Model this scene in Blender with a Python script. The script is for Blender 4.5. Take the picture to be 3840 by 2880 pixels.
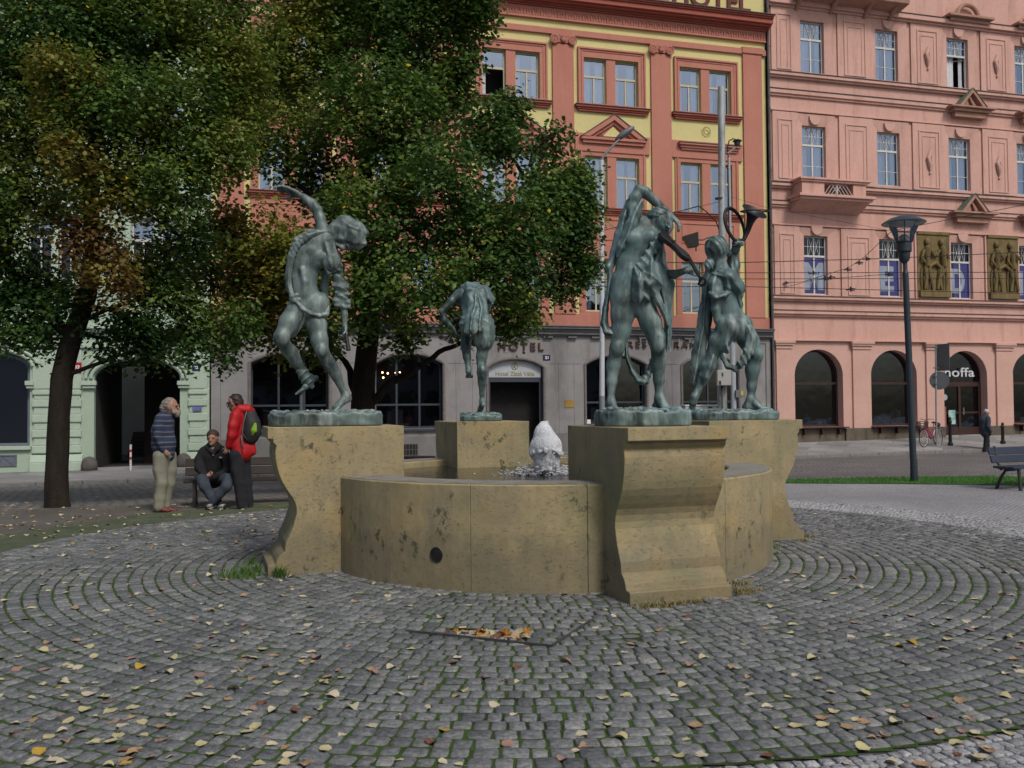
import bpy, bmesh, math, random
import numpy as np
from mathutils import Vector, Matrix, noise, Euler
for o in list(bpy.data.objects): bpy.data.objects.remove(o)
R = math.radians
SC = bpy.context.scene
COL = SC.collection
random.seed(7); rng = np.random.default_rng(11)

# ---------------- camera, sky, sun, exposure ----------------
CF, CH, PITCH, ROLL = 3400.0, 1.6, math.atan(90/3400), .0085   # focal length (px of a 3840 px wide picture), eye height
cam = bpy.data.cameras.new('camera'); camo = bpy.data.objects.new('camera', cam); COL.objects.link(camo)
cam.sensor_width = 36; cam.lens = 36*CF/3840; cam.clip_end = 600; cam.clip_start = .1
_f = Vector((0, math.cos(PITCH), math.sin(PITCH))); _u0 = Vector((0, -math.sin(PITCH), math.cos(PITCH))); _r0 = Vector((1, 0, 0))
_r = math.cos(ROLL)*_r0 - math.sin(ROLL)*_u0; _u = math.sin(ROLL)*_r0 + math.cos(ROLL)*_u0
m = Matrix((_r, _u, -_f)).transposed().to_4x4(); m.translation = (0, 0, CH); camo.matrix_world = m
SC.camera = camo
SC.view_settings.view_transform = 'Standard'; SC.view_settings.look = 'None'
SC.view_settings.exposure = -0.1; SC.view_settings.gamma = 1
W = bpy.data.worlds.new('World'); SC.world = W; W.use_nodes = True
nt = W.node_tree; sky = nt.nodes.new('ShaderNodeTexSky'); sky.sky_type = 'NISHITA'; sky.sun_disc = False
SUN_AZ, SUN_EL = R(150), R(48)
sky.sun_elevation = SUN_EL; sky.sun_rotation = SUN_AZ; sky.air_density = 1.0; sky.dust_density = 4.0; sky.ozone_density = 1.2
nt.links.new(sky.outputs[0], nt.nodes['Background'].inputs[0]); nt.nodes['Background'].inputs[1].default_value = .112
sl = bpy.data.lights.new('sun', 'SUN'); sl.energy = 1.9; sl.angle = R(13); sl.color = (1, .95, .87)
so = bpy.data.objects.new('sun', sl); COL.objects.link(so)
sd = Vector((math.sin(SUN_AZ)*math.cos(SUN_EL), math.cos(SUN_AZ)*math.cos(SUN_EL), math.sin(SUN_EL)))
so.rotation_euler = sd.to_track_quat('Z', 'Y').to_euler(); so.location = sd*60

# ---------------- geometry of the place ----------------
def ray(px, py):
    ix, iy = px-1920, py-1440; c, s = math.cos(ROLL), math.sin(ROLL)
    X = ix*c-iy*s; Y = ix*s+iy*c
    return Vector((X/CF, math.cos(PITCH)+(Y/CF)*math.sin(PITCH), math.sin(PITCH)-(Y/CF)*math.cos(PITCH)))
def at(px, py, d):
    r = ray(px, py); r = r*(d/r.y); return Vector((r.x, r.y, CH+r.z))
FA = R(15.3); FO = Vector((11.557, 36.5)); FU = Vector((math.cos(FA), math.sin(FA))); FN = Vector((math.sin(FA), -math.cos(FA)))
def st(x, y):                       # facade coordinates: s along the houses, t in front of them
    d = Vector((x, y))-FO; return d.dot(FU), d.dot(FN)
def xy(s, t):
    v = FO+FU*s+FN*t; return v.x, v.y
def lerp(a, b, t): return a+(b-a)*t
KT, PT = 3.4, 15.5
def zk(s): return -.28+.0088*s
def zb(s): return .13+.0155*s
def gz(x, y):
    s, t = st(x, y); s = max(-45, min(30, s))
    if t >= PT: return 0
    if t >= KT:
        k = (PT-t)/(PT-KT); return zk(s)*k
    return lerp(zb(s), zk(s)+.12, max(0, t)/KT)

# ---------------- tagging ----------------
def link(o, parent=None):
    COL.objects.link(o)
    if parent: o.parent = parent
    return o
def tag(o, label=None, cat=None, group=None, kind=None):
    if label: o['label'] = label
    if cat: o['category'] = cat
    if group: o['group'] = group
    if kind: o['kind'] = kind
    return o
def empty(name, loc=(0, 0, 0), rz=0, label=None, cat=None, group=None):
    o = bpy.data.objects.new(name, None); o.location = loc; o.rotation_euler = (0, 0, rz); o.empty_display_size = .2
    link(o); return tag(o, label, cat, group)
def copy_tree(o, parent=None):
    c = o.copy(); COL.objects.link(c); c.parent = parent
    for ch in list(o.children): copy_tree(ch, c)
    return c

# ---------------- materials ----------------
MATS = {}
def node(t, ty, **kw):
    n = t.nodes.new(ty)
    for k, v in kw.items():
        if k in n.inputs: n.inputs[k].default_value = v
        else: setattr(n, k, v)
    return n
def mix_rgb(t, fac, a, b, mode='MIX'):
    n = t.nodes.new('ShaderNodeMix'); n.data_type = 'RGBA'; n.blend_type = mode
    for sock, v in ((n.inputs[0], fac), (n.inputs[6], a), (n.inputs[7], b)):
        if isinstance(v, (int, float)): sock.default_value = v
        elif isinstance(v, tuple): sock.default_value = (*v[:3], 1)
        else: t.links.new(v, sock)
    return n.outputs[2]
def tex(t, scale, detail=4, stretch=(1, 1, 1), rough=.55, off=0, coord='Object'):
    tc = node(t, 'ShaderNodeTexCoord'); mp = node(t, 'ShaderNodeMapping'); t.links.new(tc.outputs[coord], mp.inputs[0])
    mp.inputs['Scale'].default_value = stretch; mp.inputs['Location'].default_value = (off, off*1.7, off*.6)
    n = node(t, 'ShaderNodeTexNoise', Scale=scale, Detail=detail, Roughness=rough); t.links.new(mp.outputs[0], n.inputs['Vector'])
    return n.outputs[0]
def ramp(t, src, stops):
    n = t.nodes.new('ShaderNodeValToRGB'); e = n.color_ramp.elements
    while len(e) < len(stops): e.new(.5)
    for i, (p, c) in enumerate(stops):
        e[i].position = p; e[i].color = (*(c if isinstance(c, tuple) else (c, c, c)), 1)
    t.links.new(src, n.inputs[0]); return n.outputs[0]
def M(name, c1, c2=None, scale=3, rough=.75, metal=0, bump=0, bscale=None, stretch=(1, 1, 1), spec=.4, coat=0, detail=5, c3=None, s3=1.2, st3=(1, 1, .25)):
    """a surface with broad tone variation (c1..c2), optional stains c3 and a fine bump"""
    if name in MATS: return MATS[name]
    m = bpy.data.materials.new(name); m.use_nodes = True; t = m.node_tree; b = t.nodes['Principled BSDF']
    if c2 is None: c2 = tuple(x*.82 for x in c1)
    col = mix_rgb(t, ramp(t, tex(t, scale, detail, stretch), [(.3, 0.), (.7, 1.)]), c1, c2)
    if c3: col = mix_rgb(t, ramp(t, tex(t, s3, 6, st3, .65, 5), [(.5, 0.), (.72, 1.)]), col, c3)
    fine = tex(t, scale*14, 3, off=3); col = mix_rgb(t, .12, col, fine, 'OVERLAY')
    t.links.new(col, b.inputs['Base Color']); b.inputs['Roughness'].default_value = rough; b.inputs['Metallic'].default_value = metal
    b.inputs['Specular IOR Level'].default_value = spec
    if coat: b.inputs['Coat Weight'].default_value = coat
    if bump:
        bn = node(t, 'ShaderNodeBump', Strength=bump, Distance=.02); t.links.new(tex(t, bscale or scale*8, 6, off=9), bn.inputs['Height'])
        t.links.new(bn.outputs[0], b.inputs['Normal'])
    MATS[name] = m; return m

# ---------------- mesh builder ----------------
class MB:
    def __init__(s): s.v = []; s.f = []
    def add(s, vs, fs):
        o = len(s.v); s.v += [tuple(p) for p in vs]; s.f += [tuple(i+o for i in f) for f in fs]; return s
    def box(s, x0, x1, y0, y1, z0, z1):
        if x0 > x1: x0, x1 = x1, x0
        if y0 > y1: y0, y1 = y1, y0
        v = [(x, y, z) for z in (z0, z1) for x, y in ((x0, y0), (x1, y0), (x1, y1), (x0, y1))]
        return s.add(v, [(3, 2, 1, 0), (4, 5, 6, 7), (0, 1, 5, 4), (1, 2, 6, 5), (2, 3, 7, 6), (3, 0, 4, 7)])
    def obox(s, c, ax, ay, az, hx, hy, hz):
        c = Vector(c); v = []
        for k in (-1, 1):
            for i, j in ((-1, -1), (1, -1), (1, 1), (-1, 1)): v.append(c+ax*(i*hx)+ay*(j*hy)+az*(k*hz))
        return s.add(v, [(3, 2, 1, 0), (4, 5, 6, 7), (0, 1, 5, 4), (1, 2, 6, 5), (2, 3, 7, 6), (3, 0, 4, 7)])
    def bar(s, a, b, w, h=None):
        a, b = Vector(a), Vector(b); d = (b-a); L = d.length; d.normalize(); h = h or w
        up = Vector((0, 0, 1)) if abs(d.z) < .95 else Vector((0, 1, 0)); x = d.cross(up).normalized(); y = x.cross(d)
        return s.obox((a+b)/2, x, y, d, w/2, h/2, L/2)
    def tube(s, pts, rad, n=10, caps=True, flat=1, up=None):
        pts = [Vector(p) for p in pts]
        if isinstance(rad, (int, float)): rad = [rad]*len(pts)
        rings = []; prev = None
        for i, p in enumerate(pts):
            d = (pts[min(i+1, len(pts)-1)]-pts[max(i-1, 0)]).normalized()
            if prev is None:
                u = up or (Vector((0, 0, 1)) if abs(d.z) < .9 else Vector((1, 0, 0))); x = d.cross(Vector(u)).normalized()
            else: x = (prev-d*prev.dot(d)).normalized()
            prev = x; y = d.cross(x)
            rings.append([p+(x*math.cos(a)+y*math.sin(a)*flat)*rad[i] for a in [2*math.pi*k/n for k in range(n)]])
        v = [q for r in rings for q in r]; f = []
        for i in range(len(pts)-1):
            for k in range(n): a = i*n+k; b = i*n+(k+1) % n; f.append((a, b, b+n, a+n))
        if caps: f.append(tuple(range(n-1, -1, -1))); f.append(tuple(range((len(pts)-1)*n, len(pts)*n)))
        return s.add(v, f)
    def lathe(s, prof, c=(0, 0, 0), n=24, cap=True):
        c = Vector(c); v = []; f = []
        for r, z in prof: v += [c+Vector((r*math.cos(2*math.pi*k/n), r*math.sin(2*math.pi*k/n), z)) for k in range(n)]
        for i in range(len(prof)-1):
            for k in range(n): a = i*n+k; b = i*n+(k+1) % n; f.append((a, b, b+n, a+n))
        if cap: f.append(tuple(range(n-1, -1, -1))); f.append(tuple(range((len(prof)-1)*n, len(prof)*n)))
        return s.add(v, f)
    def prism(s, poly, o, ax, ay, ex):          # polygon (a,b) in plane o+a*ax+b*ay, extruded by vector ex
        o, ax, ay, ex = map(Vector, (o, ax, ay, ex)); n = len(poly)
        v = [o+ax*a+ay*b for a, b in poly]+[o+ax*a+ay*b+ex for a, b in poly]
        return s.add(v, [tuple(range(n-1, -1, -1)), tuple(range(n, 2*n))]+[(i, (i+1) % n, (i+1) % n+n, i+n) for i in range(n)])
    def ball(s, c, r, nu=12, nv=8):
        c = Vector(c); r = r if isinstance(r, tuple) else (r, r, r); v = [c+Vector((0, 0, -r[2]))]; f = []
        for j in range(1, nv):
            th = math.pi*j/nv
            for i in range(nu):
                a = 2*math.pi*i/nu; v.append(c+Vector((r[0]*math.sin(th)*math.cos(a), r[1]*math.sin(th)*math.sin(a), -r[2]*math.cos(th))))
        v.append(c+Vector((0, 0, r[2])))
        for i in range(nu):
            f.append((0, 1+(i+1) % nu, 1+i))
            for j in range(nv-2): a = 1+j*nu+i; b = 1+j*nu+(i+1) % nu; f.append((a, b, b+nu, a+nu))
            f.append((len(v)-1, 1+(nv-2)*nu+i, 1+(nv-2)*nu+(i+1) % nu))
        return s.add(v, f)
    def build(s, name, mat, parent=None, smooth=False, bevel=0, fix=True):
        me = bpy.data.meshes.new(name); me.from_pydata([tuple(p) for p in s.v], [], s.f)
        if fix and len(s.f) < 60000:
            bm = bmesh.new(); bm.from_mesh(me); bmesh.ops.recalc_face_normals(bm, faces=bm.faces); bm.to_mesh(me); bm.free()
        o = bpy.data.objects.new(name, me); me.materials.append(mat); link(o, parent)
        if smooth:
            me.shade_smooth()
            if smooth == 'auto': me.set_sharp_from_angle(angle=R(40))
        if bevel:
            b = o.modifiers.new('bevel', 'BEVEL'); b.width = bevel; b.segments = 2; b.limit_method = 'ANGLE'; b.angle_limit = R(35)
        return o
def np_mesh(name, V, F, mat, parent=None, smooth=False, attr=None):
    """V (n,3) float, F (m,k) int all faces k-gons (or list of such arrays); attr: dict name -> per-face float"""
    Fs = F if isinstance(F, list) else [F]
    me = bpy.data.meshes.new(name); V = np.asarray(V, np.float32)
    me.vertices.add(len(V)); me.vertices.foreach_set('co', V.ravel())
    nl = sum(f.size for f in Fs); nf = sum(len(f) for f in Fs)
    me.loops.add(nl); me.loops.foreach_set('vertex_index', np.concatenate([f.ravel() for f in Fs]).astype(np.int32))
    me.polygons.add(nf); sizes = np.concatenate([np.full(len(f), f.shape[1]) for f in Fs]); starts = np.concatenate([[0], np.cumsum(sizes)[:-1]])
    me.polygons.foreach_set('loop_start', starts.astype(np.int32))
    try: me.polygons.foreach_set('loop_total', sizes.astype(np.int32))
    except Exception: pass
    if attr:
        for k, a in attr.items():
            at_ = me.attributes.new(k, 'FLOAT', 'FACE'); at_.data.foreach_set('value', np.asarray(a, np.float32))
    me.update(calc_edges=True); me.validate(); me.materials.append(mat)
    if smooth: me.shade_smooth()
    o = bpy.data.objects.new(name, me); return link(o, parent)
FONT_CACHE = {}
def text(mb_name, s, size, mat, parent, origin, ax, ay, depth=.02, bold=.0, width=None, spacing=1.0):
    """raised lettering: origin = lower left corner, ax/ay directions (local to parent), width fits the line"""
    cu = bpy.data.curves.new(mb_name, 'FONT'); cu.body = s; cu.size = size; cu.extrude = depth/2; cu.offset = bold; cu.space_character = spacing
    ob = bpy.data.objects.new(mb_name, cu); COL.objects.link(ob); dg = bpy.context.evaluated_depsgraph_get()
    me = bpy.data.meshes.new_from_object(ob.evaluated_get(dg)); bpy.data.objects.remove(ob)
    n = len(me.vertices); co = np.empty(n*3, np.float32); me.vertices.foreach_get('co', co); co = co.reshape(-1, 3)
    w = co[:, 0].max()-co[:, 0].min(); k = (width/w) if width else 1
    h = co[:, 1].max(); kh = size*.7/h if False else 1
    ax, ay = Vector(ax), Vector(ay); az = ax.cross(ay)
    A = np.array([ax, ay, az]); co[:, 0] = (co[:, 0]-co[:, 0].min())*k; co[:, 1] *= kh
    co = co@A+np.array(origin); me.vertices.foreach_set('co', co.astype(np.float32).ravel()); me.update()
    me.materials.clear(); me.materials.append(mat); o = bpy.data.objects.new(mb_name, me); return link(o, parent)
# ---------------- ground materials ----------------
def attr_node(t, name):
    n = t.nodes.new('ShaderNodeAttribute'); n.attribute_name = name; return n.outputs['Fac']
def sett_mat(name, stops, moss=True, gloss=.62):
    m = bpy.data.materials.new(name); m.use_nodes = True; t = m.node_tree; b = t.nodes['Principled BSDF']
    c = ramp(t, attr_node(t, 'tone'), stops)
    n1 = tex(t, 38, 6, rough=.7); c = mix_rgb(t, .75, c, ramp(t, n1, [(.36, .2), (.64, .82)]), 'OVERLAY')
    n2 = tex(t, .9, 4, off=4); c = mix_rgb(t, .35, c, ramp(t, n2, [(.3, .32), (.7, .66)]), 'OVERLAY')
    t.links.new(c, b.inputs['Base Color'])
    t.links.new(ramp(t, n1, [(.3, gloss-.12), (.7, gloss+.15)]), b.inputs['Roughness'])
    bn = node(t, 'ShaderNodeBump', Strength=.8, Distance=.006); t.links.new(tex(t, 60, 7, rough=.7), bn.inputs['Height']); t.links.new(bn.outputs[0], b.inputs['Normal'])
    return m
DARK_SETT = sett_mat('dark_granite_setts', [(0, (.08, .086, .092)), (.35, (.13, .137, .142)), (.75, (.175, .182, .184)), (1, (.26, .258, .25))])
LIGHT_SETT = sett_mat('pale_granite_mosaic', [(0, (.2, .205, .215)), (.5, (.29, .295, .305)), (1, (.4, .4, .41))])
def joint_mat():
    m = bpy.data.materials.new('joint_soil_and_moss'); m.use_nodes = True; t = m.node_tree; b = t.nodes['Principled BSDF']
    soil = mix_rgb(t, tex(t, 25, 5), (.012, .011, .01), (.05, .044, .034))
    moss = mix_rgb(t, tex(t, 60, 5, off=2), (.03, .062, .014), (.085, .14, .035))
    big = ramp(t, tex(t, 2.1, 6, rough=.68, off=7), [(.34, 0.), (.5, .95)])
    t.links.new(mix_rgb(t, big, soil, moss), b.inputs['Base Color']); b.inputs['Roughness'].default_value = 1; b.inputs['Specular IOR Level'].default_value = .1
    bn = node(t, 'ShaderNodeBump', Strength=1, Distance=.01); t.links.new(tex(t, 90, 5), bn.inputs['Height']); t.links.new(bn.outputs[0], b.inputs['Normal'])
    return m
def brick_mat(name, ca, cb, cm, bw, bh, rot=0, mortar=.012, bump=.6, big=(.5, .5), rough=.75, offset=.5, msmooth=.3):
    m = bpy.data.materials.new(name); m.use_nodes = True; t = m.node_tree; b = t.nodes['Principled BSDF']
    tc = node(t, 'ShaderNodeTexCoord'); mp = node(t, 'ShaderNodeMapping'); mp.inputs['Rotation'].default_value = (0, 0, rot); t.links.new(tc.outputs['Object'], mp.inputs[0])
    # wobble the lattice so that no line is ruler straight
    nz = node(t, 'ShaderNodeTexNoise', Scale=1.3/bw*.2, Detail=4.); t.links.new(mp.outputs[0], nz.inputs['Vector'])
    sub = node(t, 'ShaderNodeVectorMath', operation='SUBTRACT'); t.links.new(nz.outputs['Color'], sub.inputs[0]); sub.inputs[1].default_value = (.5, .5, .5)
    scl = node(t, 'ShaderNodeVectorMath', operation='SCALE'); t.links.new(sub.outputs[0], scl.inputs[0]); scl.inputs['Scale'].default_value = bw*1.1
    ad = node(t, 'ShaderNodeVectorMath', operation='ADD'); t.links.new(mp.outputs[0], ad.inputs[0]); t.links.new(scl.outputs[0], ad.inputs[1])
    br = node(t, 'ShaderNodeTexBrick', Scale=1.); t.links.new(ad.outputs[0], br.inputs['Vector'])
    br.inputs['Color1'].default_value = (*ca, 1); br.inputs['Color2'].default_value = (*cb, 1); br.inputs['Mortar'].default_value = (*cm, 1)
    br.inputs['Mortar Size'].default_value = mortar; br.inputs['Mortar Smooth'].default_value = msmooth
    br.inputs['Brick Width'].default_value = bw; br.inputs['Row Height'].default_value = bh; br.offset = offset
    c = mix_rgb(t, .5, br.outputs['Color'], ramp(t, tex(t, 30, 5), [(.3, .3), (.7, .72)]), 'OVERLAY')
    c = mix_rgb(t, .6, c, ramp(t, tex(t, .5, 5, off=1), [(.35, .36), (.65, .62)]), 'OVERLAY')
    t.links.new(c, b.inputs['Base Color']); b.inputs['Roughness'].default_value = rough
    bn = node(t, 'ShaderNodeBump', Strength=bump, Distance=.03, invert=True); t.links.new(br.outputs['Fac'], bn.inputs['Height'])
    bn2 = node(t, 'ShaderNodeBump', Strength=.6, Distance=.01); t.links.new(tex(t, 35, 6), bn2.inputs['Height']); t.links.new(bn.outputs[0], bn2.inputs['Normal'])
    t.links.new(bn2.outputs[0], b.inputs['Normal'])
    return m
PLAZA_M = brick_mat('pale_mosaic_paving', (.34, .345, .36), (.27, .275, .29), (.13, .135, .14), .085, .075, R(8), .009, .5)
STREET_M = brick_mat('brown_street_setts', (.14, .135, .135), (.2, .193, .19), (.03, .028, .027), .27, .17, -R(15.3)+R(28), .02, 1.0)
PAVE_M = brick_mat('pavement_mosaic', (.3, .295, .29), (.17, .17, .175), (.08, .08, .08), 1.2, .9, -R(15.3)+R(45), .01, .2)
KERB_M = M('granite_kerb', (.22, .215, .21), (.14, .14, .135), scale=6, bump=.3)
GRAVEL_M = M('packed_gravel', (.13, .12, .105), (.085, .078, .068), scale=1.4, rough=.95, bump=1, bscale=40, detail=8)
GRASS_M = M('lawn_grass', (.03, .095, .012), (.042, .13, .018), scale=7, rough=.8, bump=1, bscale=60)
MOSS_M = M('moss_and_weeds', (.05, .085, .028), (.11, .11, .085), scale=3.2, rough=1, bump=1, bscale=50)

def grid_sheet(name, s0, s1, t0, t1, ns, ntt, mat, dz=0, kind='structure', zf=None):
    V = []; F = []
    for j in range(ntt+1):
        for i in range(ns+1):
            s = lerp(s0, s1, i/ns); t_ = lerp(t0, t1, j/ntt); x, y = xy(s, t_); V.append((x, y, (zf(s, t_) if zf else gz(x, y))+dz))
    for j in range(ntt):
        for i in range(ns): a = j*(ns+1)+i; F.append((a, a+1, a+ns+2, a+ns+1))
    o = MB().add(V, F).build(name, mat); 
    if kind: o['kind'] = kind
    return o
# base terrain well below everything, out to the horizon
MB().box(-400, 400, -300, 500, -6, -5).build('ground', GRAVEL_M)['kind'] = 'structure'
grid_sheet('plaza_paving', -60, 50, PT, 60, 40, 40, PLAZA_M)
grid_sheet('street', -60, 50, KT+.15, PT, 60, 12, STREET_M, zf=lambda s, t: zk(s)*(PT-t)/(PT-KT))
def pz(s, t): return lerp(zb(s), zk(s)+.12, t/KT)
grid_sheet('pavement', -60, 50, -.6, KT, 60, 6, PAVE_M, zf=pz)
kb = MB()
for i in range(90):
    s0 = -60+i*1.22; s1 = s0+1.21
    v = [xy(s0, KT), xy(s1, KT), xy(s1, KT+.16), xy(s0, KT+.16)]; zt0, zt1 = pz(s0, KT)+.004, pz(s1, KT)+.004
    kb.add([(*v[0], zk(s0)-.3), (*v[1], zk(s1)-.3), (*v[2], zk(s1)-.3), (*v[3], zk(s0)-.3), (*v[0], zt0), (*v[1], zt1), (*v[2], zt1-.01), (*v[3], zt0-.01)],
           [(3, 2, 1, 0), (4, 5, 6, 7), (0, 1, 5, 4), (1, 2, 6, 5), (2, 3, 7, 6), (3, 0, 4, 7)])
kb.build('kerb', KERB_M, bevel=.02)['kind'] = 'structure'
def poly_sheet(name, pts, mat, dz, cell=.35, kind='structure'):
    bm = bmesh.new(); vs = [bm.verts.new((x, y, 0)) for x, y in pts]; bm.faces.new(vs)
    xs = [p[0] for p in pts]; ys = [p[1] for p in pts]
    for ax, lo, hi in (((1, 0, 0), min(xs), max(xs)), ((0, 1, 0), min(ys), max(ys))):
        k = lo+cell*2
        while k < hi:
            bmesh.ops.bisect_plane(bm, geom=bm.verts[:]+bm.edges[:]+bm.faces[:], plane_co=Vector(ax)*k, plane_no=ax); k += cell*2
    for v in bm.verts: v.co.z = gz(v.co.x, v.co.y)+dz
    me = bpy.data.meshes.new(name); bm.to_mesh(me); bm.free(); me.materials.append(mat); o = bpy.data.objects.new(name, me); link(o); o['kind'] = kind
    return o
PC = Vector((.12, 9.95)); PR = 5.94          # the dark paved circle
# gravel path on the left where the bench stands
gp = [xy(-45, 15.52), xy(-21, 15.52), xy(-17.2, 15.7), xy(-17.2, 17.0)]+[(PC.x+6.0*math.cos(a), PC.y+6.0*math.sin(a)) for a in [R(100+8*i) for i in range(14)]]+[(-14, 7.2), (-30, 4), (-38, 12)]
poly_sheet('gravel_path', gp, GRAVEL_M, .004, 1)
lawn = [(2, 19.5), (5.63, 18.7), (7.7, 18.35), (9.0, 18.0), (10.5, 17.5), (14, 16), (20, 13), (24, 14), (18, 18), (13, 19.8), (9, 20.05), (5.9, 20.0), (2, 20.3)]
poly_sheet('lawn', lawn, GRASS_M, .012, .4)
gv = []; gf = []
from mathutils.geometry import intersect_point_quad_2d
def inpoly(x, y, P):
    c = False; j = len(P)-1
    for i in range(len(P)):
        if (P[i][1] > y) != (P[j][1] > y) and x < (P[j][0]-P[i][0])*(y-P[i][1])/(P[j][1]-P[i][1])+P[i][0]: c = not c
        j = i
    return c
k = 0
while k < 9000:
    x, y = random.uniform(4, 14), random.uniform(15.5, 20.3)
    if not inpoly(x, y, lawn): continue
    k += 1; z = gz(x, y)+.01; a = random.uniform(0, 6.28); h = random.uniform(.03, .065); w = .006
    gv += [(x-w*math.cos(a), y-w*math.sin(a), z), (x+w*math.cos(a), y+w*math.sin(a), z), (x+random.uniform(-.02, .02), y+random.uniform(-.02, .02), z+h)]; gf.append((len(gv)-3, len(gv)-2, len(gv)-1))
tag(np_mesh('grass', np.array(gv), np.array(gf), M('grass_blade', (.04, .15, .012), (.06, .19, .025), scale=9)), 'strip of bright green lawn grass between pale paving and street', 'grass', kind='stuff')

# ---------------- the dark paved circle, sett by sett ----------------
FC = Vector((.38, 10.15)); RO, RI, RZ = 2.42, 1.97, .945      # fountain centre, basin radii, rim height
PH = R(19)
TRAP = [at(*p, 5) for p in [(1522, 2366), (2068, 2423), (2210, 2330)]]
def ground(px, py, z=0):
    r = ray(px, py); k = (z-CH)/r.z; return Vector((r.x*k, r.y*k, z))
HOLE = [ground(*p) for p in [(1600, 2369), (1985, 2361), (1975, 2414), (1880, 2408)]]
def setts(name, mat, r0, r1, dr, da, zt, jit, arc=None, skip=None, tone=None):
    V = []; T = []; F8 = []; FT = []; FS = []; nv = 0
    r = r0; row = 0; cx, cy = PC
    oct_ = [(-.5, -.37), (-.4, -.5), (.4, -.5), (.5, -.37), (.5, .37), (.4, .5), (-.4, .5), (-.5, .37)]
    while r < r1:
        d = dr*(1+random.uniform(-.06, .06)); n = max(8, int(2*math.pi*r/da)); off = random.random(); bnd = []
        a = 0; cuts = []
        while a < n: cuts.append(a); a += random.uniform(.74, 1.28)
        cuts.append(n)
        for i in range(len(cuts)-1):
            a0 = 2*math.pi*(cuts[i]/n)+off; a1 = 2*math.pi*(cuts[i+1]/n)+off; am = (a0+a1)/2
            x, y = cx+(r+d/2)*math.cos(am), cy+(r+d/2)*math.sin(am)
            if skip and skip(x, y, am, r+d/2): continue
            w = (r+d/2)*(a1-a0)*random.uniform(.84, .93); h = d*random.uniform(.83, .93)
            if w < da*.35: continue
            rot = am+math.pi/2+random.gauss(0, .035); ca, sa = math.cos(rot), math.sin(rot)
            z0 = zt+random.gauss(0, jit); tx, ty = random.gauss(0, .022), random.gauss(0, .022); base = len(V)
            k1 = [(px_*w*random.uniform(.88, 1.05), py_*h*random.uniform(.88, 1.05)) for px_, py_ in oct_]
            for lvl, (sc, dz) in enumerate(((1.04, -.03), (1.0, -.005), (.9, 0))):
                for px_, py_ in k1:
                    lx, ly = px_*sc, py_*sc
                    V.append((x+lx*ca-ly*sa, y+lx*sa+ly*ca, z0+dz+(tx*lx+ty*ly if lvl else 0)+(random.gauss(0, .0012) if lvl == 2 else 0)))
            V.append((x, y, z0+.0015))
            for k in range(8):
                k2 = (k+1) % 8
                F8.append((base+k, base+k2, base+8+k2, base+8+k)); F8.append((base+8+k, base+8+k2, base+16+k2, base+16+k)); FT.append((base+16+k, base+16+k2, base+24))
            tn = min(1, max(0, random.betavariate(2.2, 2.6)+(tone(x, y) if tone else 0))); T.append(tn)
        r += d; row += 1
    T = np.array(T)
    return tag(np_mesh(name, np.array(V), [np.array(F8), np.array(FT)], mat, attr={'tone': np.concatenate([np.repeat(T, 16), np.repeat(T, 8)])}), kind='structure')
def in_view(x, y, pad=1.2): return y > 2.6 and abs(x) < .62*y+pad
def PRf(a):       # the dark field bulges outwards on the near left side
    a = math.degrees(a) % 360
    if not 185 < a < 274: return PR
    return PR+1.5*min(1, (a-185)/40)*min(1, (274-a)/30)
def skip_dark(x, y, a, r):
    if (x-FC.x)**2+(y-FC.y)**2 < (RO-.1)**2: return True
    if r > PRf(a): return True
    if inpoly(x, y, [(h.x, h.y) for h in HOLE]): return True
    return not in_view(x, y)
setts('cobbled_circle', DARK_SETT, 1.2, PR+1.5, .12, .108, .021, .0026, skip=skip_dark)
setts('pale_mosaic_ring', LIGHT_SETT, PR+.03, PR+1.0, .072, .062, .017, .0018, skip=lambda x, y, a, r: not in_view(x, y) or r < PRf(a) or (x < -1.5 and y > 5))
jv = [(PC.x, PC.y, .004)]
JM = joint_mat()
def ring_sheet(name, c, ra, rb, z, mat, n=96, a0=0, a1=2*math.pi, kind='structure', wob=0, step=None):
    V = []; F = []; nr = max(1, int((rb-ra)/.25)) if step is None else step
    for j in range(nr+1):
        for i in range(n+1):
            a = lerp(a0, a1, i/n); r = lerp(ra, rb, j/nr)
            if wob and j in (0, nr): r += wob*noise.noise((a*9, j*3.1, 0))+wob*.6*noise.noise((a*31, j*5, 2))
            V.append((c[0]+r*math.cos(a), c[1]+r*math.sin(a), z+.006*noise.noise((a*r*3, r*3, 1)) if z > .001 else z))
    for j in range(nr):
        for i in range(n): a = j*(n+1)+i; F.append((a, a+1, a+n+2, a+n+1))
    o = MB().add(V, F).build(name, mat, fix=False)
    if kind: o['kind'] = kind
    return o
def moss_height():  # joint fill, a little higher where moss grows
    N = 330; xs = np.linspace(PC.x-PR-1.6, PC.x+PR+1.6, N); V = []; F = []; idx = {}
    for j, y in enumerate(xs-PC.x+PC.y):
        for i, x in enumerate(xs):
            if math.hypot(x-PC.x, y-PC.y) > PRf(math.atan2(y-PC.y, x-PC.x))+.04: continue
            if not in_view(x, y, 2): continue
            if inpoly(x, y, [(h.x, h.y) for h in HOLE]): continue
            idx[i, j] = len(V); V.append((x, y, .0125+.005*noise.noise((x*2.1, y*2.1, 3))+.004*noise.noise((x*23, y*23, 1))))
    for (i, j), a in idx.items():
        q = [(i+1, j), (i+1, j+1), (i, j+1)]
        if all(k_ in idx for k_ in q): F.append((a, *[idx[k_] for k_ in q]))
    np_mesh('joint_soil', np.array(V), np.array(F), JM, smooth=True)['kind'] = 'structure'
moss_height()
# pale curb line of the circle
ring_sheet('circle_edge', PC, PR-.01, PR+1.05, .006, M('edge_band', (.07, .07, .07), (.045, .045, .045), scale=20), n=200, step=1, a0=R(-84), a1=R(184))
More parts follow.
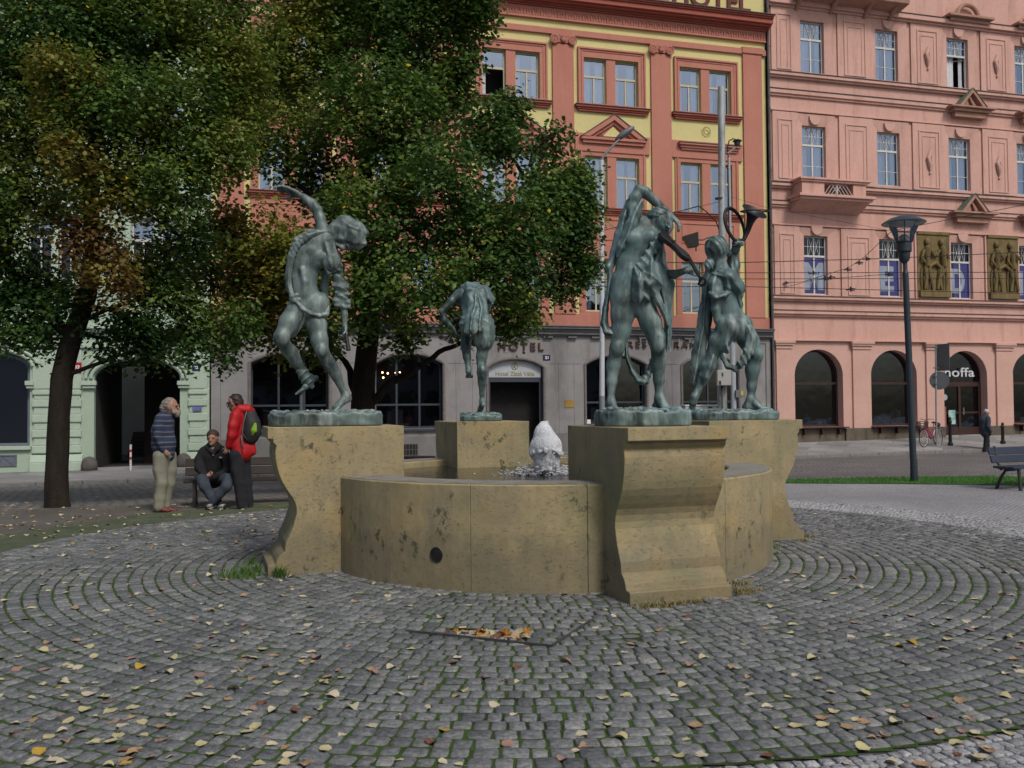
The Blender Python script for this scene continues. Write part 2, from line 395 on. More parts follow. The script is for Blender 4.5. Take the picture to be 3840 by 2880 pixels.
# mossy fringe where the circle meets the gravel on the left
tag(ring_sheet('moss_fringe', PC, PR-.25, PR+1.05, .016, MOSS_M, n=90, a0=R(112), a1=R(192), wob=.22), kind='structure')

# ---------------- open trapdoor full of leaves ----------------
DARKMETAL = M('dark_steel', (.045, .047, .05), (.08, .078, .075), scale=8, rough=.5, metal=.7)
tr = empty('access_hatch', ground(1800, 2392), 0, 'steel edged access hatch set in the cobbles, its gap filled with orange leaves', 'hatch')
T0, T1, T2 = [ground(*p, .026) for p in ((1522, 2366), (2068, 2423), (2215, 2328))]
def rel(p, o): return Vector(p)-o.location
fr = MB(); fr.bar(rel(T0, tr), rel(T1, tr), .014, .02); fr.bar(rel(T1, tr), rel(T2, tr), .014, .02); fr.build('frame', M('worn_steel', (.16, .16, .155), (.07, .07, .07), scale=12, rough=.5, metal=.6), tr)
pit = MB(); hp = [rel(h, tr) for h in HOLE]; low = [h+Vector((0, 0, -.1)) for h in hp]
pit.add(hp+low, [(0, 1, 5, 4), (1, 2, 6, 5), (2, 3, 7, 6), (3, 0, 4, 7), (4, 5, 6, 7)]); pit.build('pit', M('pit_dark', (.03, .02, .015), (.015, .01, .008)), tr)

# ---------------- fountain ----------------
def stone_mat():
    m = bpy.data.materials.new('yellow_travertine'); m.use_nodes = True; t = m.node_tree; b = t.nodes['Principled BSDF']
    c = mix_rgb(t, ramp(t, tex(t, 2.2, 8, (1, 1, .8), .68), [(.38, 0.), (.62, 1.)]), (.385, .315, .175), (.285, .245, .155))
    c = mix_rgb(t, ramp(t, tex(t, 4.5, 8, (1.8, 1.8, .22), .75, 3), [(.5, 0.), (.7, .7)]), c, (.22, .2, .14))       # run marks
    c = mix_rgb(t, ramp(t, tex(t, 1.1, 5, (1, 1, 1), .6, 8), [(.5, 0.), (.68, .7)]), c, (.4, .29, .12))                 # ochre patches
    c = mix_rgb(t, ramp(t, tex(t, 1.3, 5, (1, 1, 1), .6, 12), [(.5, 0.), (.68, .7)]), c, (.19, .2, .115))                # green algae
    # darker near the foot: height of the object itself
    tc = node(t, 'ShaderNodeTexCoord'); sx = node(t, 'ShaderNodeSeparateXYZ'); t.links.new(tc.outputs['Object'], sx.inputs[0])
    hz = node(t, 'ShaderNodeMath', operation='ADD'); t.links.new(sx.outputs[2], hz.inputs[0])
    nn = node(t, 'ShaderNodeMath', operation='MULTIPLY'); t.links.new(tex(t, 2.6, 8, rough=.75, off=5), nn.inputs[0]); nn.inputs[1].default_value = -.75; t.links.new(nn.outputs[0], hz.inputs[1])
    c = mix_rgb(t, ramp(t, hz.outputs[0], [(-.0, .45), (.16, 0.)]), c, (.13, .12, .09))
    spots = ramp(t, tex(t, 9, 8, (1, 1, .8), .75, 21), [(.55, 0.), (.62, 1.)]); gate = ramp(t, tex(t, 1.6, 3, off=30), [(.48, 0.), (.6, 1.)])
    g2 = node(t, 'ShaderNodeMath', operation='MULTIPLY'); t.links.new(spots, g2.inputs[0]); t.links.new(gate, g2.inputs[1])
    c = mix_rgb(t, g2.outputs[0], c, (.085, .09, .06))
    pits = ramp(t, tex(t, 26, 7, (1, 1, 2.2), .75, 2), [(.57, 0.), (.65, 1.)]); c = mix_rgb(t, pits, c, mix_rgb(t, .22, c, (.06, .055, .04)))
    t.links.new(c, b.inputs['Base Color']); b.inputs['Roughness'].default_value = .85; b.inputs['Specular IOR Level'].default_value = .25
    bn = node(t, 'ShaderNodeBump', Strength=.5, Distance=.012, invert=True); t.links.new(pits, bn.inputs['Height'])
    b2 = node(t, 'ShaderNodeBump', Strength=.35, Distance=.02); t.links.new(tex(t, 9, 7), b2.inputs['Height']); t.links.new(bn.outputs[0], b2.inputs['Normal']); t.links.new(b2.outputs[0], b.inputs['Normal'])
    return m
STONE = stone_mat()
RIMTOP = M('worn_rim_top', (.26, .25, .22), (.17, .165, .145), scale=5, rough=.9, bump=.6, c3=(.28, .26, .22), s3=6, st3=(1, 1, 1))
ft = empty('stone_fountain', (FC.x, FC.y, 0), 0, 'round travertine fountain basin with four scrolled pedestals, statues on top', 'fountain')
# basin wall in panels with fine open joints
seams = [R(a) for a in (-128.5, -108, -84, -50, -22, 8, 40, 68, 100, 130, 160, 195, 222)]
bw = MB()
def ring_solid(mb, ra, rb, z0, z1, a0, a1, n):
    V = []; F = []
    prof = [(rb, z0), (rb, z1-.012), (rb-.012, z1), (ra+.012, z1), (ra, z1-.012), (ra, z0)]; k = len(prof)
    for i in range(n+1):
        a = lerp(a0, a1, i/n)
        for r, z in prof: V.append((r*math.cos(a), r*math.sin(a), z))
    for i in range(n):
        for j in range(k): a = i*k+j; b = i*k+(j+1) % k; F.append((a, b, b+k, a+k))
    F.append(tuple(range(k-1, -1, -1))); F.append(tuple(range(n*k, n*k+k)))
    mb.add(V, F)
allseams = sorted(seams)
for i, a in enumerate(allseams):
    b_ = allseams[(i+1) % len(allseams)]
    if b_ < a: b_ += 2*math.pi
    ring_solid(bw, RI, RO, -.1, RZ, a+.0009, b_-.0009, max(3, int((b_-a)*16)))
ring_solid(bw, RI+.02, RO-.012, -.1, RZ-.012, 0, 2*math.pi-.001, 64)
bw.build('basin_wall', STONE, ft, bevel=.003)
ring = MB(); V = []; F = []
for i in range(129):
    a = 2*math.pi*i/128
    for r in (RI+.014, RO-.014): V.append((r*math.cos(a), r*math.sin(a), RZ+.003))
for i in range(128): F.append((2*i, 2*i+1, 2*i+3, 2*i+2))
ring.add(V, F).build('rim_top', RIMTOP, ft, fix=False)
fl = MB().lathe([(RI+.02, .3), (.01, .3)], n=48, cap=False).build('basin_floor', M('basin_floor', (.05, .05, .04), (.03, .035, .03)), ft)
dp = ground(1637, 2080, 0); r_ = ray(1637, 2080)
# hit the outer wall cylinder
A_ = r_.x**2+r_.y**2; B_ = -2*(r_.x*FC.x+r_.y*FC.y); C_ = FC.length_squared-(RO+.002)**2; k_ = (-B_-math.sqrt(B_*B_-4*A_*C_))/(2*A_)
dh = Vector((r_.x*k_, r_.y*k_, CH+r_.z*k_)); dn = Vector((dh.x-FC.x, dh.y-FC.y, 0)).normalized(); dt = Vector((-dn.y, dn.x, 0)); dc = dh-Vector((FC.x, FC.y, 0))
g = MB(); g.prism([(.058*math.cos(2*math.pi*i/28), .062*math.sin(2*math.pi*i/28)) for i in range(28)], dc-dn*.01, dt, (0, 0, 1), dn*.012)
drain = g.build('drain_outlet', M('drain_dark', (.012, .012, .012)), ft)
g = MB()
for i in range(-6, 7):
    q = i*.0095; L = math.sqrt(max(0, .06**2-q*q))
    g.bar(dc+dn*.003+dt*q+Vector((0, 0, -L)), dc+dn*.003+dt*q+Vector((0, 0, L)), .0025); g.bar(dc+dn*.004+Vector((0, 0, q))-dt*L, dc+dn*.004+Vector((0, 0, q))+dt*L, .0025)
g.tube([dc+dn*.003+dt*.061*math.cos(a)+Vector((0, 0, .064*math.sin(a))) for a in [2*math.pi*i/24 for i in range(25)]], .004, n=6)
g.build('grate', DARKMETAL, drain)
ZT = 1.433
PROF = [(0, ZT), (0, 1.325), (.05, 1.322), (.05, 1.29), (.066, 1.275), (.082, 1.256), (.074, 1.22), (.07, 1.19), (.072, 1.145), (.078, 1.10), (.088, 1.05), (.104, .99), (.128, .925), (.158, .867), (.2, .80), (.232, .755), (.258, .70), (.27, .645), (.268, .59), (.255, .545), (.235, .47), (.21, .41), (.185, .362), (.168, .33), (.162, .29), (.158, .243), (.13, .225), (.105, .2), (.083, .165), (.07, .122), (.012, .117), (0, .11), (0, -.05)]
PEDS = {'A': (Vector((-2.485, 9.11)), R(198.5)), 'B': (Vector((-.62, 12.54)), R(107)), 'C': (Vector((1.37, 7.43)), R(-72)), 'D': (Vector((3.31, 11.25)), R(22))}
PLAB = {}
for kk, (o_, ang) in PEDS.items():
    L = 1.32; w = .93 if kk != 'D' else .86; ax = Vector((math.cos(ang), math.sin(ang), 0)); ay = Vector((-ax.y, ax.x, 0)); O_ = Vector((o_.x-FC.x, o_.y-FC.y, 0))-ay*w/2
    poly = [(-p[0], p[1]) for p in PROF]+[(-L, -.05), (-L, ZT)]
    mb = MB(); mb.prism(poly, O_, ax, (0, 0, 1), ay*w); mb.build('pedestal', STONE, ft, bevel=.006)
    PEDS[kk] = (o_, ang, Vector((o_.x, o_.y))-Vector((ax.x, ax.y))*(L/2-.0))
# water
def water_mat():
    m = bpy.data.materials.new('pool_water'); m.use_nodes = True; t = m.node_tree; b = t.nodes['Principled BSDF']
    b.inputs['Base Color'].default_value = (.012, .016, .012, 1); b.inputs['Roughness'].default_value = .06; b.inputs['IOR'].default_value = 1.33
    bn = node(t, 'ShaderNodeBump', Strength=.5, Distance=.03); t.links.new(tex(t, 7, 4), bn.inputs['Height']); t.links.new(bn.outputs[0], b.inputs['Normal'])
    return m
wt = MB().lathe([(RI+.01, 0), (.01, 0)], (FC.x, FC.y, .868), n=64, cap=False).build('water', water_mat()); wt['kind'] = 'structure'
# ---------------- facades: local x = s - S0 along the house, local y = -t (into the house), z up ----------------
def glass_mat(name, tint, gl=.35, rough=.02):
    m = bpy.data.materials.new(name); m.use_nodes = True; t = m.node_tree; out = t.nodes['Material Output']; t.nodes.remove(t.nodes['Principled BSDF'])
    tr_ = node(t, 'ShaderNodeBsdfTransparent'); tr_.inputs[0].default_value = (*tint, 1); gls = node(t, 'ShaderNodeBsdfGlossy', Roughness=rough); gls.inputs[0].default_value = (.62, .78, 1, 1)  # gloss tinted blue: sky colour painted into the reflections
    bn = node(t, 'ShaderNodeBump', Strength=.12, Distance=.05); t.links.new(tex(t, 1.1, 2), bn.inputs['Height']); t.links.new(bn.outputs[0], gls.inputs['Normal'])
    fr_ = node(t, 'ShaderNodeFresnel', IOR=1.5); mp = node(t, 'ShaderNodeMapRange'); t.links.new(fr_.outputs[0], mp.inputs[0]); mp.inputs[3].default_value = gl; mp.inputs[4].default_value = 1
    mx = node(t, 'ShaderNodeMixShader'); t.links.new(mp.outputs[0], mx.inputs[0]); t.links.new(tr_.outputs[0], mx.inputs[1]); t.links.new(gls.outputs[0], mx.inputs[2]); t.links.new(mx.outputs[0], out.inputs[0])
    return m
GLASS = glass_mat('window_glass', (.78, .82, .88), .27)
GLASS_B = glass_mat('clear_window_glass', (.97, .98, 1), .015)
GLASS_D = glass_mat('shop_glass', (.5, .52, .55), .06)
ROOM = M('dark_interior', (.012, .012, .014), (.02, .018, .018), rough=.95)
CURT = M('net_curtain', (.62, .64, .68), (.5, .52, .58), scale=6, stretch=(6, 1, 1), rough=.95)
ORANGE = M('terracotta_plaster', (.47, .2, .15), (.415, .175, .13), scale=.8, rough=.9, bump=.15, bscale=40, c3=(.41, .16, .115), s3=2.2, st3=(1, 1, .12))
ORANGE_D = M('red_sill_paint', (.36, .1, .07), (.31, .085, .06), scale=2, rough=.8)
YELLOW = M('yellow_plaster', (.62, .56, .26), (.56, .5, .23), scale=.8, rough=.9, bump=.15, bscale=40)
GREYP = M('grey_render', (.28, .275, .28), (.22, .215, .215), scale=1.5, rough=.95, bump=.3, bscale=25, c3=(.15, .145, .14), s3=1.5)
GREYD = M('grey_worn_jamb', (.14, .12, .115), (.2, .185, .18), scale=8, rough=.95, bump=.6)
PINK = M('pink_plaster', (.6, .365, .31), (.535, .32, .265), scale=.6, rough=.9, bump=.15, bscale=30, c3=(.43, .25, .2), s3=2.6, st3=(1, 1, .12))
PINKL = M('pale_pink_plaster', (.57, .36, .305), (.51, .315, .265), scale=.9, rough=.9, bump=.12, bscale=30)
PINKD = M('soiled_pink_moulding', (.42, .24, .185), (.3, .18, .135), scale=3, rough=.9)
FLASH = M('dark_flashing', (.05, .05, .055), (.09, .09, .095), scale=5, rough=.6, metal=.3)
GREEN = M('mint_plaster', (.38, .48, .385), (.33, .43, .34), scale=.8, rough=.9, bump=.15, bscale=30)
GREENL = M('pale_mint_plaster', (.42, .52, .425), (.38, .47, .385), scale=1, rough=.9, bump=.1)
CREAMF = M('cream_window_paint', (.5, .46, .34), (.45, .41, .3), scale=4, rough=.6)
WHITEF = M('white_window_paint', (.6, .6, .57), (.5, .5, .48), scale=4, rough=.6)
DARKF = M('slate_window_paint', (.045, .055, .07), (.035, .042, .055), scale=4, rough=.45)
BROWNF = M('brown_door_paint', (.05, .022, .018), (.035, .016, .013), scale=4, rough=.4)
PLINTH = M('stone_plinth', (.15, .125, .09), (.1, .085, .065), scale=2.5, rough=.95, bump=.5, c3=(.07, .06, .05), s3=2)
BRONZEL = M('brown_metal_letters', (.1, .055, .045), (.07, .04, .03), scale=12, rough=.5, metal=.5)
class FB(MB):
    S0 = 0
    def build(s, name, mat, parent=None, **k):
        s.v = [(x-FB.S0, y, z) for x, y, z in s.v]; return super().build(name, mat, parent, **k)
    def fb(s, s0, s1, t0, t1, z0, z1): return s.box(s0, s1, -t1, -t0, z0, z1)
def house(name, s0, label):
    FB.S0 = s0; x, y = xy(s0, 0); return empty(name, (x, y, 0), FA, label, 'building')
def arcpts(a, b, spring, rise, n=20, semi=True):
    c, hw = (a+b)/2, (b-a)/2; P = []
    for i in range(n+1):
        if semi: th = math.pi*(1-i/n); P.append((c+hw*math.cos(th), spring+rise*math.sin(th)))
        else: u = -1+2*i/n; P.append((c+hw*u, spring+rise*(1-abs(u)**2.4)))
    return P
def wall(mb, s0, s1, z0, z1, t, holes, rev=.3, semi=True):
    """front sheet with openings (a,b,c,d,rise) and their reveals"""
    X = sorted({s0, s1, *[h[0] for h in holes], *[h[1] for h in holes]}); Z = sorted({z0, z1, *[h[2] for h in holes], *[h[3] for h in holes]})
    for i in range(len(X)-1):
        for j in range(len(Z)-1):
            cx, cz = (X[i]+X[i+1])/2, (Z[j]+Z[j+1])/2
            if any(h[0] < cx < h[1] and h[2] < cz < h[3] for h in holes): continue
            mb.add([(X[i], -t, Z[j]), (X[i+1], -t, Z[j]), (X[i+1], -t, Z[j+1]), (X[i], -t, Z[j+1])], [(0, 1, 2, 3)])
    for a, b, c, d, r in holes:
        y0, y1 = -t, -t+rev
        path = [(a, c), (a, d-r)]+(arcpts(a, b, d-r, r, semi=semi)[1:-1] if r else [(a, d), (b, d)])+[(b, d-r), (b, c)]
        if not r: path = [(a, c), (a, d), (b, d), (b, c)]
        for p, q in zip(path, path[1:]+path[:1]): mb.add([(p[0], y0, p[1]), (q[0], y0, q[1]), (q[0], y1, q[1]), (p[0], y1, p[1])], [(0, 1, 2, 3)])
        if r:
            A = arcpts(a, b, d-r, r, semi=semi)
            for p, q in zip(A, A[1:]): mb.add([(p[0], y0, p[1]), (q[0], y0, q[1]), (q[0], y0, d), (p[0], y0, d)], [(0, 1, 2, 3)])
    return mb
def curtain(parent, s0, s1, z0, z1, y, cover, mat=None):
    mb = FB()
    for a, b in cover:
        n = 14; xs = [lerp(s0, s1, a+(b-a)*i/n) for i in range(n+1)]
        v = [(x, y+.025*math.sin(i*1.9), z) for z in (z0, z1) for i, x in enumerate(xs)]; mb.add(v, [(i, i+1, i+n+2, i+n+1) for i in range(n)])
    if mb.v: mb.build('curtain', mat or CURT, parent, smooth=True, fix=False)
def window(par, s0, s1, z0, z1, y, fm, glass=GLASS, fw=.05, tr=.66, bars='T', cover=None, open_=False, rise=0, semi=True, name='window', trh=.08, mull=(.5,)):
    """frame at local y (front of the frame), pane and curtain as its own pieces"""
    mb = FB(); w = s1-s0; h = z1-z0; d = .06
    if rise:
        A = arcpts(s0, s1, z1-rise, rise, semi=semi); c = (s0+s1)/2; inner = [(c+(px_-c)*(1-2*fw/w), pz_-fw) for px_, pz_ in A]
        for i in range(len(A)-1):
            q = [A[i], A[i+1], inner[i+1], inner[i]]; mb.prism(q, (0, y, 0), (1, 0, 0), (0, 0, 1), (0, d, 0))
        top = z1-rise
    else: mb.box(s0, s1, y, y+d, z1-fw, z1); top = z1-fw
    mb.box(s0, s0+fw, y, y+d, z0+fw, top); mb.box(s1-fw, s1, y, y+d, z0+fw, top); mb.box(s0, s1, y, y+d, z0, z0+fw)
    zt = z0+h*tr
    if tr: mb.box(s0+fw, s1-fw, y-.012, y+d-.01, zt-trh/2, zt+trh/2)
    if not open_ :
        for q in mull:
            c = lerp(s0, s1, q); mb.box(c-.03, c+.03, y+.004, y+d-.012, z0+fw, (zt-trh/2) if tr else top)
    if bars == 'X':     # pink house: muntins and crossed bars in the top light, a low bar in each leaf
        c = (s0+s1)/2; mb.box(c-.018, c+.018, y+.01, y+.04, zt+trh/2, top); zb_, zt_ = zt+trh/2, top; e = fw
        for q in (.25, .75): mb.box(lerp(s0, s1, q)-.008, lerp(s0, s1, q)+.008, y+.012, y+.034, zb_, zt_)
        mb.box(s0+e, s1-e, y+.014, y+.032, lerp(zb_, zt_, .5)-.009, lerp(zb_, zt_, .5)+.009)
        for a_, b_ in (((s0+w*.28, zb_), (c-.02, zt_)), ((c+.02, zt_), (s1-w*.28+.0, zb_)), ((s0+w*.28, zt_), (c-.02, zb_)), ((c+.02, zb_), (s1-w*.28, zt_))): mb.bar((a_[0], y+.02, a_[1]), (b_[0], y+.02, b_[1]), .014)
        if not open_ and cover: mb.box(s0+e, s1-e, y+.012, y+.03, z0+(zt-z0)*.42-.01, z0+(zt-z0)*.42+.01)
    if open_ and bars == 'X':
        for a_, b_ in (((s1-.06), (s1-w*.55)),):
            mb.bar((s1-.07, y+.1, z0+.1), (s1-w*.42, y+.34, z0+.1), .04); mb.bar((s1-.07, y+.1, zt-.1), (s1-w*.42, y+.34, zt-.1), .04); mb.bar((s1-w*.42, y+.34, z0+.1), (s1-w*.42, y+.34, zt-.1), .04)
    f = mb.build(name, fm, par, bevel=0)
    g = FB()
    if rise:
        A = arcpts(s0+fw*.5, s1-fw*.5, z1-rise, rise-fw*.5, semi=semi); g.add([(p[0], y+.03, p[1]) for p in A]+[(s1-fw*.5, y+.03, z0+.02), (s0+fw*.5, y+.03, z0+.02)], [tuple(range(len(A)+1, -1, -1))])
    else: g.add([(s0+.02, y+.03, (zt if open_ else z0)+.02), (s1-.02, y+.03, (zt if open_ else z0)+.02), (s1-.02, y+.03, z1-.02), (s0+.02, y+.03, z1-.02)], [(0, 1, 2, 3)])
    g.build('pane', glass, f, fix=False)
    if cover: curtain(f, s0+.05, s1-.05, z0+.05, z1-.05, y+.17, cover)
    return f
def mould(mb, s0, s1, z0, z1, t0, w, t1):        # rectangular moulding frame lying on a wall
    mb.fb(s0, s1, t0, t1, z1-w, z1); mb.fb(s0, s1, t0, t1, z0, z0+w); mb.fb(s0, s0+w, t0, t1, z0+w, z1-w); mb.fb(s1-w, s1, t0, t1, z0+w, z1-w)
def cornice(mb, s0, s1, steps):                    # steps: (z0, z1, t) boxes from bottom to top, with the front end caps
    for z0, z1, t in steps: mb.fb(s0-t*.4 if False else s0, s1, -.05, t, z0, z1)

# ======================= hotel =======================
hotel = house('hotel_building', -11.8, 'terracotta and yellow hotel facade with paired windows above a grey arcaded ground floor')
H0, H1 = -22.5, -1.3
pairs = [-7.95, -3.98, -11.92, -15.9, -19.85]
def openings(c): return [(c-1.12, c-.2), (c+.17, c+1.1)]
UP = FB(); holes = []
for c in pairs:
    for a, b in openings(c):
        for z0, z1 in ((13.06, 14.89), (9.14, 11.14), (5.22, 7.23)): holes.append((a, b, z0, z1, 0))
wall(UP, H0, H1, 4.62, 18.9, 0, holes, .22); UP.build('wall', YELLOW, hotel, fix=False)
fb = FB()
for z, t_, h in ((15.64, .1, .23), (4.62, .06, .5)): fb.fb(H0, H1, -.03, t_, z, z+h)
fb.build('band', ORANGE, hotel, bevel=.01)
pil = FB(); cap = FB(); pv = FB()
for c in (-1.93, -5.9, -9.9, -13.9, -17.88, -21.85):
    w = .42; pil.fb(c-w, c+w, -.03, .09, 5.1, 15.3 if c < -3 else 15.66)
    if c < -3:
        cap.fb(c-.46, c+.46, -.02, .13, 15.58, 15.66); cap.fb(c-.4, c+.4, -.02, .12, 15.33, 15.58)
        for sg in (-1, 1):
            for rr, ww in ((.15, .03), (.09, .025), (.04, .03)):
                pts = [(c+sg*.36+rr*math.cos(a), -.16, 15.43+rr*math.sin(a)) for a in [2*math.pi*i/16 for i in range(17)]]; cap.tube(pts, ww, n=6)
        cap.ball((c, -.15, 15.45), (.12, .06, .12), 10, 6)
        for k in range(-2, 3): cap.tube([(c, -.17, 15.36), (c+k*.06, -.2, 15.56)], .018, n=5)
    else: cap.fb(c-.46, c+.46, -.02, .14, 15.68, 15.92)
pil.build('pilaster', ORANGE, hotel, bevel=.01); cap.build('capital', ORANGE, hotel, smooth='auto')
# window surrounds
sur = FB(); sil = FB(); hood = FB(); fla = FB(); tri = FB()
for i, c in enumerate(pairs):
    (a0, a1), (b0, b1) = openings(c)
    for k, (z0, z1, top) in enumerate(((13.06, 14.89, 15.27), (9.14, 11.14, 11.62), (5.22, 7.23, 7.7))):
        L0, L1 = c-1.36, c+1.4
        if k == 0:
            sur.fb(L0, a0, -.02, .07, z0, z1); sur.fb(b1, L1, -.02, .07, z0, z1); sur.fb(a1, b0, -.02, .03, z0, z1); sur.fb(L0, L1, -.02, .07, z1, top)
            mould(sur, L0, L1, z0, top, .07, .07, .12); mould(sur, L0+.14, L1-.14, z0, top-.12, .07, .03, .095)
        else:
            # orange panel fills the bay, leaving thin yellow stripes beside the pilasters
            P0, P1 = c-1.36, c+1.4
            sur.fb(P0, a0, -.02, .05, z0, z1); sur.fb(b1, P1, -.02, .05, z0, z1); sur.fb(a1, b0, -.02, .03, z0, z1); sur.fb(P0, P1, -.02, .05, z1, top)
            sur.fb(P0, P1, -.02, .05, 5.1 if k == 2 else 7.7, z0)
            if k == 1:
                mould(sur, P0+.08, P1-.08, z0, top-.08, .05, .05, .085); mould(sur, P0+.25, P1-.25, 7.95, 8.75, .05, .04, .08)
                sur.fb(P0-.14, P1+.14, -.02, .09, 11.3, 11.98)
        if k < 2:
            s0_, s1_ = c-1.48, c+1.55; zz = 13.06 if k == 0 else 9.14
            sil.fb(s0_, s1_, -.02, .2, zz-.1, zz-.02); sil.fb(s0_+.06, s1_-.06, -.02, .14, zz-.17, zz-.1); sil.fb(s0_+.12, s1_-.12, -.02, .1, zz-.24, zz-.17); fla.fb(s0_-.02, s1_+.02, -.02, .24, zz-.02, zz+.0)
    # hood or pediment over the second row
    if i % 2 == 0:
        q0, q1 = c-1.3, c+1.35; hood.fb(q0, q1, .09, .25, 11.72, 11.82); hood.fb(q0+.08, q1-.08, .09, .18, 11.6, 11.72); ap = (q0+q1)/2
        for sg, (ea, eb) in ((1, (q0, ap)), (-1, (q1, ap))):
            hood.prism([(ea, 11.82), (eb, 12.72), (eb, 12.5), (ea+sg*.33, 11.82)], (0, -.27, 0), (1, 0, 0), (0, 0, 1), (0, .29, 0))
            hood.prism([(ea+sg*.33, 11.82), (eb, 12.5), (eb, 12.36), (ea+sg*.52, 11.82)], (0, -.17, 0), (1, 0, 0), (0, 0, 1), (0, .19, 0))
            fla.prism([(ea-sg*.03, 11.82), (eb, 12.745), (eb, 12.72), (ea+sg*.01, 11.815)], (0, -.3, 0), (1, 0, 0), (0, 0, 1), (0, .33, 0))
        tri.prism([(ap-.42, 11.9), (ap+.42, 11.9), (ap, 12.3)], (0, -.11, 0), (1, 0, 0), (0, 0, 1), (0, .02, 0))
        sur.prism([(q0+.3, 11.82), (q1-.3, 11.82), (ap, 12.5)], (0, -.09, 0), (1, 0, 0), (0, 0, 1), (0, .11, 0))
    else:
        q0, q1 = c-1.25, c+1.4; hood.fb(q0, q1, .09, .27, 11.78, 11.86); hood.fb(q0+.06, q1-.06, .09, .2, 11.68, 11.78); hood.fb(q0+.12, q1-.12, .09, .15, 11.6, 11.68); fla.fb(q0-.02, q1+.02, .09, .3, 11.86, 11.88)
        # rosette
        for rr, ww in ((.2, .015), (.07, .02)): tri.tube([(c+.02+rr*math.cos(a), -.01, 12.42+rr*math.sin(a)) for a in [2*math.pi*j/24 for j in range(25)]], ww, n=6)
        for j in range(16):
            a = 2*math.pi*j/16; tri.tube([(c+.02+.07*math.cos(a), -.01, 12.42+.07*math.sin(a)), (c+.02+.18*math.cos(a), -.01, 12.42+.18*math.sin(a))], .014, n=5)
sur.build('window_surround', ORANGE, hotel, bevel=.006); sil.build('window_sill', ORANGE_D, hotel, bevel=.008); hood.build('hood_moulding', ORANGE, hotel, bevel=.006); tri.build('plaster_rosette', YELLOW, hotel)
fla.build('sill_flashing', M('grey_flashing', (.13, .125, .12), (.09, .085, .085), scale=5, rough=.6), hotel)
# frieze and main cornice
fz = FB(); fz.fb(H0, H1, -.03, .08, 16.22, 16.62); fz.fb(H0, H1, -.03, .12, 16.18, 16.24); x = H0+.2
while x < H1-.15:
    pts = [(x+.11*math.cos(a), -.09, 16.40+.15*math.sin(a)) for a in [math.pi*j/8 for j in range(9)]]; fz.tube([(x+.11, -.09, 16.28)]+pts+[(x-.11, -.09, 16.28)], .022, n=5)
    fz.tube([(x, -.09, 16.28), (x, -.11, 16.48)], .03, n=5); fz.tube([(x-.16, -.09, 16.56), (x-.16, -.1, 16.4)], .022, n=5); x += .33
fz.build('frieze', ORANGE, hotel, smooth='auto')
cr = FB()
for z0, z1, t_ in ((16.62, 16.68, .16), (16.68, 16.74, .24), (16.74, 16.80, .4), (16.80, 16.98, .5), (16.98, 17.04, .56), (17.04, 17.10, .62)): cr.fb(H0, H1+.1, -.03, t_, z0, z1)
cr.build('cornice', ORANGE_D, hotel, bevel=.02)
FB().fb(H0, H1+.12, -.03, .66, 17.10, 17.13).build('cornice_flashing', FLASH, hotel)
text('sign_letters', 'HOTEL', 1, M('sign_dark_red', (.13, .03, .025)), hotel, (-5.35+11.8, -.05, 17.38), (1, 0, 0), (0, 0, 1.05), .05, .02, width=3.4)
FB().fb(-7.6, -5.5, -.03, .14, 17.12, 17.75).build('parapet_ornament', ORANGE, hotel, bevel=.05)
# grey ground floor
gf = FB(); arches = [(-9.15, -6.63, .95, 3.58, .36), (-5.19, -2.72, .95, 3.58, .36), (-12.93, -10.76, -.4, 3.42, .32), (-17.03, -14.54, .9, 3.58, .36), (-21.26, -18.57, .9, 3.58, .36)]
wall(gf, H0, H1, -1, 4.62, .06, arches, .32, semi=False); gf.build('ground_floor_wall', GREYP, hotel, fix=False)
jm = FB()
for a, b, c_, d_, r in arches:            # worn rounded jambs, 2 mm proud of the reveal
    A = arcpts(a, b, d_-r, r, semi=False)
    pts = [(a, -.07, max(c_, -.1)), *[(p[0], -.07, p[1]) for p in A], (b, -.07, max(c_, -.1))]
    jm.tube(pts, .055, n=8)
jm.build('window_jamb', GREYD, hotel, smooth=True)
g2 = FB()
for z0, z1, t_ in ((4.26, 4.32, .14), (4.32, 4.42, .22), (4.42, 4.52, .26), (4.52, 4.60, .36), (4.60, 4.64, .4)): g2.fb(H0, H1+.02, .0, t_, z0, z1)
x = H0+.3
while x < H1-.5: g2.fb(x, x+.36, .06, .19, 4.19, 4.25); x += .95
mould(g2, -2.3, -1.5, .6, 4.1, .055, .04, .085)
g2.build('grey_cornice', M('grey_stone_trim', (.16, .16, .165), (.12, .12, .125), scale=3, rough=.9), hotel, bevel=.008)
pl = FB(); seam = FB()
for a, b in ((H0, -12.98), (-10.7, H1)): pl.fb(a, b, .05, .1, -1, .62)
pl.build('plinth', M('grey_plinth', (.2, .195, .19), (.15, .145, .14), scale=2, rough=.95, bump=.3), hotel, bevel=.01)
for x in (-22.2, -18.2, -17.6, -14.1, -13.5, -10.2, -9.6, -6.2, -5.6, -2.3): seam.fb(x, x+.012, .06, .064, .62, 3.3)
for a, b in ((-14.4, -13.05), (-10.6, -9.3), (-6.5, -5.3), (-18.4, -17.15)): seam.fb(a, b, .06, .064, 3.22, 3.235); seam.fb(a, b, .06, .064, .63, .64)
seam.build('render_joint', M('joint_dark', (.1, .095, .09)), hotel)
for (a, b, c_, d_, r), mul in zip(arches, ((.5,), (.5,), None, (.33, .66), (.36, .68))):
    if mul: window(hotel, a+.04, b-.04, c_, d_-.02, .2, DARKF, GLASS_D, fw=.07, tr=.32, trh=.07, rise=r-.02, semi=False, mull=(), name='restaurant_window'); mm = FB(); [mm.box(lerp(a, b, q)-.035, lerp(a, b, q)+.035, .19, .25, c_+.07, d_-.1) for q in mul]; mm.build('glazing_bar', DARKF, hotel)
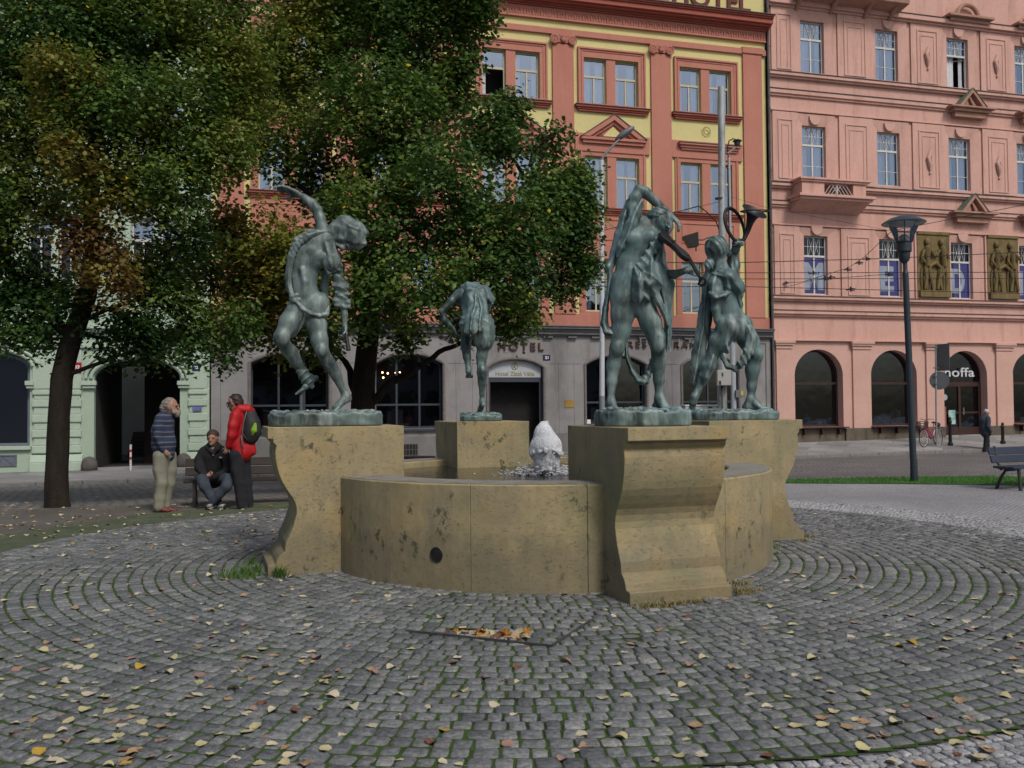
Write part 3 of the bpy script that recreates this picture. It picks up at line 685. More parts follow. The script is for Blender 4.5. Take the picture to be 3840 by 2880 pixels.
fr_sill = FB(); [fr_sill.fb(a-.1, b+.1, .05, .16, c_-.1, c_) for a, b, c_, d_, r in arches if c_ > 0]; fr_sill.build('window_sill', DARKF, hotel, bevel=.01)
# hotel door: pale grey sign panel in the arch, deep dark entrance
dr = FB(); dr.box(-12.89, -10.8, .12, .2, 2.56, 2.72); dr.box(-12.89, -12.78, .12, .2, -.2, 2.56); dr.box(-10.9, -10.8, .12, .2, -.2, 2.56); dfr = dr.build('entrance', DARKF, hotel)
A = arcpts(-12.86, -10.83, 3.1, .26, semi=False); sg = FB(); sg.prism([(-12.86, 2.73), (-10.83, 2.73)]+A[::-1], (0, .1, 0), (1, 0, 0), (0, 0, 1), (0, .05, 0)); sgn = sg.build('arch_sign', M('frosted_sign', (.42, .46, .5), (.38, .42, .46), rough=.4), dfr)
GOLD = M('dull_gold', (.3, .27, .13), (.25, .22, .1), scale=9, rough=.6, metal=.2)
text('sign_letters', 'Hotel Zlatá Váha', .22, GOLD, dfr, (-12.58+11.8, .095, 2.79), (1, 0, 0), (0, 0, 1), .01, .004, width=1.5)
em = FB(); em.tube([(-11.85+.11*math.cos(a), .09, 3.13+.11*math.sin(a)) for a in [2*math.pi*i/20 for i in range(21)]], .012, n=6)
em.tube([(-11.92, .09, 3.08), (-11.86, .088, 3.17), (-11.79, .09, 3.2)], .018, n=6); em.tube([(-11.9, .09, 3.17), (-11.82, .088, 3.1), (-11.8, .09, 3.05)], .016, n=6); em.build('emblem', GOLD, dfr)
text('wall_letters', 'HOTEL', .3, BRONZEL, hotel, (-12.52+11.8, -.1, 3.72), (1, 0, 0), (0, 0, 1.37), .05, .004, width=1.74, spacing=1.35)
text('wall_letters', 'RESTAURANT', .26, BRONZEL, hotel, (-7.42+11.8, -.1, 3.86), (1, 0, 0), (0, 0, 1.33), .05, .003, width=3.2, spacing=1.45)
sp = FB()
for x in (-6.95, -6.0, -5.35, -4.9):
    sp.box(x-.01, x+.01, -.2, -.06, 4.16, 4.18); sp.tube([(x, -.2, 4.2), (x, -.2, 4.06)], [.035, .028], n=8)
sp.build('sign_spotlight', M('spot_metal', (.3, .3, .3), rough=.4), hotel)
NAVY = M('navy_enamel', (.012, .015, .06), (.016, .02, .07), rough=.3); ENW = M('white_enamel', (.75, .76, .78), rough=.4)
FB().fb(-10.80, -10.52, .06, .08, 3.36, 3.56).build('house_number', NAVY, hotel); text('number_digits', '21', .14, ENW, hotel, (-10.73+11.8, -.083, 3.41), (1, 0, 0), (0, 0, 1), .006, .006, width=.14)
FB().fb(-9.97, -9.6, .06, .08, 1.6, 1.88).build('brass_plaque', M('brass', (.4, .28, .08), (.33, .22, .06), rough=.4, metal=.4), hotel)
text('plaque_letters', '■       ■■', .05, M('plaque_red', (.5, .05, .02)), hotel, (-9.93+11.8, -.082, 1.83), (1, 0, 0), (0, 0, 1), .004)
FB().fb(-9.12, -8.87, -.16, -.15, .98, 1.14).build('window_notice', ENW, hotel)
vg = FB(); mould(vg, -16.08, -15.5, -.06, .36, .1, .025, .12); [vg.fb(-16.05+i*.115, -16.03+i*.115, .1, .115, -.05, .35) for i in range(1, 5)]; vg.fb(-16.06, -15.52, .1, .115, .14, .16); v_ = vg.build('cellar_grille', M('grille_grey', (.1, .1, .1)), hotel)
FB().fb(-16.06, -15.52, .098, .102, -.04, .34).build('grille_opening', ROOM, v_)
for i, c in enumerate(pairs):
    for a, b in openings(c):
        for k, (z0, z1) in enumerate(((13.06, 14.89), (9.14, 11.14), (5.22, 7.23))):
            r1, r2 = random.uniform(.22, .5), random.uniform(.5, .8)
            window(hotel, a+.01, b-.01, z0+.01, z1-.01, .12, CREAMF, tr=.63, cover=[(0, r1), (r2, 1)] if random.random() < .6 else ([(0, 1)] if random.random() < .6 else [(0, .2)]), open_=(i == 2 and k == 0 and a < c), fw=.055)
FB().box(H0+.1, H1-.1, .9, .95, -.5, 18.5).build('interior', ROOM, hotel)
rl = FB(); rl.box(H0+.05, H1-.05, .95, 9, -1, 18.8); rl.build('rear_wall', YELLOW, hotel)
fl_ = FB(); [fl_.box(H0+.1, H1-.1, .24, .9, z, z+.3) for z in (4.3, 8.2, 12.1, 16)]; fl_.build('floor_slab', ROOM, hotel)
LAMPM = bpy.data.materials.new('warm_bulb'); LAMPM.use_nodes = True; LAMPM.node_tree.nodes['Principled BSDF'].inputs['Emission Color'].default_value = (1, .55, .25, 1); LAMPM.node_tree.nodes['Principled BSDF'].inputs['Emission Strength'].default_value = 14
for px_, py_ in ((1434, 1397), (1454, 1400), (1484, 1398), (1499, 1397), (1437, 1416)):
    q = at(px_, py_, 1); s_ = None
    # on the plane half a metre behind the glass
    r_ = ray(px_, py_); o2 = FO-FN*.5; k_ = (o2.x*FN.x+o2.y*FN.y)/(r_.x*FN.x+r_.y*FN.y); w_ = Vector((r_.x*k_, r_.y*k_)); s_, t_ = st(*w_)
    b_ = FB(); b_.ball((s_, .5, CH+r_.z*k_), .035, 8, 6); lb_ = b_.build('pendant_lamp', LAMPM, hotel); b_ = FB(); b_.tube([(s_, .5, CH+r_.z*k_+.03), (s_, .5, 3.4)], .006, n=5); b_.build('cord', ROOM, lb_)

DSP = [M('display_'+n, a, b, scale=6, rough=.7) for n, a, b in (('cloth', (.22, .2, .18), (.12, .1, .09)), ('wood', (.14, .08, .05), (.08, .05, .03)), ('cream', (.4, .37, .3), (.25, .22, .18)), ('red', (.25, .04, .03), (.12, .03, .02)))]
def display(par, a, b, z0, y, seed):
    rn = random.Random(seed)
    for i in range(rn.randint(4, 7)):
        x = rn.uniform(a+.2, b-.5); w = rn.uniform(.12, .45); h = rn.uniform(.15, .7); d_ = FB()
        if rn.random() < .5: d_.box(x, x+w, y, y+.12, z0, z0+h)
        else: d_.lathe([(w*.15, 0), (w*.35, h*.3), (w*.3, h*.6), (w*.1, h*.75), (w*.16, h)], (x, y+.15, z0), n=12)
        d_.build('window_display', DSP[rn.randrange(4)], par, bevel=0)
for i_, (a, b, c_, d_, r) in enumerate(arches):
    if c_ > 0: display(hotel, a, b, c_+.02, .5, 40+i_)
# ======================= pink building =======================
pink = house('pink_building', 0, 'salmon pink corner building with arched shopfronts, panelled pilasters and a small balcony')
Q0, Q1 = -1.2, 26
cols = [.88, 4.44, 8.0, 11.56, 15.12, 18.7, 22.3]
rows = [(15.2, 17.33), (10.75, 13.0), (6.1, 8.5)]
wl = FB(); hs = [(c-.55, c+.55, z0, z1, 0) for c in cols for z0, z1 in rows]
wall(wl, Q0, Q1, 4.2, 19.5, 0, hs, .26); wl.build('wall', PINK, pink, fix=False)
gfw = FB(); ar = [(c-1.12+.01, c+1.12, (.73 if i != 2 else .2), 3.87, 1.06) for i, c in enumerate(cols)]
wall(gfw, Q0, Q1, .0, 4.2, .06, ar, .45); gfw.build('ground_floor_wall', PINKL, pink, fix=False)
pn = FB(); ps = FB(); pa = FB()
piers = [(-1.05, .1)]+[(c+1.15, c+1.15+1.62) for c in cols]
for i, (a, b) in enumerate(piers):
    for (z0, z1), ztop in zip(rows, (17.8, 13.5, 8.85)):
        ps.fb(a, b, -.03, .07, z0-.1, ztop-.02)
        m0 = (a+b)/2; hw = .34 if i == 0 else .52; zb_ = z0+.02; zt_ = ztop-.32
        if not (z0 < 7 and i in (2, 3)):
            mould(pn, m0-hw, m0+hw, zb_-.02, zt_, .065, .05, .1); mould(pn, m0-hw+.17, m0+hw-.17, zb_-.02, zt_-.22, .065, .035, .09)
        if z0 > 9 and i >= 2:
            pa.tube([(m0+.05, -.1, z0+1.6), (m0-.1, -.13, z0+1.25), (m0-.02, -.14, z0+.95), (m0, -.1, z0+.7)], [.03, .09, .1, .02], n=8); pa.tube([(m0+.1, -.1, z0+1.35), (m0+.1, -.12, z0+1.1), (m0+.02, -.12, z0+.9)], [.02, .06, .02], n=8)
            pa.ball((m0, -.1, z0+.62), .05, 8, 6)
    c_ = a-.0
for c in cols:
    for (z0, z1), ztop in zip(rows, (17.8, 13.5, 8.85)):
        for sgn_ in (-1, 1):                       # splayed jambs beside each window
            xo, xi = c+sgn_*.95, c+sgn_*.56
            ps.add([(xo, -.07, z0-.1), (xi, -.003, z0-.1), (xi, -.003, z1+.03), (xo, -.07, ztop-.05)], [(0, 1, 2, 3)])
        ps.add([(c-.95, -.07, ztop-.05), (c+.95, -.07, ztop-.05), (c+.56, -.003, z1+.03), (c-.56, -.003, z1+.03)], [(0, 1, 2, 3)])
        if z0 < 15 or c > 3:
            pa.prism([(c-.26*math.cos(a), z1+.36-.34*math.sin(a)) for a in [math.pi*j/10 for j in range(11)]], (0, -.12, 0), (1, 0, 0), (0, 0, 1), (0, .13, 0))
ps.build('pilaster', PINK, pink, fix=False); pn.build('panel_moulding', PINKL, pink); pa.build('plaster_ornament', PINKL, pink, smooth='auto')
st_ = FB(); fs = FB()
for z, h, t_ in ((14.93, .13, .2), (10.43, .13, .2), (5.88, .12, .2)):
    st_.fb(Q0, Q1, -.02, t_, z, z+h); st_.fb(Q0, Q1, -.02, t_*.6, z-.08, z); fs.fb(Q0, Q1, -.02, t_+.03, z+h, z+h+.025)
for z, h, t_ in ((14.2, .17, .14), (9.68, .15, .14), (5.28, .14, .18), (17.83, .2, .25)):
    st_.fb(Q0, Q1, -.02, t_, z, z+h); st_.fb(Q0, Q1, -.02, t_*.55, z-.09, z); fs.fb(Q0, Q1, -.02, t_+.03, z+h, z+h+.025)
for z in (13.5, 8.86): st_.fb(Q0, Q1, -.02, .1, z, z+.06)
st_.build('string_course', PINKD if False else PINK, pink, bevel=.012); fs.build('flashing', FLASH, pink)
pd = FB(); pf = FB()
for c in cols[2:]:
    for z in (14.28, 9.76):
        c2 = c+.42 if False else c+.4
        pd.fb(c2-1.15, c2+1.15, -.02, .5, z-.07, z); pd.fb(c2-.95, c2+.95, -.02, .38, z-.2, z-.07); pd.fb(c2-.8, c2+.8, -.02, .26, z-.42, z-.2)
        for sg_, ea in ((1, c2-.72), (-1, c2+.72)):
            pd.prism([(ea, z), (c2, z+.78), (c2, z+.6), (ea+sg_*.2, z)], (0, -.42, 0), (1, 0, 0), (0, 0, 1), (0, .44, 0)); pf.prism([(ea-sg_*.02, z+.0), (c2, z+.81), (c2, z+.78), (ea, z)], (0, -.45, 0), (1, 0, 0), (0, 0, 1), (0, .47, 0))
        pd.prism([(c2-.55, z), (c2+.55, z), (c2, z+.62)], (0, -.2, 0), (1, 0, 0), (0, 0, 1), (0, .2, 0)); pd.tube([(c2-.05, -.25, z+.45), (c2+.12, -.3, z+.05)], [.05, .08], n=6)
    pd.fb(c-.75, c+1.55, -.02, .5, 18.1, 18.2); pd.fb(c-.6, c+1.4, -.02, .34, 17.95, 18.1); pd.tube([(c+.4+.55*math.cos(a), -.2, 18.2+.55*math.sin(a)) for a in [math.pi*j/12 for j in range(13)]], .1, n=8)
pd.build('pediment', PINKD, pink, bevel=.01); pf.build('pediment_flashing', M('green_copper', (.14, .17, .13), (.1, .13, .1), scale=4), pink)
bl = FB(); bl.fb(-.2, .82, .0, .75, 10.02, 10.5); bl.fb(2.15, 2.75, .0, .75, 10.02, 10.5); bl.fb(-.28, 2.85, .0, .82, 10.5, 10.58); bl.fb(-.34, 2.92, .0, .88, 10.58, 10.66)
bl.fb(-.45, 3.05, .0, .98, 9.88, 9.99); bl.fb(-.38, 2.97, .0, .88, 9.78, 9.88); bl.prism([(.0, 9.78), (.8, 9.78), (.05, 9.42), (0, 9.42)], (-.3, 0, 0), (0, -1, 0), (0, 0, 1), (3.2, 0, 0)); bal = bl.build('balcony', PINK, pink, bevel=.012)
gr = FB(); [gr.bar((.84+i*.16, -.7, 10.04), (.84+i*.16+.32*(1 if i < 4 else -1), -.7, 10.48), .05, .02) for i in range(9)]; gr.fb(.82, 2.15, .69, .71, 10.02, 10.06); gr.fb(1.4, 1.46, .66, .72, 10.02, 10.5)
gr.build('balcony_railing', M('whitish_wood', (.5, .48, .48), (.4, .38, .38), scale=6), bal)
tb = FB(); tb.prism([(0, 17.95), (.9, 18.1), (.95, 18.35), (0, 18.35)], (-.2, 0, 0), (0, -1, 0), (0, 0, 1), (5.1, 0, 0)); tb.fb(-.1, 4.8, 0, .85, 18.35, 19.4)
for x in (.1, 1.7, 3.3, 4.5): tb.tube([(x, -.75, 18.15), (x, -.4, 18.0), (x, -.08, 17.7)], [.1, .12, .08], n=8)
tb.build('upper_balcony', PINKD, pink, bevel=.02)
# ground floor trim
gt = FB()
for i, (a, b) in enumerate([(-1.09, -.4)]+[(c+1.55, c+1.55+.85) for c in cols]):
    gt.fb(a, b, .05, .14, .66, 3.88); gt.fb(a-.03, b+.03, .05, .18, 3.88, 4.02); gt.fb(a-.08, b+.08, .05, .24, 4.02, 4.1); gt.fb(a-.11, b+.11, .05, .28, 4.1, 4.2)
gt.fb(Q0, Q1, .0, .2, 4.2, 4.24)
gt.build('pier', PINKL, pink, bevel=.008)
pt = FB()
for a, b in [(-1.15, -.24)]+[(c+1.15, c+2.43) for c in cols]: pt.fb(a, b, .05, .17, -.3, .66)
for i, c in enumerate(cols):
    if i != 2: pt.fb(c-1.13, c+1.13, .05, .1, -.3, .655)
pt.build('plinth', PLINTH, pink, bevel=.01)
br = FB()
for i, c in enumerate(cols):
    if i == 2: continue
    br.fb(c-1.2, c+1.2, .05, .34, .68, .73)
    for x in (-.8, 0, .8): br.fb(c+x-.03, c+x+.03, .1, .28, .42, .68)
br.build('window_ledge', BROWNF, pink, bevel=.006)
for i, c in enumerate(cols):
    if i == 2:
        door = FB(); door.box(c-1.1, c+1.1, .3, .38, 2.36, 2.5); door.box(c-1.1, c-.98, .3, .38, .2, 2.36); door.box(c+.98, c+1.1, .3, .38, .2, 2.36); door.box(c-.06, c+.06, .3, .38, .2, 2.36)
        for sg_ in (-1, 1): door.box(c+sg_*.52-.46, c+sg_*.52+.46, .31, .37, .2, .62); door.box(c+sg_*.52-.46, c+sg_*.52+.46, .31, .37, 1.2, 1.28)
        dd = door.build('shop_door', BROWNF, pink, bevel=.006); FB().add([(c-1.05, .35, .25), (c+1.05, .35, .25), (c+1.05, .35, 2.4), (c-1.05, .35, 2.4)], [(0, 1, 2, 3)]).build('door_glass', GLASS_D, dd, fix=False)
        hh = FB(); hh.tube([(c+.15, .25, 1.15), (c+.15, .25, 1.45)], .03, n=8); hh.build('door_handle', M('chrome', (.6, .6, .58), rough=.25, metal=.9), dd)
        window(pink, c-1.1, c+1.1, 2.5, 3.85, .32, BROWNF, GLASS_D, fw=.06, tr=0, rise=1.04, mull=(), name='fanlight')
        FB().fb(c-1.15, c+1.15, .05, .45, .05, .19).build('doorstep', PLINTH, pink)
        dk = FB(); dk.prism([(c-.72+.13*math.cos(a), 1.9+.13*math.sin(a)) for a in [2*math.pi*j/20 for j in range(20)]], (0, .33, 0), (1, 0, 0), (0, 0, 1), (0, .01, 0)); dk.build('door_sticker', M('sticker', (.35, .4, .42)), dd)
        po = FB(); po.fb(c-.6, c-.25, -.29, -.28, .75, 1.35); po.build('door_poster', M('poster', (.5, .55, .55), (.05, .3, .25), scale=5), dd)
        po = FB(); po.fb(c-.95, c-.72, -.29, -.28, .6, 1.5); po.build('door_poster', M('poster_red', (.4, .12, .08), (.1, .1, .1), scale=7), dd)
    else:
        window(pink, c-1.1, c+1.1, .74, 3.85, .3, BROWNF, GLASS_D, fw=.07, tr=.565, rise=1.04, mull=(), name='shop_window', trh=.1)
for i_, c in enumerate(cols[:5]):
    if i_ != 2: display(pink, c-1.1, c+1.1, .76, .55, 70+i_)
text('shop_letters', 'hoffa', .55, M('shop_white', (.6, .62, .66), rough=.5), pink, (7.16, .2, 2.78), (1, 0, 0), (0, 0, 1), .05, .004, width=1.52, spacing=1.05)
PURP = M('purple_banner', (.15, .11, .5), (.125, .09, .43), scale=2, rough=.6); SILV = M('banner_letter', (.95, .96, .98), rough=.6)
for j, c in enumerate(cols):
    for k, (z0, z1) in enumerate(rows):
        ban = k == 2
        f = window(pink, c-.54, c+.54, z0+.01, z1-.01, .14, WHITEF, tr=.66, bars='X', open_=(j == 2 and k == 0), cover=None if ban else ([(0, .35), (.65, 1)] if (j+k) % 2 else [(0, .55), (.8, 1)]), fw=.045, glass=GLASS_B if ban else GLASS)
        if ban:
            x0 = c-.5 if j != 2 else c-.28
            FB().box(x0, c+.5, .185, .2, z0+.06, z0+(z1-z0)*.645).build('banner', PURP, f)
            L = 'MEDIA??'[j]
            if L != '?' and j < 4: text('banner_letter', L, 1, SILV, f, (c-.46 if L == 'M' else c-.4, .18, z0+.3), (1, 0, 0), (0, 0, 1.4), .006, .06 if L == 'M' else .035, width=.92 if L == 'M' else (.68 if L != 'I' else .2))
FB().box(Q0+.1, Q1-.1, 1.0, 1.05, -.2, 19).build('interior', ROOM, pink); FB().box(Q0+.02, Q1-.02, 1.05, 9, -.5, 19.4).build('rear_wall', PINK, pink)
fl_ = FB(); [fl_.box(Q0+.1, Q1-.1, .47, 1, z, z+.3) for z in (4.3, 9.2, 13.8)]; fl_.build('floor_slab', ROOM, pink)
# gilded relief panels
REL = M('ochre_relief', (.2, .145, .055), (.13, .095, .04), scale=4, rough=.8, bump=.5, c3=(.07, .055, .03), s3=4)
for a, flip in ((5.68, 1), (9.24, -1)):
    rp = FB(); rp.fb(a, a+1.62, .06, .1, 6.12, 8.88); rp.fb(a+.05, a+1.57, .1, .2, 6.12, 6.4); rp.fb(a, a+1.62, .1, .15, 8.76, 8.88)
    m0 = a+.81
    def fig(x, lean, fl):
        y = -.16
        rp.ball((x+lean*.5, y, 8.45), (.12, .09, .15)); rp.tube([(x+lean*.45, y, 8.3), (x+lean*.3, y, 8.15), (x+lean*.1, y, 7.75), (x, y, 7.4)], [.06, .2, .17, .19], n=10, flat=.6)
        rp.tube([(x-.08, y, 7.4), (x-.12+fl*.1, y, 6.95), (x-.1, y, 6.45)], [.12, .09, .06], n=8); rp.tube([(x+.08, y, 7.4), (x+.2*fl, y, 6.95), (x+.3*fl, y, 6.45)], [.12, .09, .06], n=8)
        rp.tube([(x+lean*.3+.16*fl, y-.03, 8.1), (x+.36*fl, y-.05, 7.85), (x+.5*fl, y-.03, 8.05)], [.07, .06, .045], n=7); rp.tube([(x+lean*.3-.16*fl, y-.03, 8.1), (x-.26*fl, y-.05, 7.75), (x-.05*fl, y-.05, 7.5)], [.07, .06, .045], n=7)
        for q in range(4): rp.tube([(x-.2+.12*q, y+.02, 7.35), (x-.25+.15*q, y+.03, 6.9), (x-.22+.13*q, y+.03, 6.42)], [.04, .05, .03], n=5)
    fig(m0-.42, .1, 1); fig(m0+.42, -.15, -1 if flip > 0 else 1); rp.tube([(m0-.5, -.14, 7.3), (m0, -.2, 7.55), (m0+.4, -.14, 7.3)], .08, n=7)
    rp.build('relief_panel', REL, pink, smooth='auto')
dpipe = FB(); dpipe.tube([(-1.25, -.16, .0), (-1.25, -.16, 19)], .055, n=10)
for z in (1, 2.6, 4.0, 6, 8.5, 11, 13.5, 16): dpipe.tube([(-1.25, -.16, z), (-1.25, -.16, z+.05)], .07, n=10)
dpipe.build('downpipe', M('zinc_pipe', (.1, .11, .11), (.05, .045, .045), scale=3, rough=.6), pink, smooth='auto')
rod = FB(); rod.fb(-.8, -.77, .06, .1, .9, 1.5); rod.fb(-.785, -.78, .06, .075, 1.5, 3.4); rod.fb(-.86, -.7, .06, .11, 1.27, 1.29); rod.build('conduit', FLASH, pink)

# ======================= mint green building =======================
mint = house('green_building', -26, 'mint green building with an arched carriage passage, partly behind the left tree')
G0, G1 = -42, -22.55
gw = FB(); gh = [(-31.6, -28.03, .52, 3.62, .55), (-26.13, -23.49, -.5, 3.3, .62), (-37.5, -34.2, .52, 3.62, .55)]
wall(gw, G0, G1, -1.2, 4.3, 0, gh, .3, semi=True)
uph = [(c+dx-.36, c+dx+.36, z0, z0+2.1, 0) for c in (-27.3, -24.2, -30.5, -34, -37.5) for dx in (-.45, .45) for z0 in (5.9, 9.9, 13.9)]
wall(gw, G0, G1, 4.3, 18, 0, uph, .2); gw.build('wall', GREEN, mint, fix=False)
rq = FB()
for a, b in ((-27.95, -26.5), (-23.23, -22.62), (-33.9, -31.9)):
    for i, (z0, z1) in enumerate(((.27, .52), (.78, 1.02), (1.26, 1.52), (1.76, 2.0), (2.15, 2.3))): rq.fb(a, b, -.02, .1, z0, z1); rq.fb(a+.04, b-.04, -.02, .05, z1, z1+.26)
    rq.fb(a-.05, b+.05, -.02, .2, -1, -.02); rq.prism([(.2, -.02), (.1, .22), (0, .22), (0, -.02)], (a-.05, 0, 0), (0, -1, 0), (0, 0, 1), (b-a+.1, 0, 0)); rq.fb(a, b, -.02, .07, 2.34, 3.6)
rq.fb(-22.75, -22.56, -.02, .06, -1, 2.35)
rq.build('rusticated_quoin', GREENL, mint, bevel=.025)
im = FB()
for a, b in ((-26.5, -26.05), (-23.57, -23.18), (-28.15, -27.9)): im.fb(a, b, -.02, .16, 2.46, 2.6); im.fb(a+.03, b-.03, -.02, .11, 2.36, 2.46)
for a, b, z, r in ((-26.13, -23.49, 2.68, .62), (-31.6, -28.03, 3.07, .55)):
    for off, t_, w_ in ((.09, .1, .06), (.24, .14, .05), (.38, .08, .04)):
        A = arcpts(a-off, b+off, z, r+off); im.tube([(p[0], -t_+.04, p[1]) for p in A], w_, n=6)
for z, t_ in ((4.3, .22), (4.2, .14), (3.68, .1), (8.7, .2), (12.7, .2), (16.6, .4)): im.fb(G0, G1, -.02, t_, z, z+.1)
im.fb(-31.7, -27.98, .0, .12, .4, .52)
im.build('moulding', GREENL, mint, bevel=.008)
for c in (-27.3, -24.2, -30.5, -34, -37.5):
    for z0 in (5.9, 9.9, 13.9):
        s_ = FB(); mould(s_, c-.98, c+.98, z0-.12, z0+2.25, 0, .13, .08); s_.fb(c-1.1, c+1.1, 0, .2, z0+2.35, z0+2.5); s_.fb(c-1.05, c+1.05, 0, .16, z0-.2, z0-.1); s_.fb(c-.09, c+.09, -.02, .05, z0, z0+2.1); s_.build('window_surround', GREENL, mint)
        for dx in (-.45, .45): window(mint, c+dx-.35, c+dx+.35, z0+.01, z0+2.09, .1, WHITEF, tr=.66, cover=[(0, .4), (.6, 1)] if z0 < 9 else [(0, .3)], fw=.05)
sw = window(mint, -31.55, -28.06, .53, 3.58, .2, M('blue_grey_frame', (.16, .18, .22)), glass_mat('hazy_shop_glass', (.6, .66, .75), .1, .25), fw=.08, tr=0, rise=.5, name='shop_window', mull=())
FB().box(-31.5, -28.1, .5, .52, .55, 3.5).build('window_display', M('display_blue', (.26, .32, .42), (.15, .19, .26), scale=1.2), sw)
FB().box(-29.2, -28.5, .44, .46, .6, 1.3).build('display_picture', M('display_red', (.22, .05, .06), (.12, .08, .1), scale=2.5), sw)
cg = FB(); mould(cg, -29.4, -28.4, -.12, .24, .0, .03, .04); cg.tube([(-29.3+i*.1, -.03, -.08+.28*((i*3 % 4)/3)) for i in range(9)], .012, n=5); cg.fb(-29.4, -28.4, .0, .02, -.12, .24); cg.build('cellar_grille', M('blue_grille', (.13, .15, .19)), mint)
# passage: side walls, vault, courtyard behind
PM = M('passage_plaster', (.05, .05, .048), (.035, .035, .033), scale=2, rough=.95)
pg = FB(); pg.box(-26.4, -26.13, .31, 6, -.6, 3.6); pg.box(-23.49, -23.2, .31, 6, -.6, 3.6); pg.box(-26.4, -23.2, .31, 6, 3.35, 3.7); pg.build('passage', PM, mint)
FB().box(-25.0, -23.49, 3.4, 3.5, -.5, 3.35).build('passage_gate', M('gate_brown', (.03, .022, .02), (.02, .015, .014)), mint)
cy = FB(); cy.box(-30, -19, 11, 11.2, -.5, 9); cy.build('courtyard_wall', M('courtyard_wall', (.34, .36, .34), (.28, .3, .28), scale=1), mint)
cy = FB(); cy.box(-25.75, -25.25, 10.9, 10.99, .1, 2.3); cy.build('courtyard_door', WHITEF, mint)
stp = FB(); [stp.box(-26.2, -24.6, 7.8+.3*i, 8.2+.3*i, -.4, -.25+.16*i) for i in range(7)]; stp.build('courtyard_steps', M('dark_steps', (.06, .055, .05)), mint)
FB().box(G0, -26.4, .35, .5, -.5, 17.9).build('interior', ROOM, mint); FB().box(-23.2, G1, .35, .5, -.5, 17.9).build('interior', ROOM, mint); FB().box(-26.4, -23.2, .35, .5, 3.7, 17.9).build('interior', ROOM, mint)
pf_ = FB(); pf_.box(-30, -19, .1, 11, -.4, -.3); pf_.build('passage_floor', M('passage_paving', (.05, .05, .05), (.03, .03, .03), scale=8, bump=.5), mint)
FB().fb(-26.86, -26.5, .07, .1, 2.86, 3.2).build('number_plate', M('red_enamel', (.38, .015, .02), rough=.35), mint); text('number_digits', '702', .15, ENW, mint, (-26.82+26, -.103, 3.0), (1, 0, 0), (0, 0, 1), .005, .006, width=.28)
text('plate_line', 'nám. Praha 1', .04, ENW, mint, (-26.8+26, -.103, 2.91), (1, 0, 0), (0, 0, 1), .005, .0, width=.24)
FB().fb(-23.1, -22.85, .07, .1, 2.95, 3.16).build('number_plate', NAVY, mint); text('number_digits', '22', .14, ENW, mint, (-23.04+26, -.103, 3.0), (1, 0, 0), (0, 0, 1), .005, .005, width=.13)
FB().fb(-23.08, -22.8, .05, .12, 1.6, 1.74).build('blue_plate', M('blue_enamel', (.05, .07, .25), (.2, .25, .45), scale=9), mint)
# small separate things on that pavement
def gl(s, t): x, y = xy(s, t); return (x, y, gz(x, y))
GRAN = M('granite_guard_stone', (.12, .11, .1), (.08, .075, .07), scale=6, rough=.9, bump=.5)
for s_, lab in ((-26.22, 'worn granite guard stone at the left foot of the green passage arch'), (-23.35, 'worn granite guard stone at the right foot of the green passage arch')):
    e = MB().lathe([(.24, -.05), (.25, .15), (.22, .3), (.14, .4), (.03, .44)], n=18).build('guard_stone', GRAN, smooth=True); e.location = gl(s_, .3); tag(e, lab, 'guard stone', 'guard stones of the passage')
rwp = empty('striped_post', gl(-24.9, .9), 0, 'slim white post with two red bands standing in the dark passage mouth', 'post')
MB().tube([(0, 0, 0), (0, 0, .82)], .035, n=12).build('post', M('post_white', (.65, .65, .63), rough=.5), rwp, smooth='auto')
for z in (.34, .58): MB().tube([(0, 0, z), (0, 0, z+.09)], .037, n=12).build('red_band', M('post_red', (.4, .03, .03), rough=.5), rwp, smooth='auto')

# unseen houses added across the square for the panes to mirror
far_side = empty('building', (0, -24, 0), 0, 'unseen plain plastered houses added across the square for the shop windows to mirror', 'building')
mo = MB()
mo.box(-45, -14, -8, 0, -1, 15); mo.box(-13.9, 12, -8, .3, -1, 17); mo.box(12.1, 48, -8, 0, -1, 14); mo.build('wall', M('far_plaster', (.3, .28, .24), (.24, .22, .2), scale=.3), far_side)
mo = MB()
for i in range(34):
    for z in (1.2, 5, 8.6, 12): x = -44+i*2.7; mo.box(x, x+1.2, .31, .36, z, z+2)
mo.build('window', M('far_window', (.03, .035, .04), rough=.2), far_side)
# ---------------- trees ----------------
def leaf_mat(name, stops, trans=.35):
    m = bpy.data.materials.new(name); m.use_nodes = True; t = m.node_tree; b = t.nodes['Principled BSDF']; out = t.nodes['Material Output']
    c = ramp(t, attr_node(t, 'tone'), stops); t.links.new(c, b.inputs['Base Color']); b.inputs['Roughness'].default_value = .48; b.inputs['Specular IOR Level'].default_value = .35
    tl = node(t, 'ShaderNodeBsdfTranslucent'); t.links.new(c, tl.inputs[0]); mx = node(t, 'ShaderNodeMixShader'); mx.inputs[0].default_value = trans
    t.links.new(b.outputs[0], mx.inputs[1]); t.links.new(tl.outputs[0], mx.inputs[2]); t.links.new(mx.outputs[0], out.inputs[0]); return m
GREENLEAF = leaf_mat('linden_leaves', [(0, (.022, .05, .016)), (.25, (.042, .102, .025)), (.45, (.085, .16, .033)), (.62, (.165, .22, .035)), (.8, (.21, .175, .03)), (.93, (.15, .085, .03)), (.97, (.5, .36, .02)), (1, (.55, .4, .02))])
BARK = M('dark_bark', (.02, .017, .014), (.036, .03, .024), scale=9, rough=1, bump=1, bscale=30, stretch=(1, 1, .25), spec=.15)
LEAF = np.array([(0, 0, 0), (.3, .42, .09), (.72, .34, .07), (1.05, 0, -.06), (.72, -.34, .07), (.3, -.42, .09), (-.1, .22, .04), (-.1, -.22, .04)])
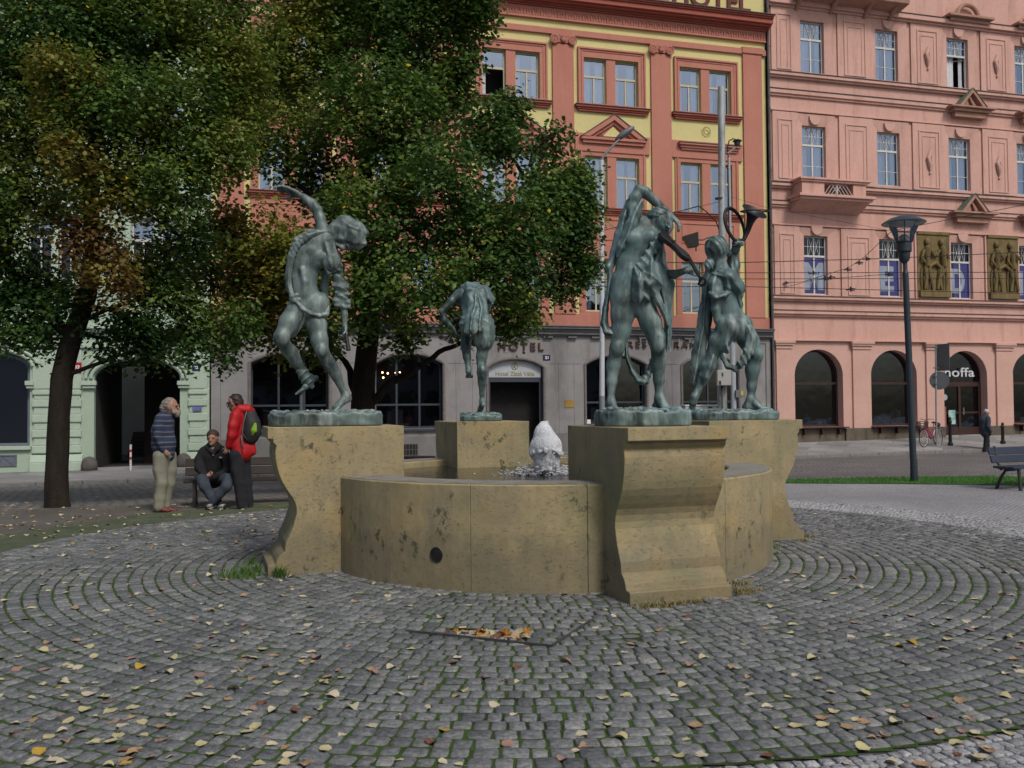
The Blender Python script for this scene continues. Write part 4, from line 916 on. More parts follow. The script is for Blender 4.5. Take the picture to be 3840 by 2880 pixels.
def leaves_mesh(name, C, size, tone, parent, mat, droop=.5, seed=0, azc=None):
    """C (n,3) leaf positions; heart shaped folded leaves of about `size`"""
    g = np.random.default_rng(seed); n = len(C)
    az = azc+g.normal(0, .75, n); el = g.normal(-droop, .4, n); roll = g.normal(0, .42, n); sz = size*g.uniform(.7, 1.25, n)
    d = np.stack([np.cos(az)*np.cos(el), np.sin(az)*np.cos(el), np.sin(el)], 1)
    s0 = np.stack([-np.sin(az), np.cos(az), np.zeros(n)], 1); u0 = np.cross(d, s0)
    s = s0*np.cos(roll)[:, None]+u0*np.sin(roll)[:, None]; u = np.cross(d, s)
    V = C[:, None, :]+(LEAF[None, :, 0, None]*d[:, None, :]+LEAF[None, :, 1, None]*s[:, None, :]-LEAF[None, :, 2, None]*u[:, None, :])*sz[:, None, None]
    b = (np.arange(n)*8)[:, None]
    F4 = np.concatenate([b+np.array([[0, 1, 2, 3]]), b+np.array([[0, 3, 4, 5]])]); F3 = np.concatenate([b+np.array([[0, 6, 1]]), b+np.array([[0, 5, 7]])])
    t = np.clip(tone, 0, 1)
    return np_mesh(name, V.reshape(-1, 3), [F4, F3], mat, parent, attr={'tone': np.concatenate([t, t, t, t])})
def fbm(P, f, o=0):
    return np.array([noise.fractal((p[0]*f+o, p[1]*f+o*2, p[2]*f), 1, 2, 3) for p in P])
def crown(parent, base, blobs, depth, leaf, dens, tonef, seed, thr=-.12, hide=()):
    """blobs: (px, py, r_px, dy, density, tone shift) in the 2212 px wide sketch; each becomes a ball of sprays at its own depth"""
    g = np.random.default_rng(seed); allP = []; allT = []; allA = []; cen = []
    for (bx, by, br, dy, dn, ts) in blobs:
        dd = depth+dy; c = at(bx*1.736, by*1.736, dd); r = br*1.736*dd/CF; cen.append((c, r))
        k = int(1.18*dens*dn*r*r)
        v = g.normal(size=(k, 3)); v /= np.linalg.norm(v, axis=1)[:, None]; rad = r*g.uniform(.15, 1, k)**.45*(1+.12*g.normal(size=k))
        Pc = np.array(c)+v*rad[:, None]*np.array([1, .9, .92])
        nz = fbm(Pc, .95, seed)+.5*fbm(Pc, 2.6, seed+5)
        keep = nz > thr; Pc = Pc[keep]; vk = v[keep]; ac = np.arctan2(vk[:, 1], vk[:, 0])+g.normal(0, .5, len(Pc))
        m_ = 13; sp = g.normal(size=(len(Pc), m_, 3))*np.array([.1, .1, .13]); L = Pc[:, None, :]+sp; L[:, :, 2] -= .02
        tn = tonef(Pc)+ts+g.normal(0, .05, len(Pc)); T = tn[:, None]+g.normal(0, .028, (len(Pc), m_)); allA.append(np.repeat(ac, m_))
        odd = g.random((len(Pc), m_)) < .0022; T[odd] = 1.0
        T[~odd] = np.clip(T[~odd], 0, .93)
        allP.append(L.reshape(-1, 3)); allT.append(T.ravel())
    P = np.concatenate(allP); T = np.concatenate(allT)
    P = P-np.array(base)
    return P, T, cen, np.concatenate(allA)
def limb(mb, a, b, ra, rb, n=7, sag=.0, wob=.08, seed=0):
    a, b = Vector(a), Vector(b); rn = random.Random(seed); L = (b-a).length; pts = []
    for i in range(n+1):
        t = i/n; p = a.lerp(b, t); w = math.sin(math.pi*t)*wob*L
        p += Vector((noise.noise((seed, t*3, 0))*w*1.6, noise.noise((seed, t*3, 5))*w*1.6, noise.noise((seed, t*3, 9))*w+sag*math.sin(math.pi*t)*L)); pts.append(p)
    mb.tube(pts, [lerp(ra, rb, (i/n)**.8) for i in range(n+1)], n=8 if ra > .06 else 5); return pts
def tree(name, px, py, label, trunkpts, limbs, blobs, depth, leaf, dens, tonef, seed, thr, ztone):
    b = ground(px, py); b.z = gz(b.x, b.y); e = empty(name, b, 0, label, 'tree', 'linden trees on the square')
    W_ = lambda p: at(p[0]*1.736, p[1]*1.736, depth+(p[2] if len(p) > 2 else 0))-b
    tk = MB(); P = [Vector((0, 0, -.15))]+[W_(p) for p, r in trunkpts]; P[0].x += 0; rr = [trunkpts[0][1]*1.25]+[r for p, r in trunkpts]
    # resample with gentle irregularity
    Q = []; RR = []
    for i in range(len(P)-1):
        for k in range(5):
            t = k/5; q = P[i].lerp(P[i+1], t); Q.append(q+Vector((noise.noise((q.z*1.3, seed, 0))*.03, noise.noise((q.z*1.3, seed, 4))*.03, 0))); RR.append(lerp(rr[i], rr[i+1], t)*(1+.06*noise.noise((q.z*2.2, seed, 9))))
    Q.append(P[-1]); RR.append(rr[-1]); tk.tube(Q, RR, n=16)
    for i, (p, q, ra, rb) in enumerate(limbs): limb(tk, W_(p), W_(q), ra, rb, 9, .03, .07, seed+i)
    Pl, T, cen, AZ = crown(e, b, blobs, depth, leaf, dens, tonef, seed, thr)
    rn = random.Random(seed); skel = [W_(p) for p, r in trunkpts[1:]]+[W_(l[1]) for l in limbs]+[W_(l[0]).lerp(W_(l[1]), .5) for l in limbs]
    for i, (c, r) in enumerate(cen):
        c = c-b; s_ = min(skel, key=lambda k_: (k_-c).length+max(0, k_.z-c.z)*1.2); limb(tk, s_, c, .05, .02, 6, .02, .1, seed+50+i)
        for k in range(6):
            v = Vector((rn.gauss(0, 1), rn.gauss(0, 1), rn.gauss(0, .7))).normalized()*r*rn.uniform(.75, 1.0); mid = s_.lerp(c, rn.uniform(.6, 1)); limb(tk, mid, c+v, .018, .006, 5, .0, .12, seed+i*7+k)
    tk.build('trunk', BARK, e, smooth=True, fix=False)
    leaves_mesh('crown', Pl, leaf, T, e, GREENLEAF, seed=seed, azc=AZ)
    return e, len(Pl)
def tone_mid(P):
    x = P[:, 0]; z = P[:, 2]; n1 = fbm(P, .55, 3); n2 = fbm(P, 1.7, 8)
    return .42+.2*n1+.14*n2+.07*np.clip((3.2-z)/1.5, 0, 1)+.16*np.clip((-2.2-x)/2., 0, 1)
blobs_mid = [(900, 60, 140, .4, 1, 0), (760, -60, 190, 1.2, 1, 0), (985, -40, 95, -.2, 1, 0), (960, 190, 70, .3, 1, 0), (1060, 290, 75, -.6, 1, 0), (1150, 300, 62, -1, 1.1, 0), (1200, 400, 78, -.8, 1, .0), (1235, 510, 62, -.4, 1, 0), (1215, 600, 62, -.2, 1, 0), (1130, 480, 100, -1.6, 1, .02),
  (1070, 590, 95, -1.8, 1, .06), (1110, 690, 48, -.8, 1, 0), (1010, 700, 50, -.4, .9, 0), (960, 420, 130, -1.6, 1, 0), (905, 590, 120, -2.2, 1, .08), (830, 260, 150, -.6, 1, -.02), (790, 470, 110, -2.0, .85, .05), (760, 640, 95, -2.0, .9, .04), (655, 120, 120, .6, 1, -.04), (620, 290, 110, 0, .7, -.02), (560, 520, 95, -1.6, .9, .24), (640, 570, 90, -2, .9, .1),
  (545, 640, 80, -1.4, 1, .1), (490, 720, 58, -1, .9, .02), (690, 735, 50, -1.2, .9, .02), (440, 610, 80, -.4, .9, .06), (600, 730, 48, -.6, .8, .04), (860, 720, 52, -.6, .8, -.05), (530, 160, 110, 1.5, .8, .1), (1160, 660, 42, -.6, .9, 0), (1275, 570, 30, -.5, 1, 0), (1040, 30, 40, 0, .9, 0), (1105, 240, 42, -.4, 1, 0), (1185, 300, 48, -.5, 1, 0), (1240, 390, 48, -.4, 1, 0), (1255, 460, 50, -.4, 1, 0), (470, 480, 60, -1.2, .9, .2), (1000, 130, 45, 0, .9, 0), (700, 400, 70, .5, .6, -.1), (350, 735, 55, .2, .7, 0)]
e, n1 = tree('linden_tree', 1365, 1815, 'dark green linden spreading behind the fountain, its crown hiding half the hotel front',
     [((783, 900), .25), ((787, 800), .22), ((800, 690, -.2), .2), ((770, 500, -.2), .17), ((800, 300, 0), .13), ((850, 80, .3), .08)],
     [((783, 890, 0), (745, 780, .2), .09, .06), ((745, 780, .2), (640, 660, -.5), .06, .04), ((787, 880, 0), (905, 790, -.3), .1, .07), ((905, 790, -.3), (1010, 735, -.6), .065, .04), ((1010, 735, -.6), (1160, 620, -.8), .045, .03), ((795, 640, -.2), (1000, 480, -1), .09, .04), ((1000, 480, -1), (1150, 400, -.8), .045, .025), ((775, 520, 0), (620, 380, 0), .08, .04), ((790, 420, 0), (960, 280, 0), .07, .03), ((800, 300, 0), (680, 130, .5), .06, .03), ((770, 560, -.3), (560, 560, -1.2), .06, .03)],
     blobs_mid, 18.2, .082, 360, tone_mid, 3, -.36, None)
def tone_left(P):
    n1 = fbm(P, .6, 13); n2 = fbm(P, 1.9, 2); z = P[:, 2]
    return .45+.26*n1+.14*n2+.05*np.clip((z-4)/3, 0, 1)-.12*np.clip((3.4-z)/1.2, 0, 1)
blobs_left = [(90, 80, 150, 0, 1, 0), (280, 60, 150, .4, 1, 0), (130, 200, 120, .3, .8, 0), (300, 320, 110, .2, .8, 0), (500, 260, 80, .3, .8, .02), (440, 40, 120, .3, 1, .05), (40, 270, 120, 0, .9, 0), (210, 240, 120, -.8, 1, 0), (380, 220, 110, -.3, .85, .04), (500, 150, 90, .2, .9, .1), (60, 430, 100, -.2, .9, 0), (230, 390, 100, -.8, .8, .1), (370, 390, 100, -.6, .9, -.04), (470, 330, 80, -.3, .9, .02), (50, 590, 80, .2, .7, -.05), (190, 520, 70, -.8, .7, .3), (150, 330, 60, -1.4, .9, .34), (280, 560, 80, -.2, .6, -.06), (400, 520, 70, 0, .7, -.06),
  (60, 690, 55, 0, .7, -.12), (170, 660, 60, -.3, .7, -.14), (290, 690, 58, 0, .75, -.12), (360, 640, 60, 0, .7, -.08), (240, 600, 60, -1, .7, .28), (-90, 200, 160, 0, .9, 0), (-80, 480, 140, 0, .8, 0), (330, 740, 36, .2, .7, -.1), (95, 740, 32, -.2, .7, -.12), (130, 160, 80, -1.2, .8, .2), (420, 690, 45, .3, .7, -.04), (240, 735, 42, .2, .8, -.1), (300, 752, 34, .1, .8, -.1), (425, 745, 42, .2, .8, -.06), (485, 765, 30, .2, .7, -.04), (110, 655, 60, .2, .8, -.1), (520, 690, 52, .4, .8, 0), (20, 640, 60, .2, .8, -.08), (330, 590, 70, .3, .8, -.06), (250, -60, 180, .5, .8, 0), (20, 720, 40, 0, .8, -.05)]
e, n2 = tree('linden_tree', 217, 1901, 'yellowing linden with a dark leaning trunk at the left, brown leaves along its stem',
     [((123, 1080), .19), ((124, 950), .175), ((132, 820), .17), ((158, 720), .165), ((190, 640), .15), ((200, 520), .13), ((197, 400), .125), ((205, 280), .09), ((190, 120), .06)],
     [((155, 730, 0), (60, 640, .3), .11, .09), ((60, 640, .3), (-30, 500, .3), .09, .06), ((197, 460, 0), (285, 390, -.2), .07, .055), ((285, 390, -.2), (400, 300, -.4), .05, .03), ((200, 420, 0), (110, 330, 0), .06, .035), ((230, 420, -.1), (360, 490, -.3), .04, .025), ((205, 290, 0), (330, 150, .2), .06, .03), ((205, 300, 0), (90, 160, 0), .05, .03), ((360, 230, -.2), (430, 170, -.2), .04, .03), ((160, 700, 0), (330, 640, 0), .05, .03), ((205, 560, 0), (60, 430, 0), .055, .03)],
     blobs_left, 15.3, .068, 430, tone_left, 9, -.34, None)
print('leaves', n1, n2)

# ---------------- fallen leaves ----------------
LV = []
LCOL = [('pale yellow', (.5, .46, .26), (.42, .37, .19)), ('tan', (.4, .27, .15), (.3, .19, .11)), ('pinkish brown', (.36, .22, .17), (.28, .16, .12)), ('golden yellow', (.5, .34, .05), (.4, .24, .04)), ('russet brown', (.2, .085, .045), (.13, .055, .03)), ('cream', (.55, .5, .36), (.44, .38, .26))]
LMAT = [M('fallen_leaf_'+n.replace(' ', '_'), a, b, scale=18, rough=.7, bump=.3, bscale=60) for n, a, b in LCOL]
outline = [(0, -.5), (.3, -.46), (.47, -.2), (.46, .08), (.3, .34), (.1, .5), (0, .66), (-.12, .48), (-.33, .32), (-.48, .05), (-.45, -.24), (-.26, -.47)]
for v_i in range(7):
    rn = random.Random(v_i*5+1); V = [(0, -.05, .0)]; n = len(outline); curl = rn.uniform(.15, .75); cup = rn.uniform(-.3, .5); tw = rn.uniform(-.5, .5)
    for ring_ in (.55, 1):
        for x, y in outline:
            x_, y_ = x*ring_*rn.uniform(.88, 1.1), y*ring_*rn.uniform(.9, 1.08); V.append((x_, y_, curl*x_*x_*1.6+cup*y_*y_+tw*x_*y_+rn.gauss(0, .025)))
    F = [(0, 1+i, 1+(i+1) % n) for i in range(n)]+[(1+i, 1+n+i, 1+n+(i+1) % n, 1+(i+1) % n) for i in range(n)]
    mb = MB().add(V, F); mb.tube([(0, -.45, .04), (.04, -.7, .03), (.03, -.95, .1)], .014, n=4); mz = min(p[2] for p in mb.v); mb.v = [(x, y, z-mz) for x, y, z in mb.v]; LV.append(mb)
LMESH = {}
def leaf_mesh(vi, ci):
    if (vi, ci) not in LMESH:
        o = LV[vi].build('fallen_leaf', LMAT[ci], smooth=True, fix=False); LMESH[vi, ci] = o.data; bpy.data.objects.remove(o)
    return LMESH[vi, ci]
spots = []
rn = random.Random(42)
def free(x, y):
    if (x-FC.x)**2+(y-FC.y)**2 < (RO+.03)**2: return False
    for kk, (o_, ang, c_) in PEDS.items():
        d = Vector((x, y))-c_; a_ = Vector((math.cos(ang), math.sin(ang)))
        if abs(d.dot(a_)) < .72 and abs(d.x*-a_.y+d.y*a_.x) < .52: return False
    return True
tries = 0
while len(spots) < 760 and tries < 60000:
    tries += 1; px_, py_ = rn.uniform(-60, 3900), 1850+1040*rn.random()**.8
    if tries % 6 == 0: px_, py_ = rn.uniform(-60, 1060), rn.uniform(1885, 2080)
    p = ground(px_, py_)
    if p.y > 17 or not free(p.x, p.y): continue
    dens_ = .45+.55*noise.noise((p.x*.7, p.y*.7, 3))+.25*(p.x < -1)+.3*(p.x > 2.6)
    if p.y > 9 and p.x > 2: dens_ *= .45
    if p.y < 7.6 and abs(p.x) < 1.2 and p.y > 6.2: dens_ *= .5
    if p.y > 11.5 and p.x < 0: dens_ += 1.2
    elif p.y < 11.5: dens_ *= .82
    if rn.random() > dens_: continue
    sz = rn.uniform(.034, .064)
    if any((p.x-q[0])**2+(p.y-q[1])**2 < .005 for q in spots) and rn.random() > .3: continue
    spots.append((p.x, p.y, sz, px_, py_))
spots.sort(key=lambda q: -q[2]/q[1])
rest = MB(); rv = []; rf = []; rt = []
def topz(x, y): return .024 if math.hypot(x-PC.x, y-PC.y) < PR+.9 else .01
for i, (x, y, sz, px_, py_) in enumerate(spots):
    ci = rn.choices(range(6), [36, 19, 9, 3, 4, 30])[0]; vi = rn.randrange(7); tilt = (rn.gauss(0, .12), rn.gauss(0, .12), rn.uniform(0, 6.28))
    if i < 300:
        o = bpy.data.objects.new('fallen_leaf', leaf_mesh(vi, ci)); COL.objects.link(o); o.location = (x, y, topz(x, y)-.003); o.rotation_euler = tilt; o.scale = (sz*1.15, sz*1.15, sz*1.15)
        tag(o, 'one of the %s fallen linden leaves lying on the grey cobbles' % LCOL[ci][0], 'leaf', 'fallen leaves on the cobbles')
    else:
        Mx = Euler(tilt).to_matrix(); b0 = len(rv); vv = LV[vi].v
        rv += [tuple(Mx @ Vector(p)*sz*1.15+Vector((x, y, topz(x, y)-.003))) for p in vv]; rf.append(([tuple(k+b0 for k in f) for f in LV[vi].f], ci))
me = bpy.data.meshes.new('leaf_litter'); me.from_pydata(rv, [], [f for fs_, c in rf for f in fs_])
for mt in LMAT: me.materials.append(mt)
k = 0
for fs_, c in rf:
    for f in fs_: me.polygons[k].material_index = c; k += 1
tag(link(bpy.data.objects.new('leaf_litter', me)), 'thin scatter of small faded leaves further back on the paving', 'leaf litter', kind='stuff')
# leaves heaped in the open hatch
hm = MB(); rn = random.Random(5)
hv = []; hfm = []
for i in range(150):
    a, b_ = rn.random(), rn.random(); p = HOLE[0].lerp(HOLE[1], a).lerp(HOLE[3].lerp(HOLE[2], a), lerp(.12, .95, b_)); mb = LV[rn.randrange(7)]; Mx = Euler((rn.gauss(0, .5), rn.gauss(0, .5), rn.uniform(0, 6.28))).to_matrix(); b0 = len(hv); z = rn.uniform(-.06, .02)
    hv += [tuple(Mx @ Vector(q)*.062+Vector((p.x, p.y, z))) for q in mb.v]; hfm.append(([tuple(k+b0 for k in f) for f in mb.f], rn.choices([0, 1, 3, 4], [2, 3, 5, 6])[0]))
me = bpy.data.meshes.new('leaf_heap'); me.from_pydata(hv, [], [f for fs_, c in hfm for f in fs_])
for mt in LMAT[:5]+[M('orange_leaf', (.42, .17, .03), (.3, .1, .02), scale=15)]: me.materials.append(mt)
k = 0
for fs_, c in hfm:
    for f in fs_: me.polygons[k].material_index = 5 if (c == 3 and k % 2) else c; k += 1
tag(link(bpy.data.objects.new('leaf_heap', me)), 'heap of wet orange and brown leaves filling the hatch gap', 'leaf heap', kind='stuff')
# weeds at the foot of the pedestals
def tuft(name, pts, n, mat, label, h=.16, spread=.1):
    V = []; F = []; rn = random.Random(name+label)
    for i in range(n):
        c = Vector(rn.choice(pts)); x, y = c.x+rn.gauss(0, spread), c.y+rn.gauss(0, spread*.6)
        if not free(x, y): continue
        a = rn.uniform(0, 6.28); hh = h*rn.uniform(.4, 1); lean = rn.uniform(.1, .9)*hh; w = .004; d = Vector((math.cos(a), math.sin(a), 0)); s_ = Vector((-d.y, d.x, 0))*w
        p0 = Vector((x, y, .005)); p1 = p0+d*lean*.4+Vector((0, 0, hh*.6)); p2 = p0+d*lean+Vector((0, 0, hh*.85)); b0 = len(V); V += [p0-s_, p0+s_, p1+s_*.8, p1-s_*.8, p2]; F += [(b0, b0+1, b0+2, b0+3), (b0+3, b0+2, b0+4)]
    o = MB().add(V, F).build(name, mat, fix=False); tag(o, label, 'weeds', kind='stuff')
WG = M('weed_green', (.05, .13, .02), (.09, .15, .03), scale=12); WD = M('dry_grass', (.3, .24, .1), (.16, .15, .05), scale=12)
tuft('weeds', [ground(955, 2150), ground(930, 2165), ground(975, 2120), ground(900, 2175)], 420, WG, 'green weeds sprouting at the foot of the left pedestal', .15, .1)
tuft('weeds', [ground(1040, 2170), ground(1050, 2172)], 130, WG, 'small grass tuft before the left pedestal side', .17, .03)
tuft('weeds', [ground(2480, 2280), ground(2540, 2272), ground(2430, 2284), ground(2600, 2262)], 700, WD, 'dry yellow grass along the foot of the front pedestal', .07, .08)
tuft('weeds', [ground(2770, 2235), ground(2800, 2225), ground(2760, 2200)], 420, WD, 'dry straw tuft beside the right corner of the front pedestal', .08, .08)
tuft('weeds', [ground(2890, 2085), ground(2888, 2060), ground(2870, 2110), ground(2885, 2040)], 420, WG, 'low green weeds between basin wall and right pedestal', .07, .05)
tuft('weeds', [ground(3020, 2035), ground(3030, 2020)], 160, WD, 'dry weeds at the foot of the far right pedestal', .07, .05)
# ---------------- sculpting: smooth unions of tapered volumes, meshed as one skin ----------------
class Clay:
    def __init__(s, k=.02): s.p = []; s.k = k
    thin = 1.0
    def cap(s, a, b, ra, rb=None, k=None, flat=None, fold=None):
        """tapered limb; flat=(direction, factor<1) squashes the section; fold=(direction, waves per metre, depth)"""
        s.p.append(('c', np.array(a, float), np.array(b, float), ra*s.thin, (rb if rb is not None else ra)*s.thin, k if k is not None else s.k, flat, fold)); return s
    def path(s, pts, rs, k=None, flat=None, fold=None):
        if isinstance(rs, (int, float)): rs = [rs]*len(pts)
        for i in range(len(pts)-1): s.cap(pts[i], pts[i+1], rs[i], rs[i+1], k, flat, fold)
        return s
    def ell(s, c, r, ax=None, k=None, fold=None):
        """ellipsoid; ax = 3 orthogonal axes or a single long axis"""
        if ax is None: A = np.eye(3)
        else:
            z = Vector(ax).normalized(); x = z.cross(Vector((0, 1, 0))); x = x.normalized() if x.length > .1 else Vector((1, 0, 0)); y = z.cross(x); A = np.array([x, y, z])
        s.p.append(('e', np.array(c, float), np.array(r, float), A, 0, k if k is not None else s.k, None, fold)); return s
    def cut(s, c, r, k=.01): s.p.append(('x', np.array(c, float), np.array(r, float) if not isinstance(r, (int, float)) else np.array((r, r, r)), np.eye(3), 0, k, None, None)); return s
    def mesh(s, h):
        lo = np.full(3, 1e9); hi = -lo
        for q in s.p:
            if q[0] == 'c': R_ = max(q[3], q[4]); lo = np.minimum(lo, np.minimum(q[1], q[2])-R_-.03); hi = np.maximum(hi, np.maximum(q[1], q[2])+R_+.03)
            elif q[0] in 'es': R_ = q[2].max()+.03; lo = np.minimum(lo, q[1]-R_); hi = np.maximum(hi, q[1]+R_)
        n = np.ceil((hi-lo)/h).astype(int)+1; D = np.full(n, .2, np.float32)
        X = [lo[i]+h*np.arange(n[i]) for i in range(3)]
        for q in s.p:
            if q[0] == 'c': R_ = max(q[3], q[4]); a0 = np.minimum(q[1], q[2])-R_-q[5]-.03; a1 = np.maximum(q[1], q[2])+R_+q[5]+.03
            else: R_ = q[2].max()+q[5]+.03; a0 = q[1]-R_; a1 = q[1]+R_
            i0 = np.clip(((a0-lo)/h).astype(int), 0, n-1); i1 = np.clip(np.ceil((a1-lo)/h).astype(int)+1, 1, n)
            sl_ = tuple(slice(i0[i], i1[i]) for i in range(3)); g = np.stack(np.meshgrid(*[X[i][sl_[i]] for i in range(3)], indexing='ij'), -1).astype(np.float32)
            if q[0] == 's':
                v = g-q[1]; ca, sa = math.cos(q[4]), math.sin(q[4]); x_ = v[..., 0]*ca+v[..., 1]*sa; y_ = -v[..., 0]*sa+v[..., 1]*ca; rx, ry, h_ = q[2]
                th_ = np.arctan2(y_/ry, x_/rx); e_ = (np.abs(x_/rx)**3.2+np.abs(y_/ry)**3.2)**(1/3.2)+.014*np.sin(th_*5+1)+.004*np.sin(th_*23+v[..., 2]*40)+.005*np.sin(v[..., 2]*60+th_*9)
                dxy = (e_-1)*min(rx, ry); top_ = h_+.008*np.sin(x_*23+2*np.sin(y_*17))+.007*np.sin(y_*29+x_*13)+.006*np.sin(x_*61+y_*47); dz = np.maximum(v[..., 2]-top_, -v[..., 2]); hh = np.clip(.5+.5*(dxy-dz)/.02, 0, 1); d = dz*(1-hh)+dxy*hh+.02*hh*(1-hh)
            elif q[0] == 'c':
                a, b, ra, rb = q[1:5]; ab = b-a; L2 = max(ab@ab, 1e-9); v = g-a; t = np.clip((v@ab)/L2, 0, 1); w = v-t[..., None]*ab
                if q[6] is not None:
                    dr = np.array(q[6][0], float); dr /= np.linalg.norm(dr); c = w@dr; d = np.sqrt(np.maximum((w*w).sum(-1)-c*c, 0)+(c/q[6][1])**2); r = ra+(rb-ra)*t; d = (d-r)*(.5+.5*q[6][1])
                else: d = np.sqrt((w*w).sum(-1))-(ra+(rb-ra)*t)
            else:
                v = (g-q[1])@q[3].T; r = q[2]; k0 = np.sqrt(((v/r)**2).sum(-1)); k1 = np.sqrt(((v/(r*r))**2).sum(-1))+1e-6; d = k0*(k0-1)/k1
            if q[7] is not None:
                fd = np.array(q[7][0], float); fd /= np.linalg.norm(fd); ang_ = False
                if q[0] == 'c':
                    axd = (q[2]-q[1])/max(np.linalg.norm(q[2]-q[1]), 1e-6); ang_ = abs(axd@fd) < .72 and q[6] is None or (q[6] is not None and abs(axd@fd) < .9)
                if ang_:        # pleats run along the cloth
                    e1 = np.cross(axd, (.13, 1, .21)); e1 /= np.linalg.norm(e1); e2 = np.cross(axd, e1); phi = np.arctan2(w@e1, w@e2); N_ = max(3, round((q[3]+q[4])*3.1416*q[7][1]*.5))
                    wob = .35*np.sin(g[..., 2]*11+g[..., 0]*5)+.15*np.sin(g[..., 2]*31+1.7); d = d-q[7][2]*1.15*(1-2*np.abs(np.sin((phi*N_+wob)*.5)))
                else:
                    ph = (g@fd)*q[7][1]*6.283; wob = .9*np.sin(g[..., 0]*11+g[..., 2]*6)+.7*np.sin(g[..., 2]*15-g[..., 0]*8+g[..., 1]*9); d = d-q[7][2]*(1-2*np.abs(np.sin((ph+wob)*.5)))
            k = q[5]; E = D[sl_]
            if q[0] == 'x': d = -d; hh = np.clip(.5-.5*(E-d)/k, 0, 1); D[sl_] = E*(1-hh)+d*hh+k*hh*(1-hh)
            else: hh = np.clip(.5+.5*(E-d)/k, 0, 1); D[sl_] = E*(1-hh)+d*hh-k*hh*(1-hh)
        return nets(D, lo, h)
def nets(D, lo, h):
    S = D < 0; n = D.shape; c = np.zeros([q-1 for q in n], np.int8)
    for i in (0, 1):
        for j in (0, 1):
            for k in (0, 1): c += S[i:n[0]-1+i, j:n[1]-1+j, k:n[2]-1+k]
    mask = (c > 0) & (c < 8); ids = np.full(c.shape, -1, np.int64); cells = np.argwhere(mask); ids[mask] = np.arange(len(cells)); P = np.zeros((len(cells), 3)); cnt = np.zeros(len(cells))
    co = [(0, 0, 0), (1, 0, 0), (0, 1, 0), (1, 1, 0), (0, 0, 1), (1, 0, 1), (0, 1, 1), (1, 1, 1)]
    for a in co:
        for ax in range(3):
            if a[ax] == 0:
                b = list(a); b[ax] = 1; A = cells+np.array(a); B = cells+np.array(b); da = D[A[:, 0], A[:, 1], A[:, 2]]; db = D[B[:, 0], B[:, 1], B[:, 2]]; m = (da < 0) != (db < 0)
                t = da[m]/(da[m]-db[m]+1e-12); q = np.tile(np.array(a, float), (m.sum(), 1)); q[:, ax] = t; P[m] += q; cnt[m] += 1
    V = (cells+P/cnt[:, None])*h+lo; F = []
    for ax in range(3):
        u, v = (ax+1) % 3, (ax+2) % 3; s0 = [slice(1, -1)]*3; s1 = [slice(1, -1)]*3; s0[ax] = slice(0, n[ax]-1); s1[ax] = slice(1, n[ax])
        for q in (u, v): s0[q] = slice(1, n[q]-1); s1[q] = slice(1, n[q]-1)
        A = S[tuple(s0)]; B = S[tuple(s1)]; off = np.ones(3, int); off[ax] = 0
        for sgn_, mm in ((1, A & ~B), (-1, ~A & B)):
            e = np.argwhere(mm)+off
            if not len(e): continue
            def cid(du, dv): w = e.copy(); w[:, u] += du; w[:, v] += dv; return ids[w[:, 0], w[:, 1], w[:, 2]]
            q = np.stack([cid(-1, -1), cid(0, -1), cid(0, 0), cid(-1, 0)], 1); F.append(q if sgn_ > 0 else q[:, ::-1])
    F = np.concatenate(F); F = F[(F >= 0).all(1)]; return V, F
def clay_obj(name, clay, h, mat, parent, relax=1):
    V, F = clay.mesh(h)
    for _ in range(relax):
        e = np.concatenate([F[:, [0, 1]], F[:, [1, 2]], F[:, [2, 3]], F[:, [3, 0]]]); acc = np.zeros_like(V); c = np.zeros(len(V))
        np.add.at(acc, e[:, 0], V[e[:, 1]]); np.add.at(c, e[:, 0], 1); V = V*.5+.5*acc/np.maximum(c, 1)[:, None]
    return np_mesh(name, V, F, mat, parent, smooth=True)
def bronze_mat(name, dark, mid, pale, blue):
    m = bpy.data.materials.new(name); m.use_nodes = True; t = m.node_tree; b = t.nodes['Principled BSDF']
    c = mix_rgb(t, ramp(t, tex(t, 4.2, 8, (1, 1, .55), .7), [(.4, 0.), (.6, 1.)]), dark, mid)
    c = mix_rgb(t, ramp(t, tex(t, 6, 6, (1.5, 1.5, .3), .62, 4), [(.5, 0.), (.72, .65)]), c, pale)        # rain streaks
    c = mix_rgb(t, ramp(t, tex(t, 2.3, 5, (1, 1, .7), .6, 9), [(.52, 0.), (.7, .7)]), c, blue)
    gm = node(t, 'ShaderNodeNewGeometry'); c = mix_rgb(t, ramp(t, gm.outputs['Pointiness'], [(.4, .8), (.5, 0.)]), c, (.012, .02, .02)); c = mix_rgb(t, ramp(t, gm.outputs['Pointiness'], [(.515, 0.), (.6, .7)]), c, pale)  # shade of creases and highlights of raised edges put into the colour
    t.links.new(c, b.inputs['Base Color']); b.inputs['Metallic'].default_value = .1; t.links.new(ramp(t, tex(t, 6, 5, off=2), [(.3, .4), (.7, .66)]), b.inputs['Roughness']); b.inputs['Specular IOR Level'].default_value = .5
    bn = node(t, 'ShaderNodeBump', Strength=.55, Distance=.01); t.links.new(tex(t, 22, 7, (1, 1, .4)), bn.inputs['Height']); t.links.new(bn.outputs[0], b.inputs['Normal'])
    return m
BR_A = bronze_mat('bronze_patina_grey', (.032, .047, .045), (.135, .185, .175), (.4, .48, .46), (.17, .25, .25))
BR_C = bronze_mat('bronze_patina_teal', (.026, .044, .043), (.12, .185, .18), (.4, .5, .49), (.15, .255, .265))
BRDARK = M('dark_bronze', (.016, .016, .016), (.03, .028, .026), scale=9, rough=.5, metal=.3)
